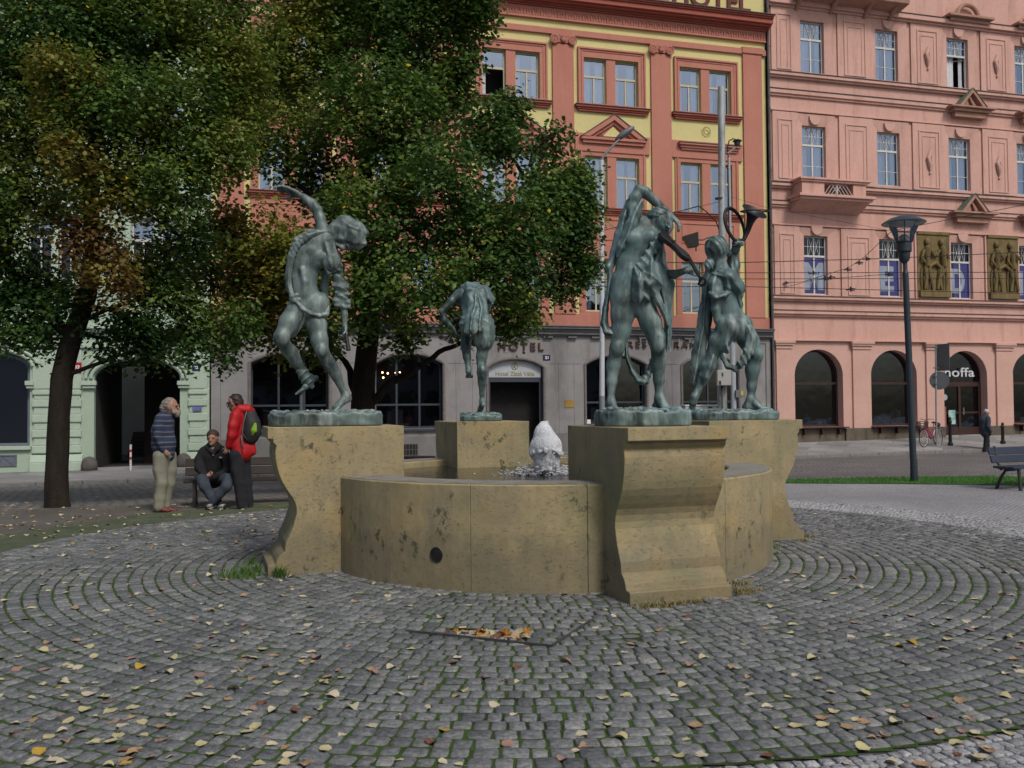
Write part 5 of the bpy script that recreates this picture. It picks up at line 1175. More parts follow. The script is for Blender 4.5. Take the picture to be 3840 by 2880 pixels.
def hand(cl, w, d, n, size=.19, curl=.25, spread=.12, thumb=1, side=1):
    """w wrist, d direction of the fingers, n palm normal (towards the palm side)"""
    w, d, n = Vector(w), Vector(d).normalized(), Vector(n).normalized(); n = (n-d*n.dot(d)).normalized(); s = d.cross(n).normalized()*side; k = size/.19
    kn = w+d*.085*k
    for q in (-.026, -.009, .009, .026): cl.cap(w+s*q*.6*k, kn+s*q*k, .018*k, .0145*k, .012)
    for i, (q, L) in enumerate(((-.03, .062), (-.011, .075), (.009, .08), (.028, .07))):
        p = kn+s*q*k; dr = (d+s*(q*spread*10)).normalized(); c1 = curl*.6; c2 = curl*1.5; c3 = curl*2.1
        rot = lambda a: dr*math.cos(a)+n*math.sin(a)
        a = p+rot(c1)*L*.45*k; b = a+rot(c2)*L*.32*k; c = b+rot(c3)*L*.25*k; cl.cap(p, a, .0125*k, .0115*k, .006); cl.cap(a, b, .0115*k, .0105*k, .005); cl.cap(b, c, .0105*k, .009*k, .004)
    if thumb: a = w+d*.03*k-s*.035*k+n*.012*k; b = a+(d*.8-s*.5+n*.5).normalized()*.04*k; c = b+(d*.9+n*.45*curl*2).normalized()*.032*k; cl.cap(w+d*.01*k-s*.012*k, a, .018*k, .016*k, .01); cl.cap(a, b, .0145*k, .0125*k, .006); cl.cap(b, c, .0125*k, .0105*k, .004)
def foot(cl, ankle, toe, up=(0, 0, 1), size=.25, rank=.0):
    """ankle joint, tip of the big toe; heel behind, five toes"""
    a, t, up = Vector(ankle), Vector(toe), Vector(up).normalized(); d = (t-a); d = (d-up*d.dot(up)).normalized() if rank == 0 else d.normalized(); s = d.cross(up).normalized(); k = size/.25
    sole = t-up*.0
    heel = a-d*.045*k-up*max(.03, (a-t).dot(up)-.02) if rank == 0 else a-d*.03*k-up*.045*k
    ball = t-d*.07*k
    cl.cap(a, heel, .04*k, .033*k, .02); cl.cap(a, ball+up*.014*k, .04*k, .026*k, .03, flat=(s, 1.0)); cl.cap(heel, ball-s*.0, .03*k, .022*k, .03)
    for q in (-.034, -.012, .012, .032): cl.cap(a.lerp(ball, .35)+s*q*.5*k-up*.012*k, ball+s*q*k, .024*k, .0185*k, .02)
    for i, (q, L, r) in enumerate(((-.036, .052, .0155), (-.016, .056, .0115), (.001, .05, .0105), (.018, .042, .01), (.034, .032, .0095))):
        p = ball+s*q*k; cl.cap(p, p+d*L*k+up*.004, r*1.1*k, r*k, .007)
def slab(cl, c, rx, ry, h, seed, rz=0):
    """rough cast plinth of a statue"""
    rn = random.Random(seed); ca, sa = math.cos(rz), math.sin(rz)
    cl.p.append(('s', np.array((c[0], c[1], 0.)), np.array((rx, ry, h-.012)), None, rz, .01, None, None))
    for i in range(130):
        a = rn.uniform(0, 6.28); q = rn.random()**.5; x, y = (rx-.03)*q*math.cos(a), (ry-.03)*q*math.sin(a); r = rn.uniform(.018, .045); cl.ell((c[0]+x*ca-y*sa, c[1]+x*sa+y*ca, h-.006+rn.uniform(-.012, .012)), (r, r*rn.uniform(.5, 1), rn.uniform(.01, .022)), k=.008)
class Fig:
    def __init__(s, key, ox, oy, sc, name, label, cat, z=None):
        o_, ang, c = PEDS[key]; s.d = c.y; s.base = Vector((c.x, c.y, ZT)); s.ox, s.oy, s.sc = ox, oy, sc; s.e = empty(name, s.base, 0, label, cat, 'bronze statues round the fountain')
    def __call__(s, x, y, dd=0): return at(s.ox+x*s.sc, s.oy+y*s.sc, s.d+dd)-s.base

# ===== statue A: veiled dancer leaning back, arm thrown up =====
f = Fig('A', 960, 640, .5783, 'bronze_dancer_statue', 'bronze statue on the left pedestal, veiled head thrown back and one arm flung up', 'statue')
B = Clay(.03); B.thin = .93
B.path([f(345, 865), f(318, 760), f(322, 660), f(345, 555), f(400, 470)], [.148, .118, .125, .15, .125], k=.05, flat=((0, 1, 0), .78))
B.ell(f(300, 880), (.12, .12, .14)); B.ell(f(390, 890), (.115, .12, .13)); B.ell(f(425, 860, .02), (.085, .1, .11), k=.05)
B.ell(f(300, 545, -.03), (.1, .09, .15), k=.05); B.ell(f(395, 560, -.04), (.09, .08, .12), k=.05); B.ell(f(335, 515, -.105), (.09, .035, .055), k=.02); B.ell(f(430, 555, -.09), (.07, .035, .05), k=.02); B.cut(f(360, 640, -.15), (.05, .022, .06), .03); B.path([f(300, 640, -.1), f(318, 720, -.1), f(312, 800, -.1)], [.028, .03, .03], k=.03); B.path([f(262, 600, -.075), f(255, 690, -.06), f(262, 780, -.06)], [.03, .03, .03], k=.04); B.cut(f(318, 770, -.15), (.008, .02, .01), .008); B.ell(f(290, 740, -.03), (.06, .06, .09), k=.04); B.ell(f(305, 800, -.07), (.07, .05, .09), k=.05)
B.path([f(400, 470), f(455, 440), f(510, 425), f(570, 405)], [.12, .095, .07, .07], k=.05)
# raised arm
B.path([f(425, 420), f(434, 380), f(415, 310), f(396, 252)], [.078, .066, .058, .05], k=.025); B.path([f(396, 250), f(366, 215), f(322, 182), f(272, 150)], [.052, .056, .044, .03], k=.012)
hand(B, f(268, 148), f(200, 122)-f(268, 148), (0, -.5, -1), .25, .3, .14, side=1)
# hanging arm
B.path([f(455, 480), f(500, 560), f(525, 640), f(540, 780)], [.1, .075, .055, .046], k=.04); B.path([f(540, 780), f(562, 850), f(575, 930), f(575, 1005)], [.046, .043, .034, .027], k=.012)
hand(B, f(575, 1010), f(578, 1080)-f(575, 1010), (-.6, -.6, 0), .19, 1.15, .0, side=1)
# head under the veil
B.ell(f(610, 395), (.088, .1, .115), ax=(1, 0, -.35)); B.ell(f(665, 425), (.07, .075, .085)); B.cap(f(700, 405), f(712, 425), .022, .014, .02)
# legs
B.path([f(275, 890, -.02), f(215, 985, -.09), f(160, 1085, -.16)], [.12, .105, .078], k=.04); B.ell(f(165, 1085, -.17), (.078, .075, .09), k=.03); B.ell(f(225, 1010, -.04), (.09, .09, .12), k=.04)
B.path([f(165, 1095, -.14), f(215, 1170, -.02), f(260, 1240, .06), f(305, 1300, .11), f(352, 1350, .14)], [.072, .07, .064, .048, .036], k=.025); B.ell(f(235, 1170, .03), (.055, .06, .1), ax=f(352, 1350)-f(165, 1095), k=.04)
B.cap(f(352, 1350, .14), f(388, 1342, .17), .036, .03); B.path([f(360, 1358, .14), f(322, 1400, .1), f(290, 1432, .08), f(262, 1447, .07)], [.038, .032, .024, .016], k=.02)
for q in (-.02, 0, .02): B.cap(f(300, 1420, .08+q), f(258, 1449, .07+q), .016, .01, .01)
B.path([f(385, 900, .0), f(392, 1000, -.02), f(412, 1100, -.05), f(428, 1170, -.07)], [.118, .108, .088, .073], k=.04); B.ell(f(425, 1165, -.1), (.058, .05, .07), k=.03)
B.path([f(428, 1170, -.06), f(470, 1245, -.02), f(520, 1330, .02), f(568, 1430, .04), f(588, 1462, .04)], [.07, .07, .056, .037, .036], k=.025); B.ell(f(492, 1265, .04), (.052, .055, .1), ax=f(570, 1430)-f(430, 1170), k=.04)
foot(B, f(585, 1462, .04), f(487, 1572, -.1), size=.27, rank=1)
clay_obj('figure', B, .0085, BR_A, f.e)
C = Clay(.015)
F1 = ((.8, 0, .5), 14, .006)
C.path([f(480, 395, -.05), f(400, 402, -.1), f(330, 425, -.13), f(270, 480, -.14), f(235, 560, -.13), f(216, 650, -.1), f(214, 740, -.08), f(228, 800, -.1)], [.03, .032, .032, .03, .026, .024, .024, .03], flat=((0, 1, .3), .5), fold=((1, 0, 1), 22, .004))
C.path([f(440, 380, .02), f(350, 398, .02), f(265, 450, .02), f(222, 560, .03), f(206, 680, .03), f(212, 770, .02)], .035, flat=((0, 1, 0), .8), fold=((1, 0, 1), 18, .004))
for (x, y, r) in ((238, 815, .035), (262, 805, .028), (275, 835, .03), (228, 835, .022), (250, 845, .032)): C.ell(f(x, y, -.13), (r, r*.8, r*.8), k=.012)
C.path([f(255, 840, -.14), f(300, 895, -.16), f(350, 925, -.15), f(410, 940, -.12), f(455, 930, -.07), f(470, 885, -.02)], [.02, .023, .024, .024, .026, .02], flat=((0, 1, 0), .6), fold=((.3, 0, 1), 30, .004))
C.path([f(295, 905, -.14), f(268, 960, -.12), f(245, 1010, -.1), f(222, 1070, -.1)], [.035, .04, .032, .012], flat=((0, 1, 0), .5), fold=((1, 0, .2), 26, .006)); C.path([f(300, 900, -.1), f(290, 970, -.06), f(262, 1045, -.06)], [.05, .05, .02], flat=((0, 1, 0), .5), fold=F1)
C.path([f(470, 500, -.08), f(490, 590, -.09), f(520, 620, -.06)], [.075, .08, .06], flat=((0, 1, 0), .55), fold=((.6, 0, .8), 16, .008)); C.path([f(440, 590, -.06), f(470, 660, -.05), f(540, 640, -.05)], [.03, .028, .022], fold=((1, 0, 1), 20, .006))
for a, b, r in (((530, 700), (575, 740), .05), ((515, 745), (580, 755), .048), ((530, 790), (590, 800), .042), ((520, 840), (595, 850), .046), ((525, 870), (598, 880), .04)): C.cap(f(*a, -.02), f(*b, -.01), r*.82, r*.7, k=.03, fold=((.5, .2, 1), 24, .004))
C.path([f(450, 670, .09), f(440, 760, .1), f(448, 855, .1)], [.045, .04, .03], flat=((0, 1, 0), .5), fold=((1, 0, 0), 20, .006))
C.path([f(536, 690, -.02), f(552, 760, -.02), f(562, 830, -.01), f(568, 885, -.01)], [.048, .052, .05, .04], k=.015, fold=((.45, .3, .85), 13, .008))
# veil wound round the head
C.path([f(480, 420, 0), f(530, 385, 0), f(575, 335, 0), f(602, 322, 0)], [.075, .095, .075, .03], k=.04, fold=((.3, .4, .9), 13, .003)); C.path([f(500, 440), f(580, 440), f(650, 460), f(700, 470)], [.085, .1, .085, .03], k=.04, fold=((.3, .2, 1), 16, .008)); C.path([f(602, 318), f(660, 360), f(705, 400)], [.03, .05, .04], k=.03, fold=((.7, 0, 1), 22, .004)); C.ell(f(600, 395), (.105, .12, .11), k=.04, fold=((.8, .3, .6), 13, .003)); C.ell(f(650, 420), (.1, .11, .085), ax=(1, 0, -.5), k=.05, fold=((.8, .3, .6), 13, .003))
C.path([f(560, 330, -.07), f(610, 360, -.11), f(660, 380, -.09), f(712, 400, -.03)], [.012, .016, .014, .01], k=.015); C.path([f(510, 470, -.05), f(560, 495, -.05), f(620, 480, -.05)], [.03, .035, .03], fold=F1)
C.path([f(300, 1305, .1), f(330, 1350, .12), f(350, 1385, .13)], [.062, .066, .05], k=.02, fold=((.6, 0, -.8), 16, .008))
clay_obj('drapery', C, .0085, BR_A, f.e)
D_ = MB(); D_.tube([f(585, 1060, -.05), f(592, 1110, -.07), f(600, 1165, -.09)], [.018, .02, .024], n=10); D_.build('flute', BRDARK, f.e, smooth='auto')
S_ = Clay(.02); slab(S_, f(458, 1600), .57, .36, .15, 1, R(8)); clay_obj('base', S_, .012, BR_A, f.e)
MB().tube([f(293, 1435, .1), f(293, 1590, .1)], .018, n=10).build('support_rod', M('steel_rod', (.15, .16, .17), rough=.5, metal=.5), f.e, smooth='auto')

# ===== statue B: bent over trumpeter seen from behind =====
f = Fig('B', 1600, 1000, .4823, 'bronze_trumpeter_statue', 'smaller looking bronze statue on the rear pedestal, bent forward on one leg, seen from behind', 'statue')
B = Clay(.03); B.thin = .93
B.path([f(385, 460), f(375, 370, .1), f(365, 270, .22), f(350, 215, .32)], [.165, .15, .165, .14], k=.05)
B.ell(f(330, 460, -.02), (.115, .13, .13)); B.ell(f(445, 455, -.02), (.12, .13, .14)); B.ell(f(300, 235, .28), (.14, .14, .12)); B.ell(f(425, 245, .26), (.13, .14, .12)); B.path([f(350, 200, .4), f(345, 235, .58)], [.06, .06]); B.ell(f(345, 290, .66), (.09, .1, .12))
B.path([f(250, 215, .26), f(190, 270, .22), f(118, 345, .18)], [.075, .056, .045]); B.path([f(118, 345, .18), f(135, 405, .2), f(175, 450, .24), f(205, 475, .28)], [.045, .044, .034, .027], k=.015); hand(B, f(205, 475, .28), f(225, 530, .3)-f(205, 475, .28), (.6, .5, 0), .19, .7, .02)
B.path([f(480, 245, .3), f(470, 330, .42), f(420, 400, .55)], [.07, .05, .04])
B.path([f(345, 490, .1), f(312, 540, .32)], [.12, .085]); B.path([f(310, 545, .3), f(305, 620, .2), f(313, 700, .12), f(325, 790, .1)], [.075, .072, .056, .036], k=.025); B.ell(f(305, 625, .14), (.058, .055, .1), k=.03)
B.path([f(325, 790, .1), f(325, 815, .08), f(330, 850, .12)], [.037, .036, .03]); 
for q in range(5): B.cap(f(312+10*q, 845, .14), f(308+12*q, 860, .2), .018, .014, .01)
B.path([f(450, 490, .02), f(445, 600, .02), f(428, 700, .03), f(425, 745, .03)], [.135, .098, .074, .064], k=.04)
B.path([f(425, 745, .02), f(432, 820, -.01), f(430, 900, .0), f(430, 985, .03), f(432, 1040, .05)], [.064, .07, .058, .037, .036], k=.025); B.ell(f(430, 820, -.04), (.062, .05, .1), k=.03)
B.path([f(432, 1045, .04), f(440, 1075, -.01)], [.036, .034]); B.path([f(434, 1055, .03), f(420, 1105, .08), f(400, 1140, .14)], [.038, .036, .03])
for q in range(5): B.cap(f(385+11*q, 1140, .16), f(380+12*q, 1150, .22), .018, .015, .01)
clay_obj('figure', B, .011, BR_C, f.e)
C = Clay(.02)
C.ell(f(330, 450, -.0), (.135, .15, .15), k=.04, fold=((.5, .2, 1), 12, .008)); C.ell(f(448, 455, -.0), (.135, .15, .16), k=.04, fold=((.7, .2, .8), 11, .006)); C.path([f(385, 440, 0), f(385, 360, .09), f(370, 270, .19), f(350, 200, .28)], [.17, .165, .18, .15], k=.04, fold=((1, 0, .45), 9, .012))
C.path([f(450, 500, 0), f(448, 560, .01), f(445, 590, .01)], [.145, .135, .12], k=.03, fold=((.9, 0, .4), 11, .004))
C.path([f(380, 185, .17), f(385, 260, .03), f(375, 340, -.07), f(355, 420, -.15), f(345, 495, -.18)], [.045, .07, .085, .085, .07], k=.008, flat=((0, 1, .4), .45), fold=((1, 0, .35), 15, .018)); C.path([f(395, 150, .33), f(375, 180, .24), f(300, 160, .3), f(235, 210, .26)], [.05, .06, .06, .03], k=.02, fold=((.8, 0, 1), 14, .01)); C.path([f(440, 195, .22), f(490, 250, .2), f(505, 290, .2)], [.09, .06, .02], k=.02, fold=((1, 0, .5), 14, .01))
C.path([f(400, 200, .08), f(428, 330, -.08), f(418, 420, -.15), f(412, 495, -.18)], [.025, .03, .03, .02], k=.006, fold=((1, 0, .3), 20, .008))
clay_obj('drapery', C, .011, BR_C, f.e)
D_ = MB(); D_.tube([f(262, 400, .3), f(225, 470, .3), f(185, 545, .3), f(172, 565, .3), f(160, 585, .3)], [.012, .013, .016, .03, .055], n=12); D_.tube([f(215, 410, .22), f(250, 405, .22)], .03, n=10); D_.build('trumpet', BRDARK, f.e, smooth='auto')
S_ = Clay(.02); slab(S_, f(424, 1200), .275, .25, .095, 2); S_.cap(f(405, 1190, .1), f(405, 1155, .1), .07, .05, .03); S_.cap(f(435, 1190, .02), f(445, 1140, .04), .05, .015, .03); clay_obj('base', S_, .012, BR_C, f.e)

# ===== statue C: violinist =====
f = Fig('C', 2160, 640, .603, 'bronze_violinist_statue', 'tall bronze violinist statue on the front pedestal, elbow raised over the tilted head', 'statue')
B = Clay(.03); B.thin = .93
B.path([f(320, 760), f(318, 660), f(335, 560), f(380, 450), f(420, 360)], [.13, .115, .12, .14, .12], k=.05, flat=((0, 1, 0), .8)); B.ell(f(300, 770), (.115, .12, .13)); B.ell(f(400, 790, .0), (.1, .12, .12)); B.ell(f(265, 730, .0), (.07, .1, .12), k=.05); B.ell(f(330, 690, -.07), (.09, .06, .1), k=.05)
B.ell(f(375, 440, -.05), (.13, .08, .13), k=.05); B.ell(f(345, 420, -.1), (.07, .045, .06), k=.03); B.ell(f(455, 410, -.1), (.075, .045, .06), k=.03); B.ell(f(480, 400, -.02), (.08, .08, .08)); B.path([f(335, 610, -.1), f(345, 650, -.1)], .03, k=.05)
B.path([f(420, 350), f(450, 335), f(480, 325)], [.08, .06, .055], k=.03)
# raised right arm
B.path([f(365, 300), f(352, 240), f(368, 170), f(393, 118)], [.075, .062, .056, .048], k=.03); B.path([f(393, 118), f(430, 135), f(490, 190), f(555, 245), f(580, 268)], [.05, .052, .043, .03, .027], k=.015)
hand(B, f(583, 270, -.02), f(630, 318, -.02)-f(583, 270, -.02), (-.4, .4, -.8), .22, .55, .12)
# left arm
B.path([f(500, 400, .02), f(520, 520, .06), f(548, 640, .0)], [.07, .052, .045], k=.03); B.path([f(548, 640, .0), f(610, 645, -.05), f(680, 622, -.08)], [.044, .042, .028], k=.015); hand(B, f(682, 620, -.08), f(740, 600, -.08)-f(682, 620, -.08), (.2, .8, -.3), .19, 1.1, .02)
# head tilted to the right, face up and right
ax = f(500, 270)-f(560, 385)
B.ell(f(520, 318, .0), (.1, .11, .12), ax=ax); B.ell(f(546, 352, -.03), (.072, .078, .085), ax=ax); B.cap(f(560, 332, -.1), f(577, 352, -.115), .012, .016, .012); B.ell(f(558, 383, -.07), (.028, .03, .026), k=.02); B.cap(f(545, 305, -.095), f(573, 318, -.1), .012, .01, .012); B.cap(f(566, 365, -.11), f(578, 371, -.105), .008, .008, .006); B.cut(f(550, 325, -.118), (.016, .012, .01)); B.cut(f(577, 336, -.11), (.014, .012, .01)); B.ell(f(551, 326, -.103), (.012, .01, .009), k=.004); B.ell(f(576, 336, -.1), (.011, .01, .008), k=.004)
# legs
B.path([f(290, 800), f(288, 900), f(280, 1000), f(255, 1105, -.03)], [.12, .105, .088, .068], k=.04); B.ell(f(252, 1105, -.06), (.052, .045, .065), k=.03)
B.path([f(252, 1110, -.02), f(232, 1210, .02), f(222, 1310, .03), f(218, 1420, .02), f(218, 1445, .02)], [.064, .064, .05, .033, .034], k=.025); B.ell(f(228, 1215, .05), (.05, .05, .1), k=.03); foot(B, f(218, 1442, .03), f(258, 1493, -.17), size=.25)
B.path([f(420, 830), f(465, 950, -.03), f(500, 1040, -.06), f(508, 1090, -.07)], [.115, .098, .08, .068], k=.04); B.ell(f(508, 1090, -.1), (.05, .045, .065), k=.03)
B.path([f(508, 1095, -.06), f(510, 1200, .0), f(515, 1300, .03), f(515, 1400, .03), f(518, 1420, .03)], [.066, .065, .052, .035, .036], k=.025); B.ell(f(512, 1205, .03), (.055, .055, .1), k=.03); foot(B, f(520, 1418, .03), f(607, 1486, -.1), size=.27)
clay_obj('figure', B, .0085, BR_C, f.e)
C = Clay(.015)
C.path([f(400, 200, -.03), f(370, 260, -.07), f(345, 330, -.1), f(318, 400, -.1), f(285, 470, -.09), f(262, 530, -.06)], [.035, .055, .055, .048, .042, .02], flat=((0, 1, 0), .6), fold=((1, 0, .35), 13, .01)); C.path([f(330, 190, .02), f(300, 290, .0), f(275, 400, .0), f(245, 500, .0), f(218, 580, .0)], [.03, .045, .05, .045, .035], flat=((0, 1, 0), .7), fold=((1, 0, .3), 16, .009))
C.path([f(215, 570, .02), f(205, 600, 0), f(212, 660, .02), f(200, 760, .03), f(182, 860, .03), f(175, 950, .03), f(190, 1000, .0), f(228, 1010, -.03)], [.03, .034, .02, .022, .026, .034, .034, .022], fold=((1, 0, .4), 22, .006))
C.path([f(530, 400, -.11), f(495, 460, -.13), f(450, 530, -.14), f(410, 590, -.15), f(375, 640, -.15)], [.03, .045, .045, .05, .03], flat=((0, 1, 0), .5), fold=((.8, 0, .6), 16, .009)); C.path([f(515, 410, -.06), f(510, 500, -.08), f(490, 590, -.1)], [.04, .05, .05], flat=((0, 1, 0), .6), fold=((1, 0, .2), 15, .009))
C.path([f(375, 620, -.14), f(400, 690, -.16), f(395, 770, -.14), f(375, 830, -.09)], [.04, .08, .075, .02], k=.02, flat=((0, 1, 0), .7), fold=((.8, 0, .6), 12, .014)); C.path([f(470, 600, -.13), f(470, 690, -.15), f(430, 760, -.13), f(385, 810, -.09)], [.075, .09, .07, .015], k=.02, flat=((0, 1, 0), .7), fold=((.6, 0, .8), 12, .014)); C.ell(f(455, 705, -.2), (.04, .03, .04), k=.01); C.path([f(430, 680, -.2), f(455, 705, -.22), f(480, 690, -.2)], .018, k=.008)
C.path([f(520, 610, -.08), f(535, 720, -.08), f(555, 830, -.06), f(575, 920, -.04), f(572, 1010, -.02), f(574, 1120, -.02)], [.06, .065, .05, .035, .03, .016], k=.02, flat=((0, 1, 0), .6), fold=((1, 0, .15), 16, .011)); C.path([f(480, 740, -.14), f(510, 810, -.13), f(545, 880, -.1), f(572, 960, -.07)], [.04, .035, .03, .02], flat=((0, 1, 0), .5), fold=((1, 0, .8), 18, .007)); C.path([f(555, 640, .02), f(578, 700, .03), f(575, 860, .03)], [.04, .05, .03], flat=((0, 1, 0), .6), fold=((1, 0, .1), 18, .009))
C.path([f(312, 1080, .04), f(318, 1160, .05), f(350, 1250, .04), f(390, 1305, .03), f(425, 1310, .02), f(455, 1250, .03), f(470, 1180, .05)], [.016, .02, .025, .033, .038, .03, .02], fold=((.8, 0, .6), 22, .006))
C.ell(f(505, 285, .01), (.108, .12, .085), ax=ax, k=.02, fold=((.5, .2, 1), 24, .004)); C.path([f(450, 285, 0), f(470, 275, -.05), f(520, 268, -.07)], .03, k=.02, fold=((.3, 0, 1), 24, .004))
clay_obj('drapery', C, .0085, BR_C, f.e)
# violin: shaped body, ribs, neck, scroll, strings
va, vb = Vector(f(520, 385, -.16)), Vector(f(690, 545, -.2)); vd = (vb-va).normalized(); vn = Vector((.5, -.45, .74)); vn = (vn-vd*vn.dot(vd)).normalized(); vs = vd.cross(vn); VL = .36
out_ = [(0, 0), (.02, .06), (.06, .085), (.1, .084), (.13, .066), (.16, .055), (.2, .058), (.22, .075), (.27, .1), (.32, .095), (.35, .06), (.36, 0)]
poly = [(VL-a, b) for a, b in out_]+[(VL-a, -b) for a, b in out_[-2:0:-1]]
vm = MB(); vm.prism(poly, va-vn*.02, vd, vs, vn*.04); vo = vm.build('violin', BRDARK, f.e, bevel=.006)
vm = MB(); p0 = va+vd*VL; p1 = Vector(f(765, 655, -.2)); vm.bar(p0-vd*.05+vn*.025, p1, .03, .024); vm.tube([p1, p1+(p1-p0).normalized()*.03]+[p1+(p1-p0).normalized()*.05+(vd*math.cos(a)+vn*math.sin(a))*(.035-.004*a) for a in [-1.57+.6*i for i in range(11)]], .013, n=8); vm.build('neck', BRDARK, vo, smooth='auto')
vm = MB(); [vm.tube([va+vd*.06+vs*q+vn*.032, p1+vs*q*.5+vn*.02], .0018, n=4) for q in (-.012, -.004, .004, .012)]; vm.bar(va+vd*.15+vs*.03+vn*.028, va+vd*.15-vs*.03+vn*.028, .008, .03); vm.build('strings', BRDARK, vo)
S_ = Clay(.02); slab(S_, f(408, 1580), .41, .36, .15, 3, R(5)); clay_obj('base', S_, .012, BR_C, f.e)

# ===== statue D: horn player walking away =====
f = Fig('D', 2160, 640, .603, 'bronze_horn_player_statue', 'striding bronze horn player statue on the right pedestal, round hunting horn lifted overhead', 'statue')
B = Clay(.04); B.thin = .94
B.path([f(985, 960), f(955, 870), f(940, 780), f(935, 700), f(910, 640)], [.17, .14, .145, .155, .12], k=.06, flat=((0, 1, 0), .85)); B.ell(f(960, 960, .0), (.15, .16, .16)); B.ell(f(1030, 970, .04), (.13, .15, .15)); B.ell(f(1015, 735, .0), (.075, .1, .08), k=.04); B.ell(f(985, 700, .05), (.09, .1, .1), k=.05)
B.path([f(905, 630), f(900, 590), f(890, 540)], [.085, .075, .08], k=.04)
B.ell(f(875, 485), (.125, .135, .14)); B.cap(f(905, 500, .03), f(945, 510, .05), .07, .05)
B.path([f(885, 670, -.06), f(878, 760, -.1), f(868, 860, -.1)], [.095, .07, .058], k=.04); B.path([f(868, 860, -.1), f(885, 930, -.1), f(905, 990, -.1), f(918, 1035, -.1)], [.058, .056, .044, .034], k=.015); hand(B, f(918, 1035, -.1), f(925, 1110, -.12)-f(918, 1035, -.1), (.7, .6, 0), .24, .3, .02)
B.path([f(960, 650, .12), f(985, 590, .2), f(980, 520, .18)], [.09, .07, .055]); B.path([f(980, 520, .18), f(992, 490, .1), f(1000, 465, .06)], [.055, .045, .036]); B.ell(f(1005, 448, .05), (.07, .06, .055)); 
for q in range(4): B.path([f(985+16*q, 430, .02), f(990+15*q, 445, -.03), f(995+14*q, 462, -.02)], .017, k=.006)
B.path([f(950, 980, -.03), f(890, 1060, .0), f(838, 1165, .04)], [.165, .125, .085], k=.05); B.path([f(838, 1165, .04), f(815, 1230, .03), f(785, 1300, .02), f(757, 1370, .02)], [.082, .078, .062, .044], k=.03); B.path([f(757, 1370, .02), f(738, 1405, .0), f(728, 1440, .02), f(722, 1480, .06)], [.05, .052, .048, .04], k=.02)
for q in range(5): B.cap(f(706+9*q, 1480, .08), f(704+10*q, 1492, .14), .02, .016, .01)
B.path([f(1020, 980, .04), f(1075, 1060, .02), f(1118, 1145, .0)], [.16, .125, .09], k=.05); B.ell(f(1125, 1148, -.02), (.07, .075, .085), k=.04)
B.path([f(1112, 1150, .0), f(1100, 1240, .02), f(1092, 1340, .03), f(1090, 1415, .03)], [.086, .086, .062, .045], k=.03); B.ell(f(1088, 1240, .03), (.065, .07, .12), k=.04); foot(B, f(1088, 1420, .03), f(1205, 1478, -.02), size=.34)
clay_obj('figure', B, .011, BR_C, f.e)
C = Clay(.02)
C.ell(f(872, 480), (.142, .15, .155), k=.04, fold=((.9, .4, .5), 18, .006)); C.ell(f(828, 585, -.02), (.06, .07, .08), k=.02, fold=((1, 0, .6), 22, .007)); C.path([f(850, 540), f(830, 580)], [.06, .05])
C.path([f(828, 610, .0), f(812, 700, .04), f(800, 850, .06), f(785, 1000, .06), f(762, 1130, .05), f(742, 1230, .04), f(728, 1320, .04)], [.05, .06, .06, .065, .07, .06, .03], flat=((0, 1, 0), .5), fold=((1, 0, .12), 18, .012)); C.path([f(825, 720, .08), f(830, 850, .1), f(815, 1000, .12), f(822, 1050, .1)], [.05, .055, .05, .02], flat=((0, 1, 0), .5), fold=((1, 0, .1), 16, .01))
C.path([f(865, 650, -.08), f(850, 700, -.13), f(845, 760, -.14)], [.05, .045, .03], fold=((1, 0, .3), 16, .008)); C.path([f(840, 765, -.14), f(870, 785, -.19), f(915, 775, -.17), f(950, 760, -.12)], [.035, .045, .045, .03], fold=((.2, 0, 1), 18, .008)); C.path([f(870, 645, -.1), f(930, 660, -.16), f(945, 720, -.15), f(935, 765, -.14)], [.045, .04, .035, .03], fold=((.6, 0, 1), 16, .008))
C.path([f(905, 630, -.1), f(955, 660, -.12), f(1000, 720, -.1), f(1020, 770, -.08)], [.06, .09, .09, .05], k=.03, fold=((1, 0, .5), 12, .01)); C.path([f(1005, 770, -.08), f(1020, 830, -.06), f(1030, 900, -.04)], [.05, .035, .015], fold=((1, 0, .3), 16, .008)); C.path([f(970, 520, .16), f(968, 600, .16), f(985, 660, .1)], [.05, .07, .06], fold=((1, 0, .2), 16, .01))
C.path([f(1040, 930, -.05), f(1075, 985, -.12), f(1095, 1040, -.12), f(1075, 1120, -.12), f(1035, 1190, -.1), f(990, 1235, -.08), f(940, 1215, -.06), f(910, 1160, -.05), f(895, 1110, -.04)], [.035, .055, .07, .065, .055, .04, .035, .03, .02], flat=((0, 1, 0), .5), fold=((.8, 0, .6), 14, .01))
C.path([f(838, 1180, .0), f(820, 1220, -.02), f(800, 1280, -.02), f(795, 1330, 0)], [.09, .095, .07, .02], k=.02, fold=((1, 0, .2), 10, .01))
clay_obj('drapery', C, .011, BR_C, f.e)
hm_ = MB(); hc = f(985, 338, 0)
for j, (rx, rz, dx, dy) in enumerate(((.143, .212, 0, 0), (.135, .2, .012, .03))):
    hm_.tube([hc+Vector((dx+rx*math.cos(a)-.045*math.sin(a), dy+.12*math.cos(a), rz*math.sin(a))) for a in [2*math.pi*i/40 for i in range(41)]], .0155, n=8, caps=False)
hm_.build('horn_ring', BRDARK, f.e, smooth=True)
hb = MB(); rim = Vector((-.35, .1, .93)); pts = [f(975, 470, -.02), f(1015, 455, -.02), f(1045, 425, -.01), f(1068, 375, 0), f(1080, 330, 0), f(1092, 292, -.01), f(1103, 264, -.015), f(1110, 252, -.03)]; hb.tube(pts, [.016, .019, .025, .031, .042, .062, .1, .165], n=24, caps=False); hb.tube(pts[3:], [.027, .038, .058, .095, .16], n=24, caps=False)
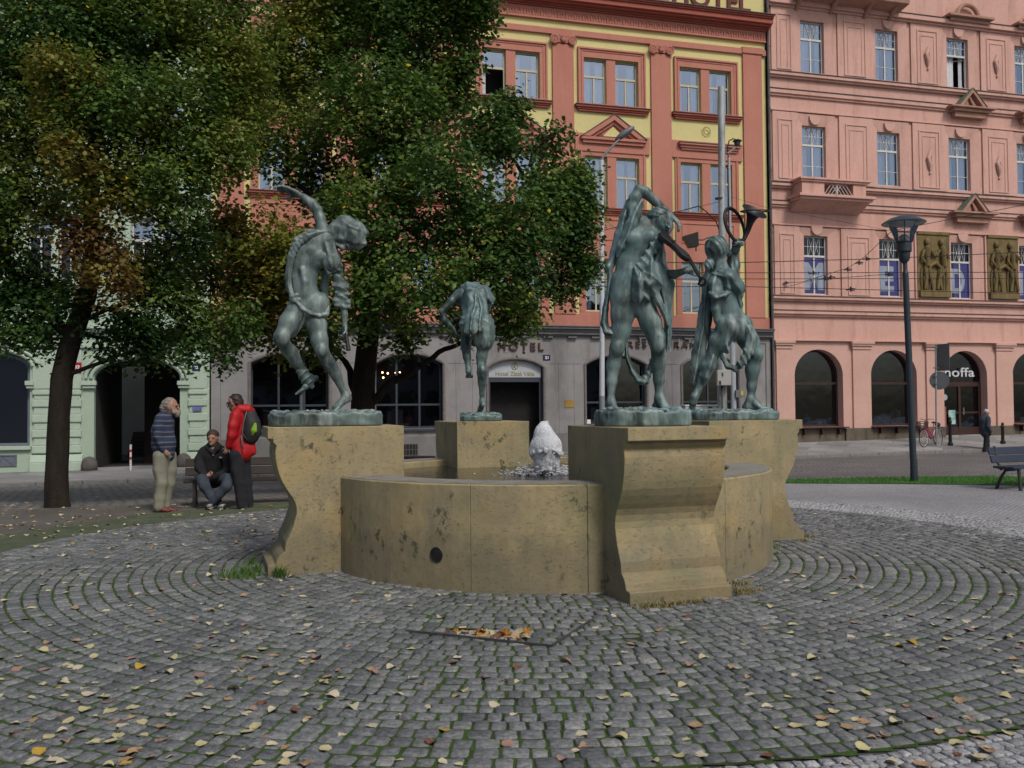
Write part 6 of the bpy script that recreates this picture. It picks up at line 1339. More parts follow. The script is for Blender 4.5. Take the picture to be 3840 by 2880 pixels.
hb.tube([Vector(pts[-1])+Vector((.165*math.cos(a), .16*math.sin(a), .02*math.sin(a))) for a in [2*math.pi*i/28 for i in range(29)]], .009, n=6, caps=False); hb.build('horn_bell', BRDARK, f.e, smooth=True, fix=False)
S_ = Clay(.02); slab(S_, f(968, 1570), .54, .36, .12, 4, R(8)); clay_obj('base', S_, .013, BR_C, f.e)

# ===== foaming water jet =====
jc = ground(2044, 2240); jd = 10.0; jb = at(2044, 1788, jd); jb.z = .868
JX = lambda x, y, dd=0: at(1450+x*.31646, 1540+y*.31646, jd+dd)-jb
J = Clay(.03); rn = random.Random(3)
J.path([JX(1870, 790), JX(1880, 600), JX(1880, 420), JX(1860, 250), JX(1855, 160)], [.1, .115, .15, .095, .03], k=.05)
J.path([JX(1950, 600), JX(1990, 480), JX(1985, 400), JX(1950, 330)], [.09, .075, .07, .06], k=.04); J.path([JX(1760, 420), JX(1760, 500), JX(1800, 560)], [.055, .06, .05], k=.04); J.path([JX(1990, 760), JX(1995, 620)], [.05, .05], k=.03)
for i in range(420):
    t = rn.random(); y = 150+t*620; w = (30+170*min(1, t*1.7)) if t < .6 else 130; a = rn.uniform(0, 6.28); x = 1870+(25 if t > .25 else 0)+w*math.cos(a)*.95; r = rn.uniform(.006, .022); J.ell(JX(x, y, w*.0009*math.sin(a)), (r, r, r*rn.uniform(.8, 1.8)), k=.014)
FOAM = bpy.data.materials.new('water_foam'); FOAM.use_nodes = True; t_ = FOAM.node_tree; b_ = t_.nodes['Principled BSDF']; b_.inputs['Roughness'].default_value = .3; b_.inputs['Subsurface Weight'].default_value = .3; b_.inputs['Subsurface Radius'].default_value = (.05, .05, .06)
tc_ = node(t_, 'ShaderNodeTexCoord'); sx_ = node(t_, 'ShaderNodeSeparateXYZ'); t_.links.new(tc_.outputs['Object'], sx_.inputs[0])
clear = mix_rgb(t_, ramp(t_, tex(t_, 16, 6, (1, 1, .45), .7), [(.42, 0.), (.6, 1.)]), (.76, .8, .85), (.93, .95, .97)); t_.links.new(clear, b_.inputs['Base Color'])
bn_ = node(t_, 'ShaderNodeBump', Strength=1, Distance=.02); t_.links.new(tex(t_, 70, 5, rough=.7), bn_.inputs['Height']); t_.links.new(bn_.outputs[0], b_.inputs['Normal'])
je = empty('water_jet', jb, 0, 'white foaming water jet bubbling up in the basin', 'water jet')
clay_obj('foam', J, .009, FOAM, je, relax=0)
t_.links.remove(b_.outputs[0].links[0]); tr2 = node(t_, 'ShaderNodeBsdfTransparent'); mx2 = node(t_, 'ShaderNodeMixShader'); lo_ = ramp(t_, sx_.outputs[2], [(.0, 1.), (.16, .85), (.3, 0.)]); st_n = ramp(t_, tex(t_, 13, 6, (1.6, 1.6, .3), .7, 6), [(.42, .5), (.56, 0.)]); mm_ = node(t_, 'ShaderNodeMath', operation='MULTIPLY'); t_.links.new(lo_, mm_.inputs[0]); t_.links.new(st_n, mm_.inputs[1]); t_.links.new(mm_.outputs[0], mx2.inputs[0]); t_.links.new(b_.outputs[0], mx2.inputs[1]); t_.links.new(tr2.outputs[0], mx2.inputs[2]); t_.links.new(mx2.outputs[0], t_.nodes['Material Output'].inputs[0])
SP = MB(); rn = random.Random(8)
for i in range(420):
    a = rn.uniform(0, 6.28); q = abs(rn.gauss(0, .17))+.1; r = rn.uniform(.003, .012)*(1 if q < .3 else .6); SP.ball((q*math.cos(a)*1.3, q*math.sin(a)*.7, abs(rn.gauss(0, .02 if q > .25 else .06))), (r*2.4, r*1.6, r*.9), 6, 4)
tag(SP.build('splash', FOAM, je, smooth=True, fix=False), kind='stuff')
MB().lathe([(.035, -.02), (.04, .05), (.03, .06)], n=16).build('nozzle', M('nozzle_metal', (.2, .19, .18), rough=.4, metal=.6), je, smooth='auto').location = (0, -.16, 0)
# ---------------- people ----------------
SKIN = M('skin', (.36, .2, .14), (.3, .16, .11), scale=8, rough=.55)
def person(px, py, d, label, z0=0):
    p = at(px, py, d); b = Vector((p.x, p.y, gz(p.x, p.y) if z0 is None else z0)); return empty('person', b, 0, label, 'person'), b
# --- elderly man in a striped sweater, profile to the right ---
e, b = person(640, 1915, 14.4, 'bearded grey haired man in striped blue sweater and khaki trousers standing left of the bench')
g_ = lambda x, y, dd=0: at(500+x*.36167, 1400+y*.36167, 14.4+dd)-b
def face(cl, c, fwd, up, s=1.0):
    """small nose, brow, lips, chin, ears on a head centred at c"""
    fwd = Vector(fwd).normalized(); up = Vector(up).normalized(); sd_ = fwd.cross(up)
    cl.ell(c+up*.01*s, (.076*s, .092*s, .105*s), ax=up); cl.ell(c+fwd*.035*s-up*.05*s, (.052*s, .058*s, .062*s), ax=up, k=.03)
    cl.cap(c+fwd*.088*s+up*.005*s, c+fwd*.112*s-up*.028*s, .011*s, .014*s, .01); cl.cap(c+fwd*.086*s+up*.024*s-sd_*.03*s, c+fwd*.086*s+up*.024*s+sd_*.03*s, .012*s, .012*s, .012)
    cl.cap(c+fwd*.092*s-up*.055*s-sd_*.016*s, c+fwd*.092*s-up*.055*s+sd_*.016*s, .009*s, .009*s, .006); cl.ell(c+fwd*.075*s-up*.085*s, (.024*s, .024*s, .02*s), k=.02)
    for q in (-1, 1): cl.ell(c+sd_*q*.078*s-up*.01*s, (.012*s, .02*s, .03*s), k=.008)
def eyes(parent, c, fwd, up, s=1.0):
    fwd = Vector(fwd).normalized(); up = Vector(up).normalized(); sd_ = fwd.cross(up); mb = MB()
    for q in (-1, 1): mb.ball(c+fwd*.083*s+up*.004*s+sd_*q*.03*s, .011*s, 8, 6)
    mb.build('eyes', M('eye_dark', (.03, .02, .015), rough=.3), parent, smooth=True, fix=False)
hc_ = g_(395, 345); B = Clay(.03); face(B, hc_, (1, -.1, -.05), (.05, 0, 1), 1.18)
B.path([g_(375, 400), g_(350, 450)], [.062, .075]); B.path([g_(322, 500), g_(308, 640), g_(312, 760), g_(320, 850)], [.12, .13, .13, .12], k=.06)
B.path([g_(300, 480, -.09), g_(265, 560, -.14), g_(258, 650, -.165), g_(285, 730, -.155), g_(310, 790, -.14)], [.05, .045, .04, .035, .03]); B.path([g_(350, 480, .12), g_(345, 640, .18), g_(362, 760, .17)], [.05, .04, .03])
hand(B, g_(310, 790, -.14), g_(345, 825, -.16)-g_(310, 790, -.14), (0, 1, 0), .17, .3)
B.path([g_(290, 880, -.06), g_(285, 1120, -.06), g_(268, 1400, -.06)], [.08, .05, .035]); B.path([g_(365, 880, .08), g_(368, 1120, .1), g_(330, 1390, .1)], [.08, .05, .035]); body = clay_obj('body', B, .011, SKIN, e); eyes(body, hc_, (1, -.1, -.05), (.05, 0, 1), 1.18)
STRIPE = bpy.data.materials.new('striped_knit'); STRIPE.use_nodes = True; t = STRIPE.node_tree; bb = t.nodes['Principled BSDF']; tc_ = node(t, 'ShaderNodeTexCoord')
wv = node(t, 'ShaderNodeTexWave', Scale=1.9, Distortion=1.6, Detail=2.); wv.bands_direction = 'Z'; t.links.new(tc_.outputs['Object'], wv.inputs[0]); t.links.new(ramp(t, wv.outputs['Fac'], [(.2, (.025, .035, .075)), (.45, (.05, .07, .13)), (.62, (.14, .15, .18)), (.85, (.022, .028, .055))]), bb.inputs['Base Color']); bb.inputs['Roughness'].default_value = .95
F_ = ((1, .3, .25), 5, .004)
C = Clay(.03); C.path([g_(345, 430), g_(325, 480), g_(300, 600), g_(300, 740), g_(325, 840)], [.08, .145, .165, .16, .15], k=.05, flat=((0, 1, 0), .95), fold=F_); C.ell(g_(355, 720), (.13, .13, .18), k=.05)
C.path([g_(290, 470, -.1), g_(262, 560, -.15), g_(255, 650, -.17), g_(285, 730, -.16), g_(310, 790, -.14)], [.095, .08, .07, .062, .052], fold=F_); C.path([g_(350, 470, .12), g_(345, 620, .18), g_(365, 770, .17)], [.09, .07, .055], fold=F_); C.cap(g_(345, 425), g_(375, 435), .075, .07)
clay_obj('sweater', C, .011, STRIPE, e)
KH = M('khaki_cloth', (.25, .25, .19), (.2, .2, .155), scale=5, rough=.95)
C = Clay(.03); F2 = ((1, .3, .3), 5, .006)
C.path([g_(290, 860, -.05), g_(275, 1000, -.06), g_(290, 1140, -.07), g_(270, 1290, -.07), g_(262, 1385, -.07)], [.135, .11, .09, .085, .088], fold=F2); C.path([g_(360, 860, .08), g_(375, 1000, .09), g_(370, 1140, .1), g_(330, 1290, .1), g_(325, 1370, .1)], [.125, .105, .09, .08, .085], fold=F2); C.ell(g_(320, 850), (.15, .15, .11)); clay_obj('trousers', C, .011, KH, e)
C = Clay(.015)
for x, dd in ((245, -.07), (315, .1)): C.path([g_(x, 1410, dd), g_(x+60, 1412, dd), g_(x+120, 1425, dd)], [.05, .048, .035], flat=((0, 0, 1), .9))
clay_obj('shoes', C, .01, M('red_brown_leather', (.16, .035, .025), (.11, .025, .02), scale=8, rough=.5), e)
C = Clay(.02); C.ell(g_(378, 320), (.105, .105, .115), k=.03, fold=((.4, .4, 1), 20, .005)); C.path([g_(345, 320), g_(320, 360), g_(308, 405)], [.085, .07, .035], fold=((.3, 0, 1), 24, .006)); C.cut(hc_+Vector((.12, -.01, -.02)), (.09, .14, .13), .02); clay_obj('hair', C, .01, M('grey_hair', (.25, .235, .21), (.16, .15, .135), scale=20, stretch=(1, 1, .2), rough=.8), e)
C = Clay(.02); C.path([hc_+Vector((.07, -.06, -.09)), hc_+Vector((.11, 0, -.1)), hc_+Vector((.07, .06, -.09))], .035); C.ell(hc_+Vector((.09, 0, -.125)), (.05, .05, .05)); C.path([hc_+Vector((.04, -.085, -.02)), hc_+Vector((.06, -.075, -.09))], .02); C.cap(hc_+Vector((.125, -.03, -.062)), hc_+Vector((.125, .03, -.062)), .013); clay_obj('beard', C, .009, M('grey_beard', (.3, .27, .23), (.2, .17, .14), scale=25, rough=.9), e)
# --- seated young man ---
e, b = person(815, 1905, 14.95, 'short haired young man in black jacket and jeans sitting on the bench, ankles crossed')
g_ = lambda x, y, dd=0: at(500+x*.36167, 1400+y*.36167, 14.95+dd)-b
hc_ = g_(825, 670, .0); B = Clay(.03); face(B, hc_, (0, -1, -.1), (0, 0, 1), 1.12); B.path([g_(825, 720, .02), g_(828, 790, .05)], [.058, .08]); B.path([g_(825, 830, .1), g_(825, 950, .16), g_(830, 1080, .2)], [.12, .13, .13], k=.06)
B.path([g_(730, 830, .1), g_(682, 960, -.02), g_(755, 1060, -.14)], [.05, .04, .03]); B.path([g_(920, 830, .1), g_(972, 960, -.02), g_(975, 990, -.05), g_(900, 1062, -.12), g_(835, 1082, -.13)], [.05, .04, .035, .03, .028]); hand(B, g_(755, 1062, -.16), Vector((1, -.1, .1)), (0, -.5, 1), .18, .9); hand(B, g_(815, 1085, -.12), Vector((-1, 0, .1)), (0, .5, .8), .18, .9, side=-1)
B.path([g_(780, 1090, .15), g_(710, 1120, -.28), g_(800, 1290, -.24), g_(900, 1350, -.22)], [.07, .05, .04, .03]); B.path([g_(880, 1090, .15), g_(975, 1112, -.25), g_(900, 1260, -.31), g_(800, 1350, -.31)], [.07, .05, .04, .03]); body = clay_obj('body', B, .011, SKIN, e); eyes(body, hc_, (0, -1, -.1), (0, 0, 1), 1.12)
C = Clay(.03); F_ = ((1, .3, .4), 5, .005); C.path([g_(828, 765, .06), g_(826, 830, .1), g_(822, 950, .15), g_(826, 1075, .16)], [.1, .185, .2, .19], k=.06, flat=((0, 1, 0), .85), fold=F_); C.cap(g_(740, 830, .1), g_(915, 830, .1), .1, .1, .06)
C.path([g_(735, 820, .1), g_(685, 900, .03), g_(680, 980, -.05), g_(740, 1055, -.14)], [.095, .08, .072, .055], fold=F_); C.path([g_(920, 820, .1), g_(975, 900, .03), g_(975, 990, -.05), g_(900, 1060, -.12), g_(840, 1080, -.13)], [.095, .08, .072, .062, .05], fold=F_); C.path([g_(770, 770, -.01), g_(800, 800, -.05), g_(830, 820, -.06), g_(865, 790, -.05), g_(890, 760, -.01)], .035, fold=F_)
C.cut(g_(828, 790, -.13), (.035, .06, .1), .01); clay_obj('jacket', C, .011, M('black_fleece', (.011, .011, .013), (.018, .018, .02), scale=7, rough=.95), e)
C = Clay(.02); C.path([g_(820, 780, -.03), g_(828, 850, -.07)], [.04, .02]); clay_obj('shirt', C, .01, M('grey_shirt', (.14, .14, .15)), e)
C = Clay(.03); F2 = ((1, .3, .3), 5, .005); C.path([g_(785, 1085, .15), g_(712, 1105, -.25), g_(735, 1170, -.3), g_(800, 1270, -.27), g_(880, 1335, -.24)], [.11, .092, .085, .07, .062], fold=F2); C.path([g_(875, 1085, .15), g_(985, 1100, -.25), g_(965, 1170, -.32), g_(890, 1260, -.33), g_(820, 1335, -.33)], [.11, .092, .085, .07, .062], fold=F2); clay_obj('jeans', C, .011, M('dark_denim', (.03, .04, .06), (.05, .062, .085), scale=5, rough=.9), e)
SN = Clay(.015); SN.path([g_(820, 1345, -.3), g_(790, 1365, -.4), g_(765, 1385, -.48)], [.05, .045, .04]); SN.path([g_(895, 1345, -.24), g_(920, 1365, -.34), g_(940, 1382, -.42)], [.05, .045, .04]); so_ = clay_obj('sneakers', SN, .01, M('black_canvas', (.015, .015, .015)), e)
mb = MB()
for (x0, x1, d0) in ((760, 822, -.44), (885, 955, -.38)): 
    for k in range(2): mb.tube([g_(x0-4, 1375+k*14, d0-.06), g_((x0+x1)/2, 1362+k*14, d0-.11), g_(x1-4, 1360+k*14, d0-.03)], .01, n=6)
    mb.tube([g_(x0-6, 1398, d0-.04), g_((x0+x1)/2, 1400, d0-.08), g_(x1+2, 1392, d0-.0)], .014, n=6)
mb.build('white_stripes', M('rubber_white', (.5, .5, .48)), so_, smooth=True)
C = Clay(.02); C.ell(g_(825, 640, .015), (.1, .112, .095), k=.02, fold=((1, .3, .3), 30, .003)); C.cut(hc_+Vector((0, -.14, -.045)), (.09, .08, .09), .015); clay_obj('hair', C, .009, M('brown_hair', (.035, .022, .016), (.055, .035, .025), scale=20, rough=.7), e)
C = MB(); C.box(0, .045, 0, .004, 0, .025); lg = C.build('jacket_badge', M('badge_grey', (.25, .25, .25)), e); lg.location = g_(890, 880, -.12)
# --- young man in red jacket, back turned to the right ---
e, b = person(905, 1908, 14.75, 'dark haired man in red hooded jacket looking down at the seated man on the bench')
g_ = lambda x, y, dd=0: at(500+x*.36167, 1400+y*.36167, 14.75+dd)-b
hc_ = g_(1048, 300); fw_ = (-1, .15, -.35); B = Clay(.03); face(B, hc_, fw_, (-.25, 0, 1), 1.15); B.path([g_(1070, 350), g_(1090, 400)], [.06, .075]); B.path([g_(1100, 440), g_(1090, 600), g_(1100, 800)], [.12, .13, .13], k=.06)
B.path([g_(1060, 450, -.12), g_(1025, 620, -.17), g_(985, 760, -.15)], [.05, .04, .033]); B.path([g_(1100, 450, .12), g_(1060, 620, .16), g_(1010, 740, .12)], [.05, .04, .03]); hand(B, g_(985, 765, -.14), Vector((-.4, -.2, -.9)), (-.5, .5, 0), .17, .6)
B.path([g_(1075, 850, -.07), g_(1085, 1100, -.07), g_(1100, 1370, -.07)], [.1, .07, .05]); B.path([g_(1140, 850, .08), g_(1155, 1100, .08), g_(1180, 1360, .08)], [.1, .07, .05]); body = clay_obj('body', B, .011, SKIN, e); eyes(body, hc_, fw_, (-.25, 0, 1), 1.15)
RED = M('red_shell_cloth', (.42, .008, .012), (.34, .006, .01), scale=4, rough=.6); F_ = ((1, .3, .5), 5, .006)
C = Clay(.03); C.path([g_(1105, 400), g_(1095, 460), g_(1085, 600), g_(1090, 720), g_(1110, 830)], [.1, .14, .15, .155, .165], k=.05, flat=((0, 1, 0), .95), fold=F_); C.ell(g_(1160, 790, .02), (.115, .13, .13), k=.08, fold=F_); C.path([g_(1225, 700, .03), g_(1245, 815, .03)], [.05, .045], k=.08)
C.path([g_(1060, 440, -.12), g_(1035, 540, -.17), g_(1020, 640, -.18), g_(990, 745, -.15)], [.1, .088, .078, .06], fold=F_); C.path([g_(1100, 450, .14), g_(1060, 620, .17), g_(1005, 750, .12)], [.09, .075, .055], fold=F_); C.path([g_(1060, 400, -.05), g_(1110, 370, -.06), g_(1180, 375, -.03), g_(1235, 390, .02)], [.055, .075, .08, .045], fold=F_); C.path([g_(1050, 405, .07), g_(1150, 370, .08), g_(1225, 385, .05)], [.05, .07, .04]); clay_obj('jacket', C, .011, RED, e)
C = Clay(.03); C.path([g_(1075, 850, -.07), g_(1075, 1000, -.08), g_(1095, 1140, -.08), g_(1115, 1290, -.08), g_(1125, 1370, -.08)], [.125, .105, .09, .085, .085], fold=((1, .3, .3), 5, .005)); C.path([g_(1135, 850, .08), g_(1145, 1000, .08), g_(1170, 1140, .09), g_(1185, 1290, .09), g_(1190, 1360, .09)], [.12, .105, .09, .08, .08], fold=((1, .3, .3), 5, .005)); clay_obj('trousers', C, .011, M('black_trousers', (.012, .012, .017), (.02, .02, .027), scale=6, rough=.95), e)
C = Clay(.015); 
for x, y, dd in ((1150, 1388, -.08), (1210, 1378, .09)): C.path([g_(x, y, dd), g_(x-70, y+6, dd), g_(x-130, y+14, dd)], [.05, .047, .035])
clay_obj('shoes', C, .01, M('dark_shoe', (.03, .03, .035), (.05, .05, .055), scale=9), e)
C = Clay(.02); C.ell(g_(1062, 275), (.115, .11, .105), k=.03, fold=((.5, .4, 1), 18, .005)); C.ell(g_(1090, 310), (.085, .1, .085), k=.03, fold=((.5, .4, 1), 18, .005)); C.cut(hc_+Vector((-.125, 0, -.04)), (.07, .13, .09), .02); clay_obj('hair', C, .009, M('dark_brown_hair', (.02, .012, .011), (.035, .02, .017), scale=20, rough=.6), e)
mb = MB(); q = hc_+Vector((-.11, -.02, -.01)); mb.tube([q+Vector((0, -.07, .0)), q+Vector((.0, -.035, .0)), q], .004, n=5); mb.tube([q+Vector((0, -.07, 0)), q+Vector((.12, -.085, .02))], .004, n=5); mb.tube([q+Vector((.0+.005*math.cos(a), -.035+.025*math.sin(a), -.02+.02*math.cos(a))) for a in [2*math.pi*i/12 for i in range(13)]], .003, n=4); mb.build('glasses', M('specs', (.02, .02, .02)), e)
be = empty('backpack', g_(1220, 560)+b, 0, 'black backpack with lime green pocket on the back of the red jacket', 'backpack'); bo = be.location-b
h_ = lambda x, y, dd=0: g_(x, y, dd)-bo
C = Clay(.04); C.path([h_(1205, 440), h_(1225, 520), h_(1225, 600), h_(1210, 660)], [.11, .13, .14, .13], k=.06, flat=((0, 1, 0), 1.0)); C.ell(h_(1255, 590, -.02), (.08, .11, .16), k=.03); C.cap(h_(1180, 420), h_(1240, 425), .07, .05); bk = clay_obj('bag', C, .011, M('black_nylon', (.015, .016, .018), (.03, .03, .032), scale=9, rough=.7), be)
C = Clay(.01); C.path([h_(1262, 530, -.12), h_(1250, 590, -.14), h_(1235, 625, -.13)], [.03, .05, .03], flat=((0, 1, 0), .5)); C.path([h_(1215, 480, -.12), h_(1210, 530, -.12)], [.02, .018], flat=((0, 1, 0), .5)); clay_obj('green_pocket', C, .009, M('lime_cloth', (.2, .36, .02), (.16, .3, .02), scale=8), be)
mb = MB(); mb.tube([h_(1175, 400, -.14), h_(1145, 500, -.2), h_(1130, 620, -.2), h_(1180, 690, -.14)], .02, n=6, flat=.4); mb.tube([h_(1120, 640, -.2), h_(1128, 720, -.2), h_(1140, 790, -.2)], .012, n=5); mb.build('strap', M('grey_strap', (.12, .12, .12)), be, smooth=True)
# --- old man far away by the shop door ---
FO2 = 34.6; e, b = person(3698, 1660, FO2, 'elderly white haired passer-by in dark blue coat beside the shop door', None); hgt = 1.62
P3 = lambda x, y, z: Vector((x, y, z*hgt))
B = Clay(.03); B.ell(P3(.05, 0, .93), (.085, .095, .11)); B.cap(P3(.12, 0, .915), P3(.15, 0, .9), .02, .015); B.cap(P3(.03, 0, .87), P3(.0, 0, .83), .06, .07); B.path([P3(0, 0, .78), P3(-.02, 0, .6), P3(0, 0, .5)], [.16, .15, .14]); B.path([P3(0, -.19, .78), P3(-.04, -.24, .6), P3(.08, -.22, .46)], [.06, .05, .035]); B.path([P3(0, .19, .78), P3(.02, .24, .6), P3(.1, .22, .46)], [.06, .05, .035]); B.path([P3(0, -.08, .5), P3(-.03, -.08, .26), P3(-.1, -.08, .05)], [.09, .065, .045]); B.path([P3(0, .08, .5), P3(.08, .08, .27), P3(.1, .08, .05)], [.09, .065, .045])
hand(B, P3(.08, -.22, .46), Vector((.2, 0, -1)), (1, 0, 0), .17, .5); clay_obj('body', B, .016, SKIN, e)
C = Clay(.03); C.path([P3(.0, 0, .83), P3(-.03, 0, .74), P3(-.03, 0, .56), P3(0, 0, .46)], [.12, .2, .19, .2], k=.05); C.path([P3(0, -.19, .79), P3(-.04, -.25, .6), P3(.07, -.22, .48)], [.085, .07, .055]); C.path([P3(0, .19, .79), P3(.02, .25, .6), P3(.09, .22, .48)], [.085, .07, .055]); clay_obj('coat', C, .016, M('navy_coat', (.03, .04, .06), (.045, .055, .075), scale=5, rough=.95), e)
C = Clay(.03); C.path([P3(0, -.08, .48), P3(-.03, -.08, .26), P3(-.1, -.08, .06)], [.12, .09, .075]); C.path([P3(0, .08, .48), P3(.08, .08, .27), P3(.1, .08, .06)], [.12, .09, .075]); clay_obj('trousers', C, .016, M('black_trousers', (.012, .012, .017)), e)
C = Clay(.02); C.ell(P3(.03, 0, .95), (.1, .105, .095)); C.cut(P3(.14, 0, .92), (.07, .1, .09), .02); clay_obj('hair', C, .014, M('white_hair', (.5, .48, .44)), e)
mb = MB(); [mb.ball(P3(x, y, .02), (.14, .05, .04)) for x, y in ((-.06, -.08), (.14, .08))]; mb.build('shoes', M('dark_shoe', (.03, .03, .035)), e, smooth=True)

# ---------------- benches ----------------
WOODD = M('dark_bench_wood', (.02, .014, .012), (.035, .025, .02), scale=5, stretch=(.3, 4, 4), rough=.7); IRON = M('cast_iron', (.035, .037, .042), (.05, .052, .058), scale=10, rough=.6, metal=.2)
BLUEB = M('blue_grey_bench_paint', (.022, .03, .055), (.03, .038, .065), scale=4, rough=.5)
def bench(loc, rz, L, wood, iron, label):
    e = empty('park_bench', loc, rz, label, 'bench', 'benches on the square')
    s = MB()
    for i in range(3): s.box(-L/2, L/2, -.2+i*.15, -.065+i*.15, .4, .44)
    s.build('seat', wood, e, bevel=.008); k = MB()
    for i in range(2):
        z = .56+i*.15; k.obox((0, .27+.05*i, z), Vector((1, 0, 0)), Vector((0, .96, -.28)), Vector((0, .28, .96)), L/2, .016, .07)
    k.build('backrest', wood, e, bevel=.006)
    for x in (-L/2+.17, L/2-.17):
        m_ = MB(); m_.tube([(x, -.2, 0), (x, -.18, .2), (x, -.17, .39)], [.035, .028, .03], n=8); m_.tube([(x, .3, 0), (x, .2, .22), (x, .1, .36), (x, -.1, .385)], [.032, .028, .026, .024], n=8); m_.tube([(x, .18, .36), (x, .26, .5), (x, .33, .8)], .024, n=8); m_.box(x-.03, x+.03, -.2, .24, .375, .4); m_.build('leg', iron, e, smooth='auto')
    return e
p0 = ground(742, 1900); p1 = ground(1046, 1888); mid = (p0+p1)/2; az = math.atan2(p1.y-p0.y, p1.x-p0.x)
bench((mid.x+.12, mid.y+.12, 0), az-.03, 2.05, WOODD, M('stone_grey_leg', (.07, .068, .062), (.05, .05, .045), scale=7, rough=.8), 'dark wooden park bench under the trees with a young man sitting on it')
q0 = ground(3754, 1839); q1 = ground(3808, 1835)
bench((q0.x+1.02, q0.y+.42, 0), R(24), 2.1, BLUEB, IRON, 'dark blue park bench cut off at the right edge by the lawn')

# ---------------- lamp, poles, wires ----------------
POST = M('slate_painted_steel', (.035, .05, .062), (.028, .04, .05), scale=3, rough=.45, metal=.2)
lp = ground(3428, 1806); lamp = empty('street_lamp', lp, 0, 'slim dark slate street lamp with a shallow dome head standing on the lawn edge', 'street lamp')
m_ = MB(); dx = -.11; m_.tube([(0, 0, -.05), (0, 0, .1), (0, 0, .45), (dx*.1, 0, .5), (dx*.85, 0, 4.35)], [.075, .075, .072, .068, .062], n=20); m_.tube([(dx*.85, 0, 4.35), (dx*.87, 0, 4.4), (dx*.9, 0, 4.62)], [.062, .045, .045], n=16); m_.build('pole', POST, lamp, smooth='auto')
k_ = MB(); k_.lathe([(.05, 4.56), (.1, 4.62), (.115, 4.7), (.12, 4.78), (.15, 4.8), (.15, 4.98), (.17, 5.0), (.0, 5.0)], (dx, 0, 0), n=24)
k_.build('lamp_holder', POST, lamp, smooth='auto')
CLEAR = glass_mat('clear_lamp_glass', (.93, .95, .95), .08); k_ = MB(); k_.lathe([(.17, 5.0), (.2, 5.12), (.27, 5.28), (.31, 5.38)], (dx, 0, 0), n=28, cap=False); k_.build('lamp_glass', CLEAR, lamp, smooth=True, fix=False)
k_ = MB(); k_.lathe([(.0, 5.0), (.085, 5.0), (.1, 5.12), (.05, 5.16), (0, 5.17)], (dx, 0, 0), n=16); k_.build('reflector', M('white_reflector', (.6, .62, .62), rough=.3), lamp, smooth=True)
k_ = MB(); [k_.tube([(dx+.16*math.cos(a), .16*math.sin(a), 4.98), (dx+.2*math.cos(a), .2*math.sin(a), 5.2), (dx+.29*math.cos(a), .29*math.sin(a), 5.4)], .02, n=6, flat=.4) for a in (R(20), R(140), R(250))]; k_.build('bracket', POST, lamp)
k_ = MB(); k_.lathe([(.43, 5.385), (.44, 5.4), (.4, 5.43), (.28, 5.5), (.12, 5.545), (0, 5.555)], (dx, 0, 0), n=36, cap=False); k_.build('lamp_cap', M('blue_grey_dome', (.06, .085, .1), (.05, .07, .085), scale=3, rough=.35, metal=.3), lamp, smooth='auto')
k_ = MB(); k_.lathe([(.425, 5.39), (.3, 5.41), (0, 5.42)], (dx, 0, 0), n=36, cap=False); k_.build('cap_lining', M('pale_lining', (.4, .42, .43), rough=.4), lamp, smooth=True)
# white cobra-head lamp and tram pole at the kerb before the hotel
def onplane(px, py, t):
    r = ray(px, py); o2 = FO+FN*t; k = (o2.x*FN.x+o2.y*FN.y)/(r.x*FN.x+r.y*FN.y); return Vector((r.x*k, r.y*k, CH+r.z*k))
TP = 2.9
a = onplane(2258, 1540, TP); a.z = gz(a.x, a.y); wl_ = empty('street_lamp', a, 0, 'tall white street lamp with a grey cobra head in front of the hotel', 'street lamp')
top = onplane(2256, 590, TP)-a; hd = onplane(2322, 522, TP)-a
m_ = MB(); m_.tube([(0, 0, 2.2), (top.x*.3, 0, 4), top-Vector((0, 0, .1))], [.095, .085, .075], n=16); m_.build('pole', M('white_pole_paint', (.5, .53, .57), (.45, .48, .52), scale=2, rough=.45), wl_, smooth='auto')
m_ = MB(); m_.tube([(0, 0, 0), (0, 0, 2.2)], .1, n=16); m_.build('pole_base', M('grey_pole_paint', (.2, .24, .27), (.17, .2, .23), scale=2, rough=.5), wl_, smooth='auto')
m_ = MB(); m_.tube([top-Vector((0, 0, .15)), top+Vector((.06, 0, .05)), hd], [.06, .045, .035], n=10); m_.build('arm', M('grey_arm', (.17, .19, .2), rough=.5), wl_, smooth='auto')
m_ = MB(); dv = (hd-top).normalized(); m_.ball((0, 0, 0), (.42, .17, .12), 18, 10); ho = m_.build('lamp_head', M('grey_lamp_head', (.1, .11, .12), (.15, .15, .16), scale=4, rough=.4), wl_, smooth=True); ho.location = hd+dv*.3; ho.rotation_euler = (0, -math.atan2(dv.z, dv.x)*.75, 0)
a = onplane(2709, 1540, TP); a.z = gz(a.x, a.y); tp = empty('tram_pole', a, 0, 'thick grey tubular pole carrying tram wires, with a white switch box at its foot', 'pole')
top = onplane(2705, 326, TP)-a
m_ = MB(); m_.tube([(0, 0, -.1), (0, 0, 5.6)], [.17, .165], n=20); m_.tube([(0, 0, 5.6), (0, 0, 5.75), (top.x*.5, 0, 6.3), top], [.165, .14, .135, .125], n=20); m_.build('pole', M('galvanised_pole', (.42, .45, .46), (.32, .35, .36), scale=2.5, rough=.5, metal=.2, c3=(.12, .12, .11), s3=2), tp, smooth='auto')
cx = onplane(2727, 1000, TP-.1)-a; m_ = MB(); cz = (onplane(2727, 535, TP)-a).z; lampx = (onplane(2757, 535, TP)-a).x
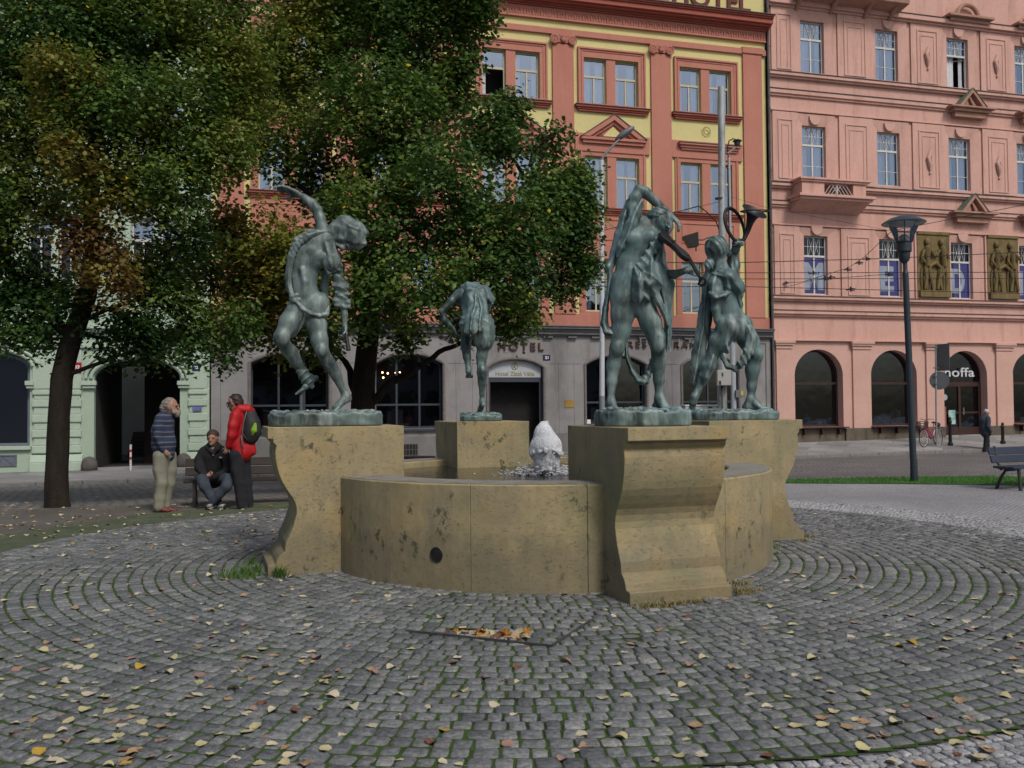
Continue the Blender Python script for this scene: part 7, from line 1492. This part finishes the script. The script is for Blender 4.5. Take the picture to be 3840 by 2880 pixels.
m_.tube([(cx.x+.0, -.12, 0), (cx.x+.02, -.12, cz-.55), (cx.x, -.12, cz-.25), (cx.x+.06, -.12, cz+.0), (cx.x+.2, -.12, cz+.08), (lampx, -.12, cz+.02)], .022, n=8); m_.build('cable', M('black_cable', (.012, .012, .014)), tp, smooth=True)
m_ = MB(); m_.tube([(cx.x+.09, -.12, .1), (cx.x+.07, -.12, 4.0)], .1, n=12); m_.tube([(cx.x+.06, -.12, 4.0), (cx.x+.05, -.12, cz-.6)], .045, n=10)
m_.build('conduit', M('light_conduit', (.36, .4, .43), (.3, .34, .37), scale=3, rough=.4), tp, smooth='auto')
m_ = MB()
for i in range(6):
    z = 1.2+i*1.6; m_.tube([(0, 0, z), (0, 0, z+.05)], .18-.006*i, n=16)
m_.build('band_clamp', IRON, tp)
m_ = MB(); m_.lathe([(.16, -.02), (.17, .0), (.05, .06), (0, .07)], (lampx, -.12, cz), n=16); m_.lathe([(.1, -.16), (.12, -.02)], (lampx, -.12, cz), n=14); m_.build('small_lamp', IRON, tp, smooth='auto'); m_ = MB(); m_.bar((cx.x, -.12, cz-.45), (lampx, -.12, cz-.18), .05); m_.build('lamp_bracket', M('light_bracket', (.25, .28, .3)), tp)
def pbox(x0, y0, x1, y1, name, mat, dy, parent=tp, base=a, dep=.25):
    u0, u1 = onplane(x0, y1, TP)-base, onplane(x1, y0, TP)-base; return MB().box(u0.x, u1.x, dy-dep, dy, u0.z, u1.z).build(name, mat, parent, bevel=.012)
bx = pbox(2682, 1389, 2729, 1446, 'switch_box', M('box_grey', (.4, .4, .38), (.34, .34, .32), scale=3, rough=.5), -.2)
m_ = MB(); u0 = onplane(2698, 1412, TP)-a; m_.add([(u0.x-.02, -.455, u0.z+.12), (u0.x+.05, -.455, u0.z+.12), (u0.x+.02, -.455, u0.z+.04), (u0.x+.06, -.455, u0.z+.04), (u0.x-.02, -.455, u0.z-.09), (u0.x+.01, -.455, u0.z+.01), (u0.x-.03, -.455, u0.z+.01)], [(0, 1, 2, 3, 4, 5, 6)]); m_.box(u0.x-.12, u0.x-.04, -.46, -.452, u0.z-.3, u0.z-.17); m_.build('warning_bolt', IRON, bx, fix=False)
pbox(2749, 1463, 2775, 1491, 'junction_box', M('box_dark', (.16, .17, .17)), -.15, dep=.15); pbox(2766, 1466, 2774, 1483, 'yellow_sticker', M('sticker_yellow', (.55, .5, .05)), -.3, dep=.004)
m_ = MB(); m_.tube([(onplane(2700, 1446, TP)-a)+Vector((0, -.25, 0)), Vector(((onplane(2706, 1446, TP)-a).x, -.22, .1))], .03, n=8); m_.tube([(onplane(2740, 1460, TP)-a)+Vector((0, -.2, .2)), (onplane(2735, 1470, TP)-a)+Vector((0, -.2, -.1)), (onplane(2750, 1480, TP)-a)+Vector((0, -.2, 0))], .02, n=6); m_.tube([(onplane(2735, 1500, TP)-a)+Vector((0, -.2, 0)), (onplane(2755, 1498, TP)-a)+Vector((0, -.2, 0)), (onplane(2762, 1492, TP)-a)+Vector((0, -.2, 0))], .02, n=6); m_.build('pipe', IRON, tp, smooth=True)
# floodlight on the pole
fl0 = onplane(2605, 900, TP+.3); fe = MB(); u = fl0-a
fe.prism([(-.42, .12), (.1, .27), (.12, -.22), (-.2, -.26)], u+Vector((0, -.15, 0)), (1, 0, 0), (0, 0, 1), (0, .4, 0)); fo = fe.build('floodlight', M('black_housing', (.01, .01, .01), rough=.4), tp, bevel=.01)
m_ = MB(); m_.tube([u+Vector((.1, .0, 0)), u+Vector((.3, 0, .0)), u+Vector((.5, .1, .1)), Vector((0, 0, u.z+.1))], .025, n=6); m_.bar(u+Vector((.02, -.1, -.25)), u+Vector((.02, -.1, -.42)), .05); m_.build('floodlight_bracket', IRON, tp)
# white cabinet on the pavement
c0 = onplane(2570, 1519, 2.3); c1 = onplane(2688, 1519, 2.3); z0 = gz(c0.x, c0.y); ce = empty('utility_cabinet', (c0.x, c0.y, z0), FA, 'low white utility cabinet on the pavement, seen between the feet of two statues', 'cabinet'); wdt = (c1-c0).to_2d().length
MB().box(0, wdt, 0, .4, 0, c0.z-z0-.05).build('body', M('cabinet_white', (.5, .52, .52), (.45, .47, .47), scale=2, rough=.5), ce, bevel=.015); lid = MB().box(-.03, wdt+.03, -.03, .43, c0.z-z0-.05, c0.z-z0+.01).build('lid', M('cabinet_lid', (.58, .6, .6), rough=.5), ce, bevel=.015)
MB().box(wdt*.72, wdt*.86, -.005, 0.0, c0.z-z0-.12, c0.z-z0-.07).build('handle', IRON, ce)
# tram wires: span across the square's street, each one a thing
WIRE = M('contact_wire', (.02, .02, .022), rough=.6)
def wire(pts, r, label, name='overhead_wire', sag=.0):
    P = [onplane(x, y, t) for x, y, t in pts]; Q = []
    for i in range(len(P)-1):
        for k in range(8): t = k/8; q = P[i].lerp(P[i+1], t); q.z -= sag*math.sin(math.pi*t); Q.append(q)
    Q.append(P[-1]); m_ = MB().tube([q-P[0] for q in Q], r, n=5); o = m_.build(name, WIRE, smooth=True); o.location = P[0]; tag(o, label, 'wire', 'tram wires over the street'); return o
wire([(-400, 990, 7), (2800, 984, 7), (3300, 970, 7), (4300, 925, 7)], 0.0136, 'highest of the tram wires crossing in front of the pink facade')
wire([(-400, 1020, 6), (2800, 1023, 6), (4300, 1020, 6)], 0.0122, 'tram wire second from the top across the purple banners')
wire([(-400, 1052, 9.5), (2800, 1046, 9.5), (4300, 1043, 9.5)], 0.0102, 'tram wire third from the top across the street')
wire([(-400, 1068, 10.5), (2800, 1075, 10.5), (4300, 1112, 10.5)], 0.0102, 'lowest tram wire, sloping down to the right edge')
wire([(1400, 1130, TP), (2170, 887, TP), (2520, 800, TP), (2620, 772, TP)], 0.0150, 'black feeder cable climbing from the linden to the tram pole', 'feeder_cable')
o = wire([(2620, 772, TP), (2650, 795, TP), (2685, 830, TP), (2700, 870, TP)], 0.0238, 'thick curved end of the feeder cable at the tram pole', 'feeder_cable')
wire([(2700, 755, TP), (2560, 790, TP+1), (2300, 860, TP+4)], 0.0082, 'thin span wire leaving the tram pole towards the left')
wire([(2715, 730, TP), (2880, 780, 2.5), (3346, 866, 7.5)], 0.0054, 'thin slack span wire from pole top past the small balcony')
wire([(2946, 1060, .1), (3010, 1057, 4), (3180, 1005, 7), (3240, 965, 7), (3346, 865, 8), (3600, 815, 9), (4200, 700, 12)], 0.0095, 'slanting cross span wire with clamps rising past the street lamp')
wire([(2945, 1077, .1), (3050, 1050, 5), (3330, 1028, 9)], 0.0082, 'short pull-off wire low in front of the M banner')
for i, (x, y, t) in enumerate(((3222, 985, 7), (3250, 970, 7), (3179, 1010, 7), (3095, 1043, 9), (3050, 1023, 6), (3115, 1040, 9.5), (3190, 1084, 10.5), (3333, 1028, 9), (2948, 1060, .15))):
    p = onplane(x, y, t); m_ = MB(); m_.tube([(-.12, 0, -.03), (0, 0, .02), (.13, 0, .0)], .02, n=6); m_.tube([(0, 0, -.07), (0, 0, .07)], .024, n=6); m_.bar((-.1, .02, .0), (.1, -.02, -.05), .025)
    o = m_.build('wire_clamp', WIRE); o.location = p; tag(o, ['black insulator clamp where span wire meets the top tram wire', 'insulator just right of the top junction', 'hanging clamp left of the main junction', 'wire clamp over the right leg of the M banner', 'clamp on the second wire over the M banner', 'clamp on the third wire right of the M', 'small clamp on the lowest wire', 'clamp beside the E banner on the pull-off wire', 'wall anchor of the span wire near the downpipe'][i], 'wire clamp', 'clamps on the tram wires')

# ---------------- bicycle, sign post, bollards ----------------
def bollard(px, py, label, h):
    p = G_(px, py); o = MB().lathe([(.1, -.02), (.1, .1), (.065, .13), (.06, h-.22), (.075, h-.2), (.075, h-.15), (.05, h-.12), (.06, h-.06), (.03, h), (0, h)], n=16).build('bollard', M('black_bollard', (.014, .014, .016), rough=.5), smooth='auto'); o.location = p; tag(o, label, 'bollard', 'black bollards on the kerb')
def G_(px, py):
    r = ray(px, py); k = 8.0
    while k < 60 and CH+r.z*k > gz(r.x*k, r.y*k): k += .02
    return Vector((r.x*k, r.y*k, gz(r.x*k, r.y*k)))
bollard(3564, 1671, 'black iron bollard hiding the rear wheel of the pink bicycle', 1.12); bollard(3761, 1664, 'black iron bollard standing alone right of the passer-by', .85)
sp_ = G_(3512, 1671); sg_e = empty('sign_post', sp_, 0, 'grey road sign post seen from the back, rectangular plate above a round disc', 'road sign')
zt_ = at(3524, 1290, sp_.y).z-sp_.z; dxs = at(3526, 1290, sp_.y).x-sp_.x; m_ = MB(); m_.tube([(0, 0, 0), (dxs*.2, 0, zt_)], .032, n=12); m_.build('post', M('galvanised_post', (.3, .32, .34), (.25, .27, .29), scale=5, rough=.5, metal=.4), sg_e, smooth='auto')
q0 = at(3512, 1391, sp_.y)-sp_; q1 = at(3541, 1290, sp_.y)-sp_; GB = M('sign_back_grey', (.13, .14, .15), (.1, .11, .12), scale=4, rough=.5, metal=.3)
m_ = MB(); m_.obox(((q0.x+q1.x)/2+.05, -.05, (q0.z+q1.z)/2), Vector((.55, -.83, 0)), Vector((.83, .55, 0)), Vector((0, 0, 1)), .3, .01, (q1.z-q0.z)/2); m_.build('sign_plate', GB, sg_e, bevel=.004)
cc = at(3520, 1427, sp_.y)-sp_; m_ = MB(); m_.prism([(.36*math.cos(2*math.pi*i/32), .36*math.sin(2*math.pi*i/32)) for i in range(32)], (cc.x, -.06, cc.z), (.92, -.38, 0), (0, 0, 1), Vector((.38, .92, 0))*.012); m_.build('sign_disc', GB, sg_e)
[MB().box(-.05, .12, -.05, .03, z, z+.04).build('clamp', GB, sg_e) for z in (q0.z+.1, q1.z-.15, cc.z-.15, cc.z+.15)]
bp = G_(3480, 1675); bike = empty('bicycle', bp, R(38), 'pink ladies bicycle with a front basket and white mudguards leaning at the sign post', 'bicycle')
WR = .34; fx, rx_ = -.3, .8
TYRE = M('tyre', (.025, .025, .025)); RIMW = M('pale_rim', (.5, .5, .5), rough=.4); PNK = M('pink_bike_paint', (.48, .03, .13), rough=.35)
for x in (fx, rx_):
    m_ = MB(); m_.tube([(x+WR*math.cos(a), 0, WR+WR*math.sin(a)) for a in [2*math.pi*i/36 for i in range(37)]], .02, n=8, caps=False); w_ = m_.build('wheel', TYRE, bike, smooth=True)
    m_ = MB(); m_.tube([(x+(WR-.028)*math.cos(a), 0, WR+(WR-.028)*math.sin(a)) for a in [2*math.pi*i/36 for i in range(37)]], .012, n=6, caps=False); m_.build('rim', RIMW, w_, smooth=True)
    m_ = MB(); [m_.tube([(x, .0, WR), (x+(WR-.03)*math.cos(a), 0, WR+(WR-.03)*math.sin(a))], .0025, n=3) for a in [2*math.pi*i/18 for i in range(18)]]; m_.tube([(x, -.04, WR), (x, .04, WR)], .025, n=8); m_.build('spokes', RIMW, w_)
m_ = MB(); bb_ = (.24, 0, .28); hd_ = (-.1, 0, .72); st_2 = (.44, 0, .78)
for a_, b_, r in ((hd_, bb_, .022), ((-.08, 0, .8), (.3, 0, .42), .02), (bb_, st_2, .018), (bb_, (rx_, 0, WR), .014), ((.4, 0, .68), (rx_, 0, WR), .012), (hd_, (fx+.02, 0, WR), .016), ((-.14, 0, .85), hd_, .022)): m_.tube([a_, b_], r, n=8)
m_.build('frame', PNK, bike, smooth='auto')
m_ = MB(); m_.tube([(-.14, 0, .85), (-.16, 0, 1.02)], .014, n=8); m_.tube([(-.04, -.28, 1.06), (-.13, -.2, 1.08), (-.18, 0, 1.03), (-.13, .2, 1.08), (-.04, .28, 1.06)], .013, n=8); m_.build('handlebar', M('bar_metal', (.2, .2, .21), rough=.3, metal=.7), bike, smooth=True)
m_ = MB(); m_.tube([(.44, 0, .78), (.47, 0, .9)], .014, n=8); m_.ball((.5, 0, .93), (.15, .08, .04)); m_.build('saddle', TYRE, bike, smooth=True)
m_ = MB(); m_.tube([(rx_+(WR+.04)*math.cos(a), 0, WR+(WR+.04)*math.sin(a)) for a in [R(10+10*i) for i in range(17)]], .022, n=6, flat=.5); m_.build('mudguard', M('white_mudguard', (.6, .6, .6), rough=.4), bike, smooth=True)
m_ = MB()
for i in range(12): x = -.56+.03*i; m_.bar((x, -.14, .72), (x-.01, -.16, .98), .008); m_.bar((x, .14, .72), (x-.01, .16, .98), .008)
for z, w in ((.72, .14), (.81, .147), (.9, .154), (.98, .16)): m_.tube([(-.57, -w, z), (-.22, -w, z), (-.22, w, z), (-.57, w, z), (-.57, -w, z)], .008, n=4)
m_.box(-.56, -.23, -.14, .14, .72, .73); m_.build('basket', M('wicker', (.03, .022, .018), (.05, .04, .03), scale=30), bike)
m_ = MB(); m_.box(.14, .34, -.07, .07, .33, .36); m_.tube([(.24, -.04, .28), (.32, -.1, .15)], .01, n=5); m_.box(.28, .38, -.14, -.06, .13, .15); m_.tube([(.24+.08*math.cos(a), -.04, .28+.08*math.sin(a)) for a in [2*math.pi*i/16 for i in range(17)]], .006, n=4); m_.build('crank', IRON, bike)
m_ = MB(); m_.box(rx_-.2, rx_+.18, -.07, .07, .74, .76); m_.ball((rx_-.02, 0, .84), (.14, .1, .09)); m_.build('carrier', M('dark_bag', (.03, .035, .04)), bike, smooth='auto')
# round black planter tub seen over the basin rim
pt_ = at(1570, 1712, 21); zt0 = gz(pt_.x, pt_.y); o = MB().lathe([(.3, 0), (.36, pt_.z-zt0-.05), (.4, pt_.z-zt0), (.33, pt_.z-zt0-.02), (0, pt_.z-zt0-.04)], n=24).build('litter_bin', IRON, smooth='auto'); o.location = (pt_.x, pt_.y, zt0); tag(o, 'round black iron tub whose rim shows above the basin wall before the hotel', 'tub')

# ---------------- every separate piece of a facade part becomes a part of its own ----------------
def split_islands(o, gap=.02):
    me = o.data; n = len(me.vertices)
    if n == 0 or n > 20000: return
    par = list(range(n))
    def find(i):
        while par[i] != i: par[i] = par[par[i]]; i = par[i]
        return i
    for p in me.polygons:
        v = p.vertices; a = find(v[0])
        for k in v[1:]: par[find(k)] = a
    isl = {}
    for i in range(n): isl.setdefault(find(i), []).append(i)
    keys = list(isl); bbs = []
    for k in keys:
        P = [me.vertices[i].co for i in isl[k]]; bbs.append(([min(p[j] for p in P)-gap for j in range(3)], [max(p[j] for p in P)+gap for j in range(3)]))
    gp = list(range(len(keys)))
    def fg(i):
        while gp[i] != i: gp[i] = gp[gp[i]]; i = gp[i]
        return i
    for i in range(len(keys)):
        for j in range(i+1, len(keys)):
            if all(bbs[i][0][q] <= bbs[j][1][q] and bbs[j][0][q] <= bbs[i][1][q] for q in range(3)): gp[fg(i)] = fg(j)
    groups = {}
    for i in range(len(keys)): groups.setdefault(fg(i), []).append(keys[i])
    if len(groups) < 2 or len(groups) > 60: return
    v2g = {}
    for gi, ks in enumerate(groups.values()):
        for k in ks:
            for i in isl[k]: v2g[i] = gi
    polys = [[] for _ in groups]
    for p in me.polygons: polys[v2g[p.vertices[0]]].append(p)
    name = o.name.split('.')[0]
    for gi, ps_ in enumerate(polys):
        idx = {}; V = []; F = []
        for p in ps_:
            f = []
            for i in p.vertices:
                if i not in idx: idx[i] = len(V); V.append(tuple(me.vertices[i].co))
                f.append(idx[i])
            F.append(f)
        m2 = bpy.data.meshes.new(name); m2.from_pydata(V, [], F); m2.materials.append(me.materials[0]); c = o.copy(); c.data = m2
        if any(p.use_smooth for p in ps_): m2.shade_smooth(); m2.set_sharp_from_angle(angle=R(40))
        COL.objects.link(c)
    bpy.data.objects.remove(o)
for h_o in (hotel, pink, mint):
    for o in list(h_o.children):
        if o.type == 'MESH' and o.name.split('.')[0] in ('pilaster', 'capital', 'window_surround', 'window_sill', 'hood_moulding', 'plaster_rosette', 'sill_flashing', 'window_jamb', 'plinth', 'render_joint', 'sign_spotlight', 'band', 'panel_moulding', 'plaster_ornament', 'pediment', 'pediment_flashing', 'pier', 'window_ledge', 'rusticated_quoin', 'moulding', 'string_course', 'flashing', 'glazing_bar', 'interior', 'floor_slab'): split_islands(o)
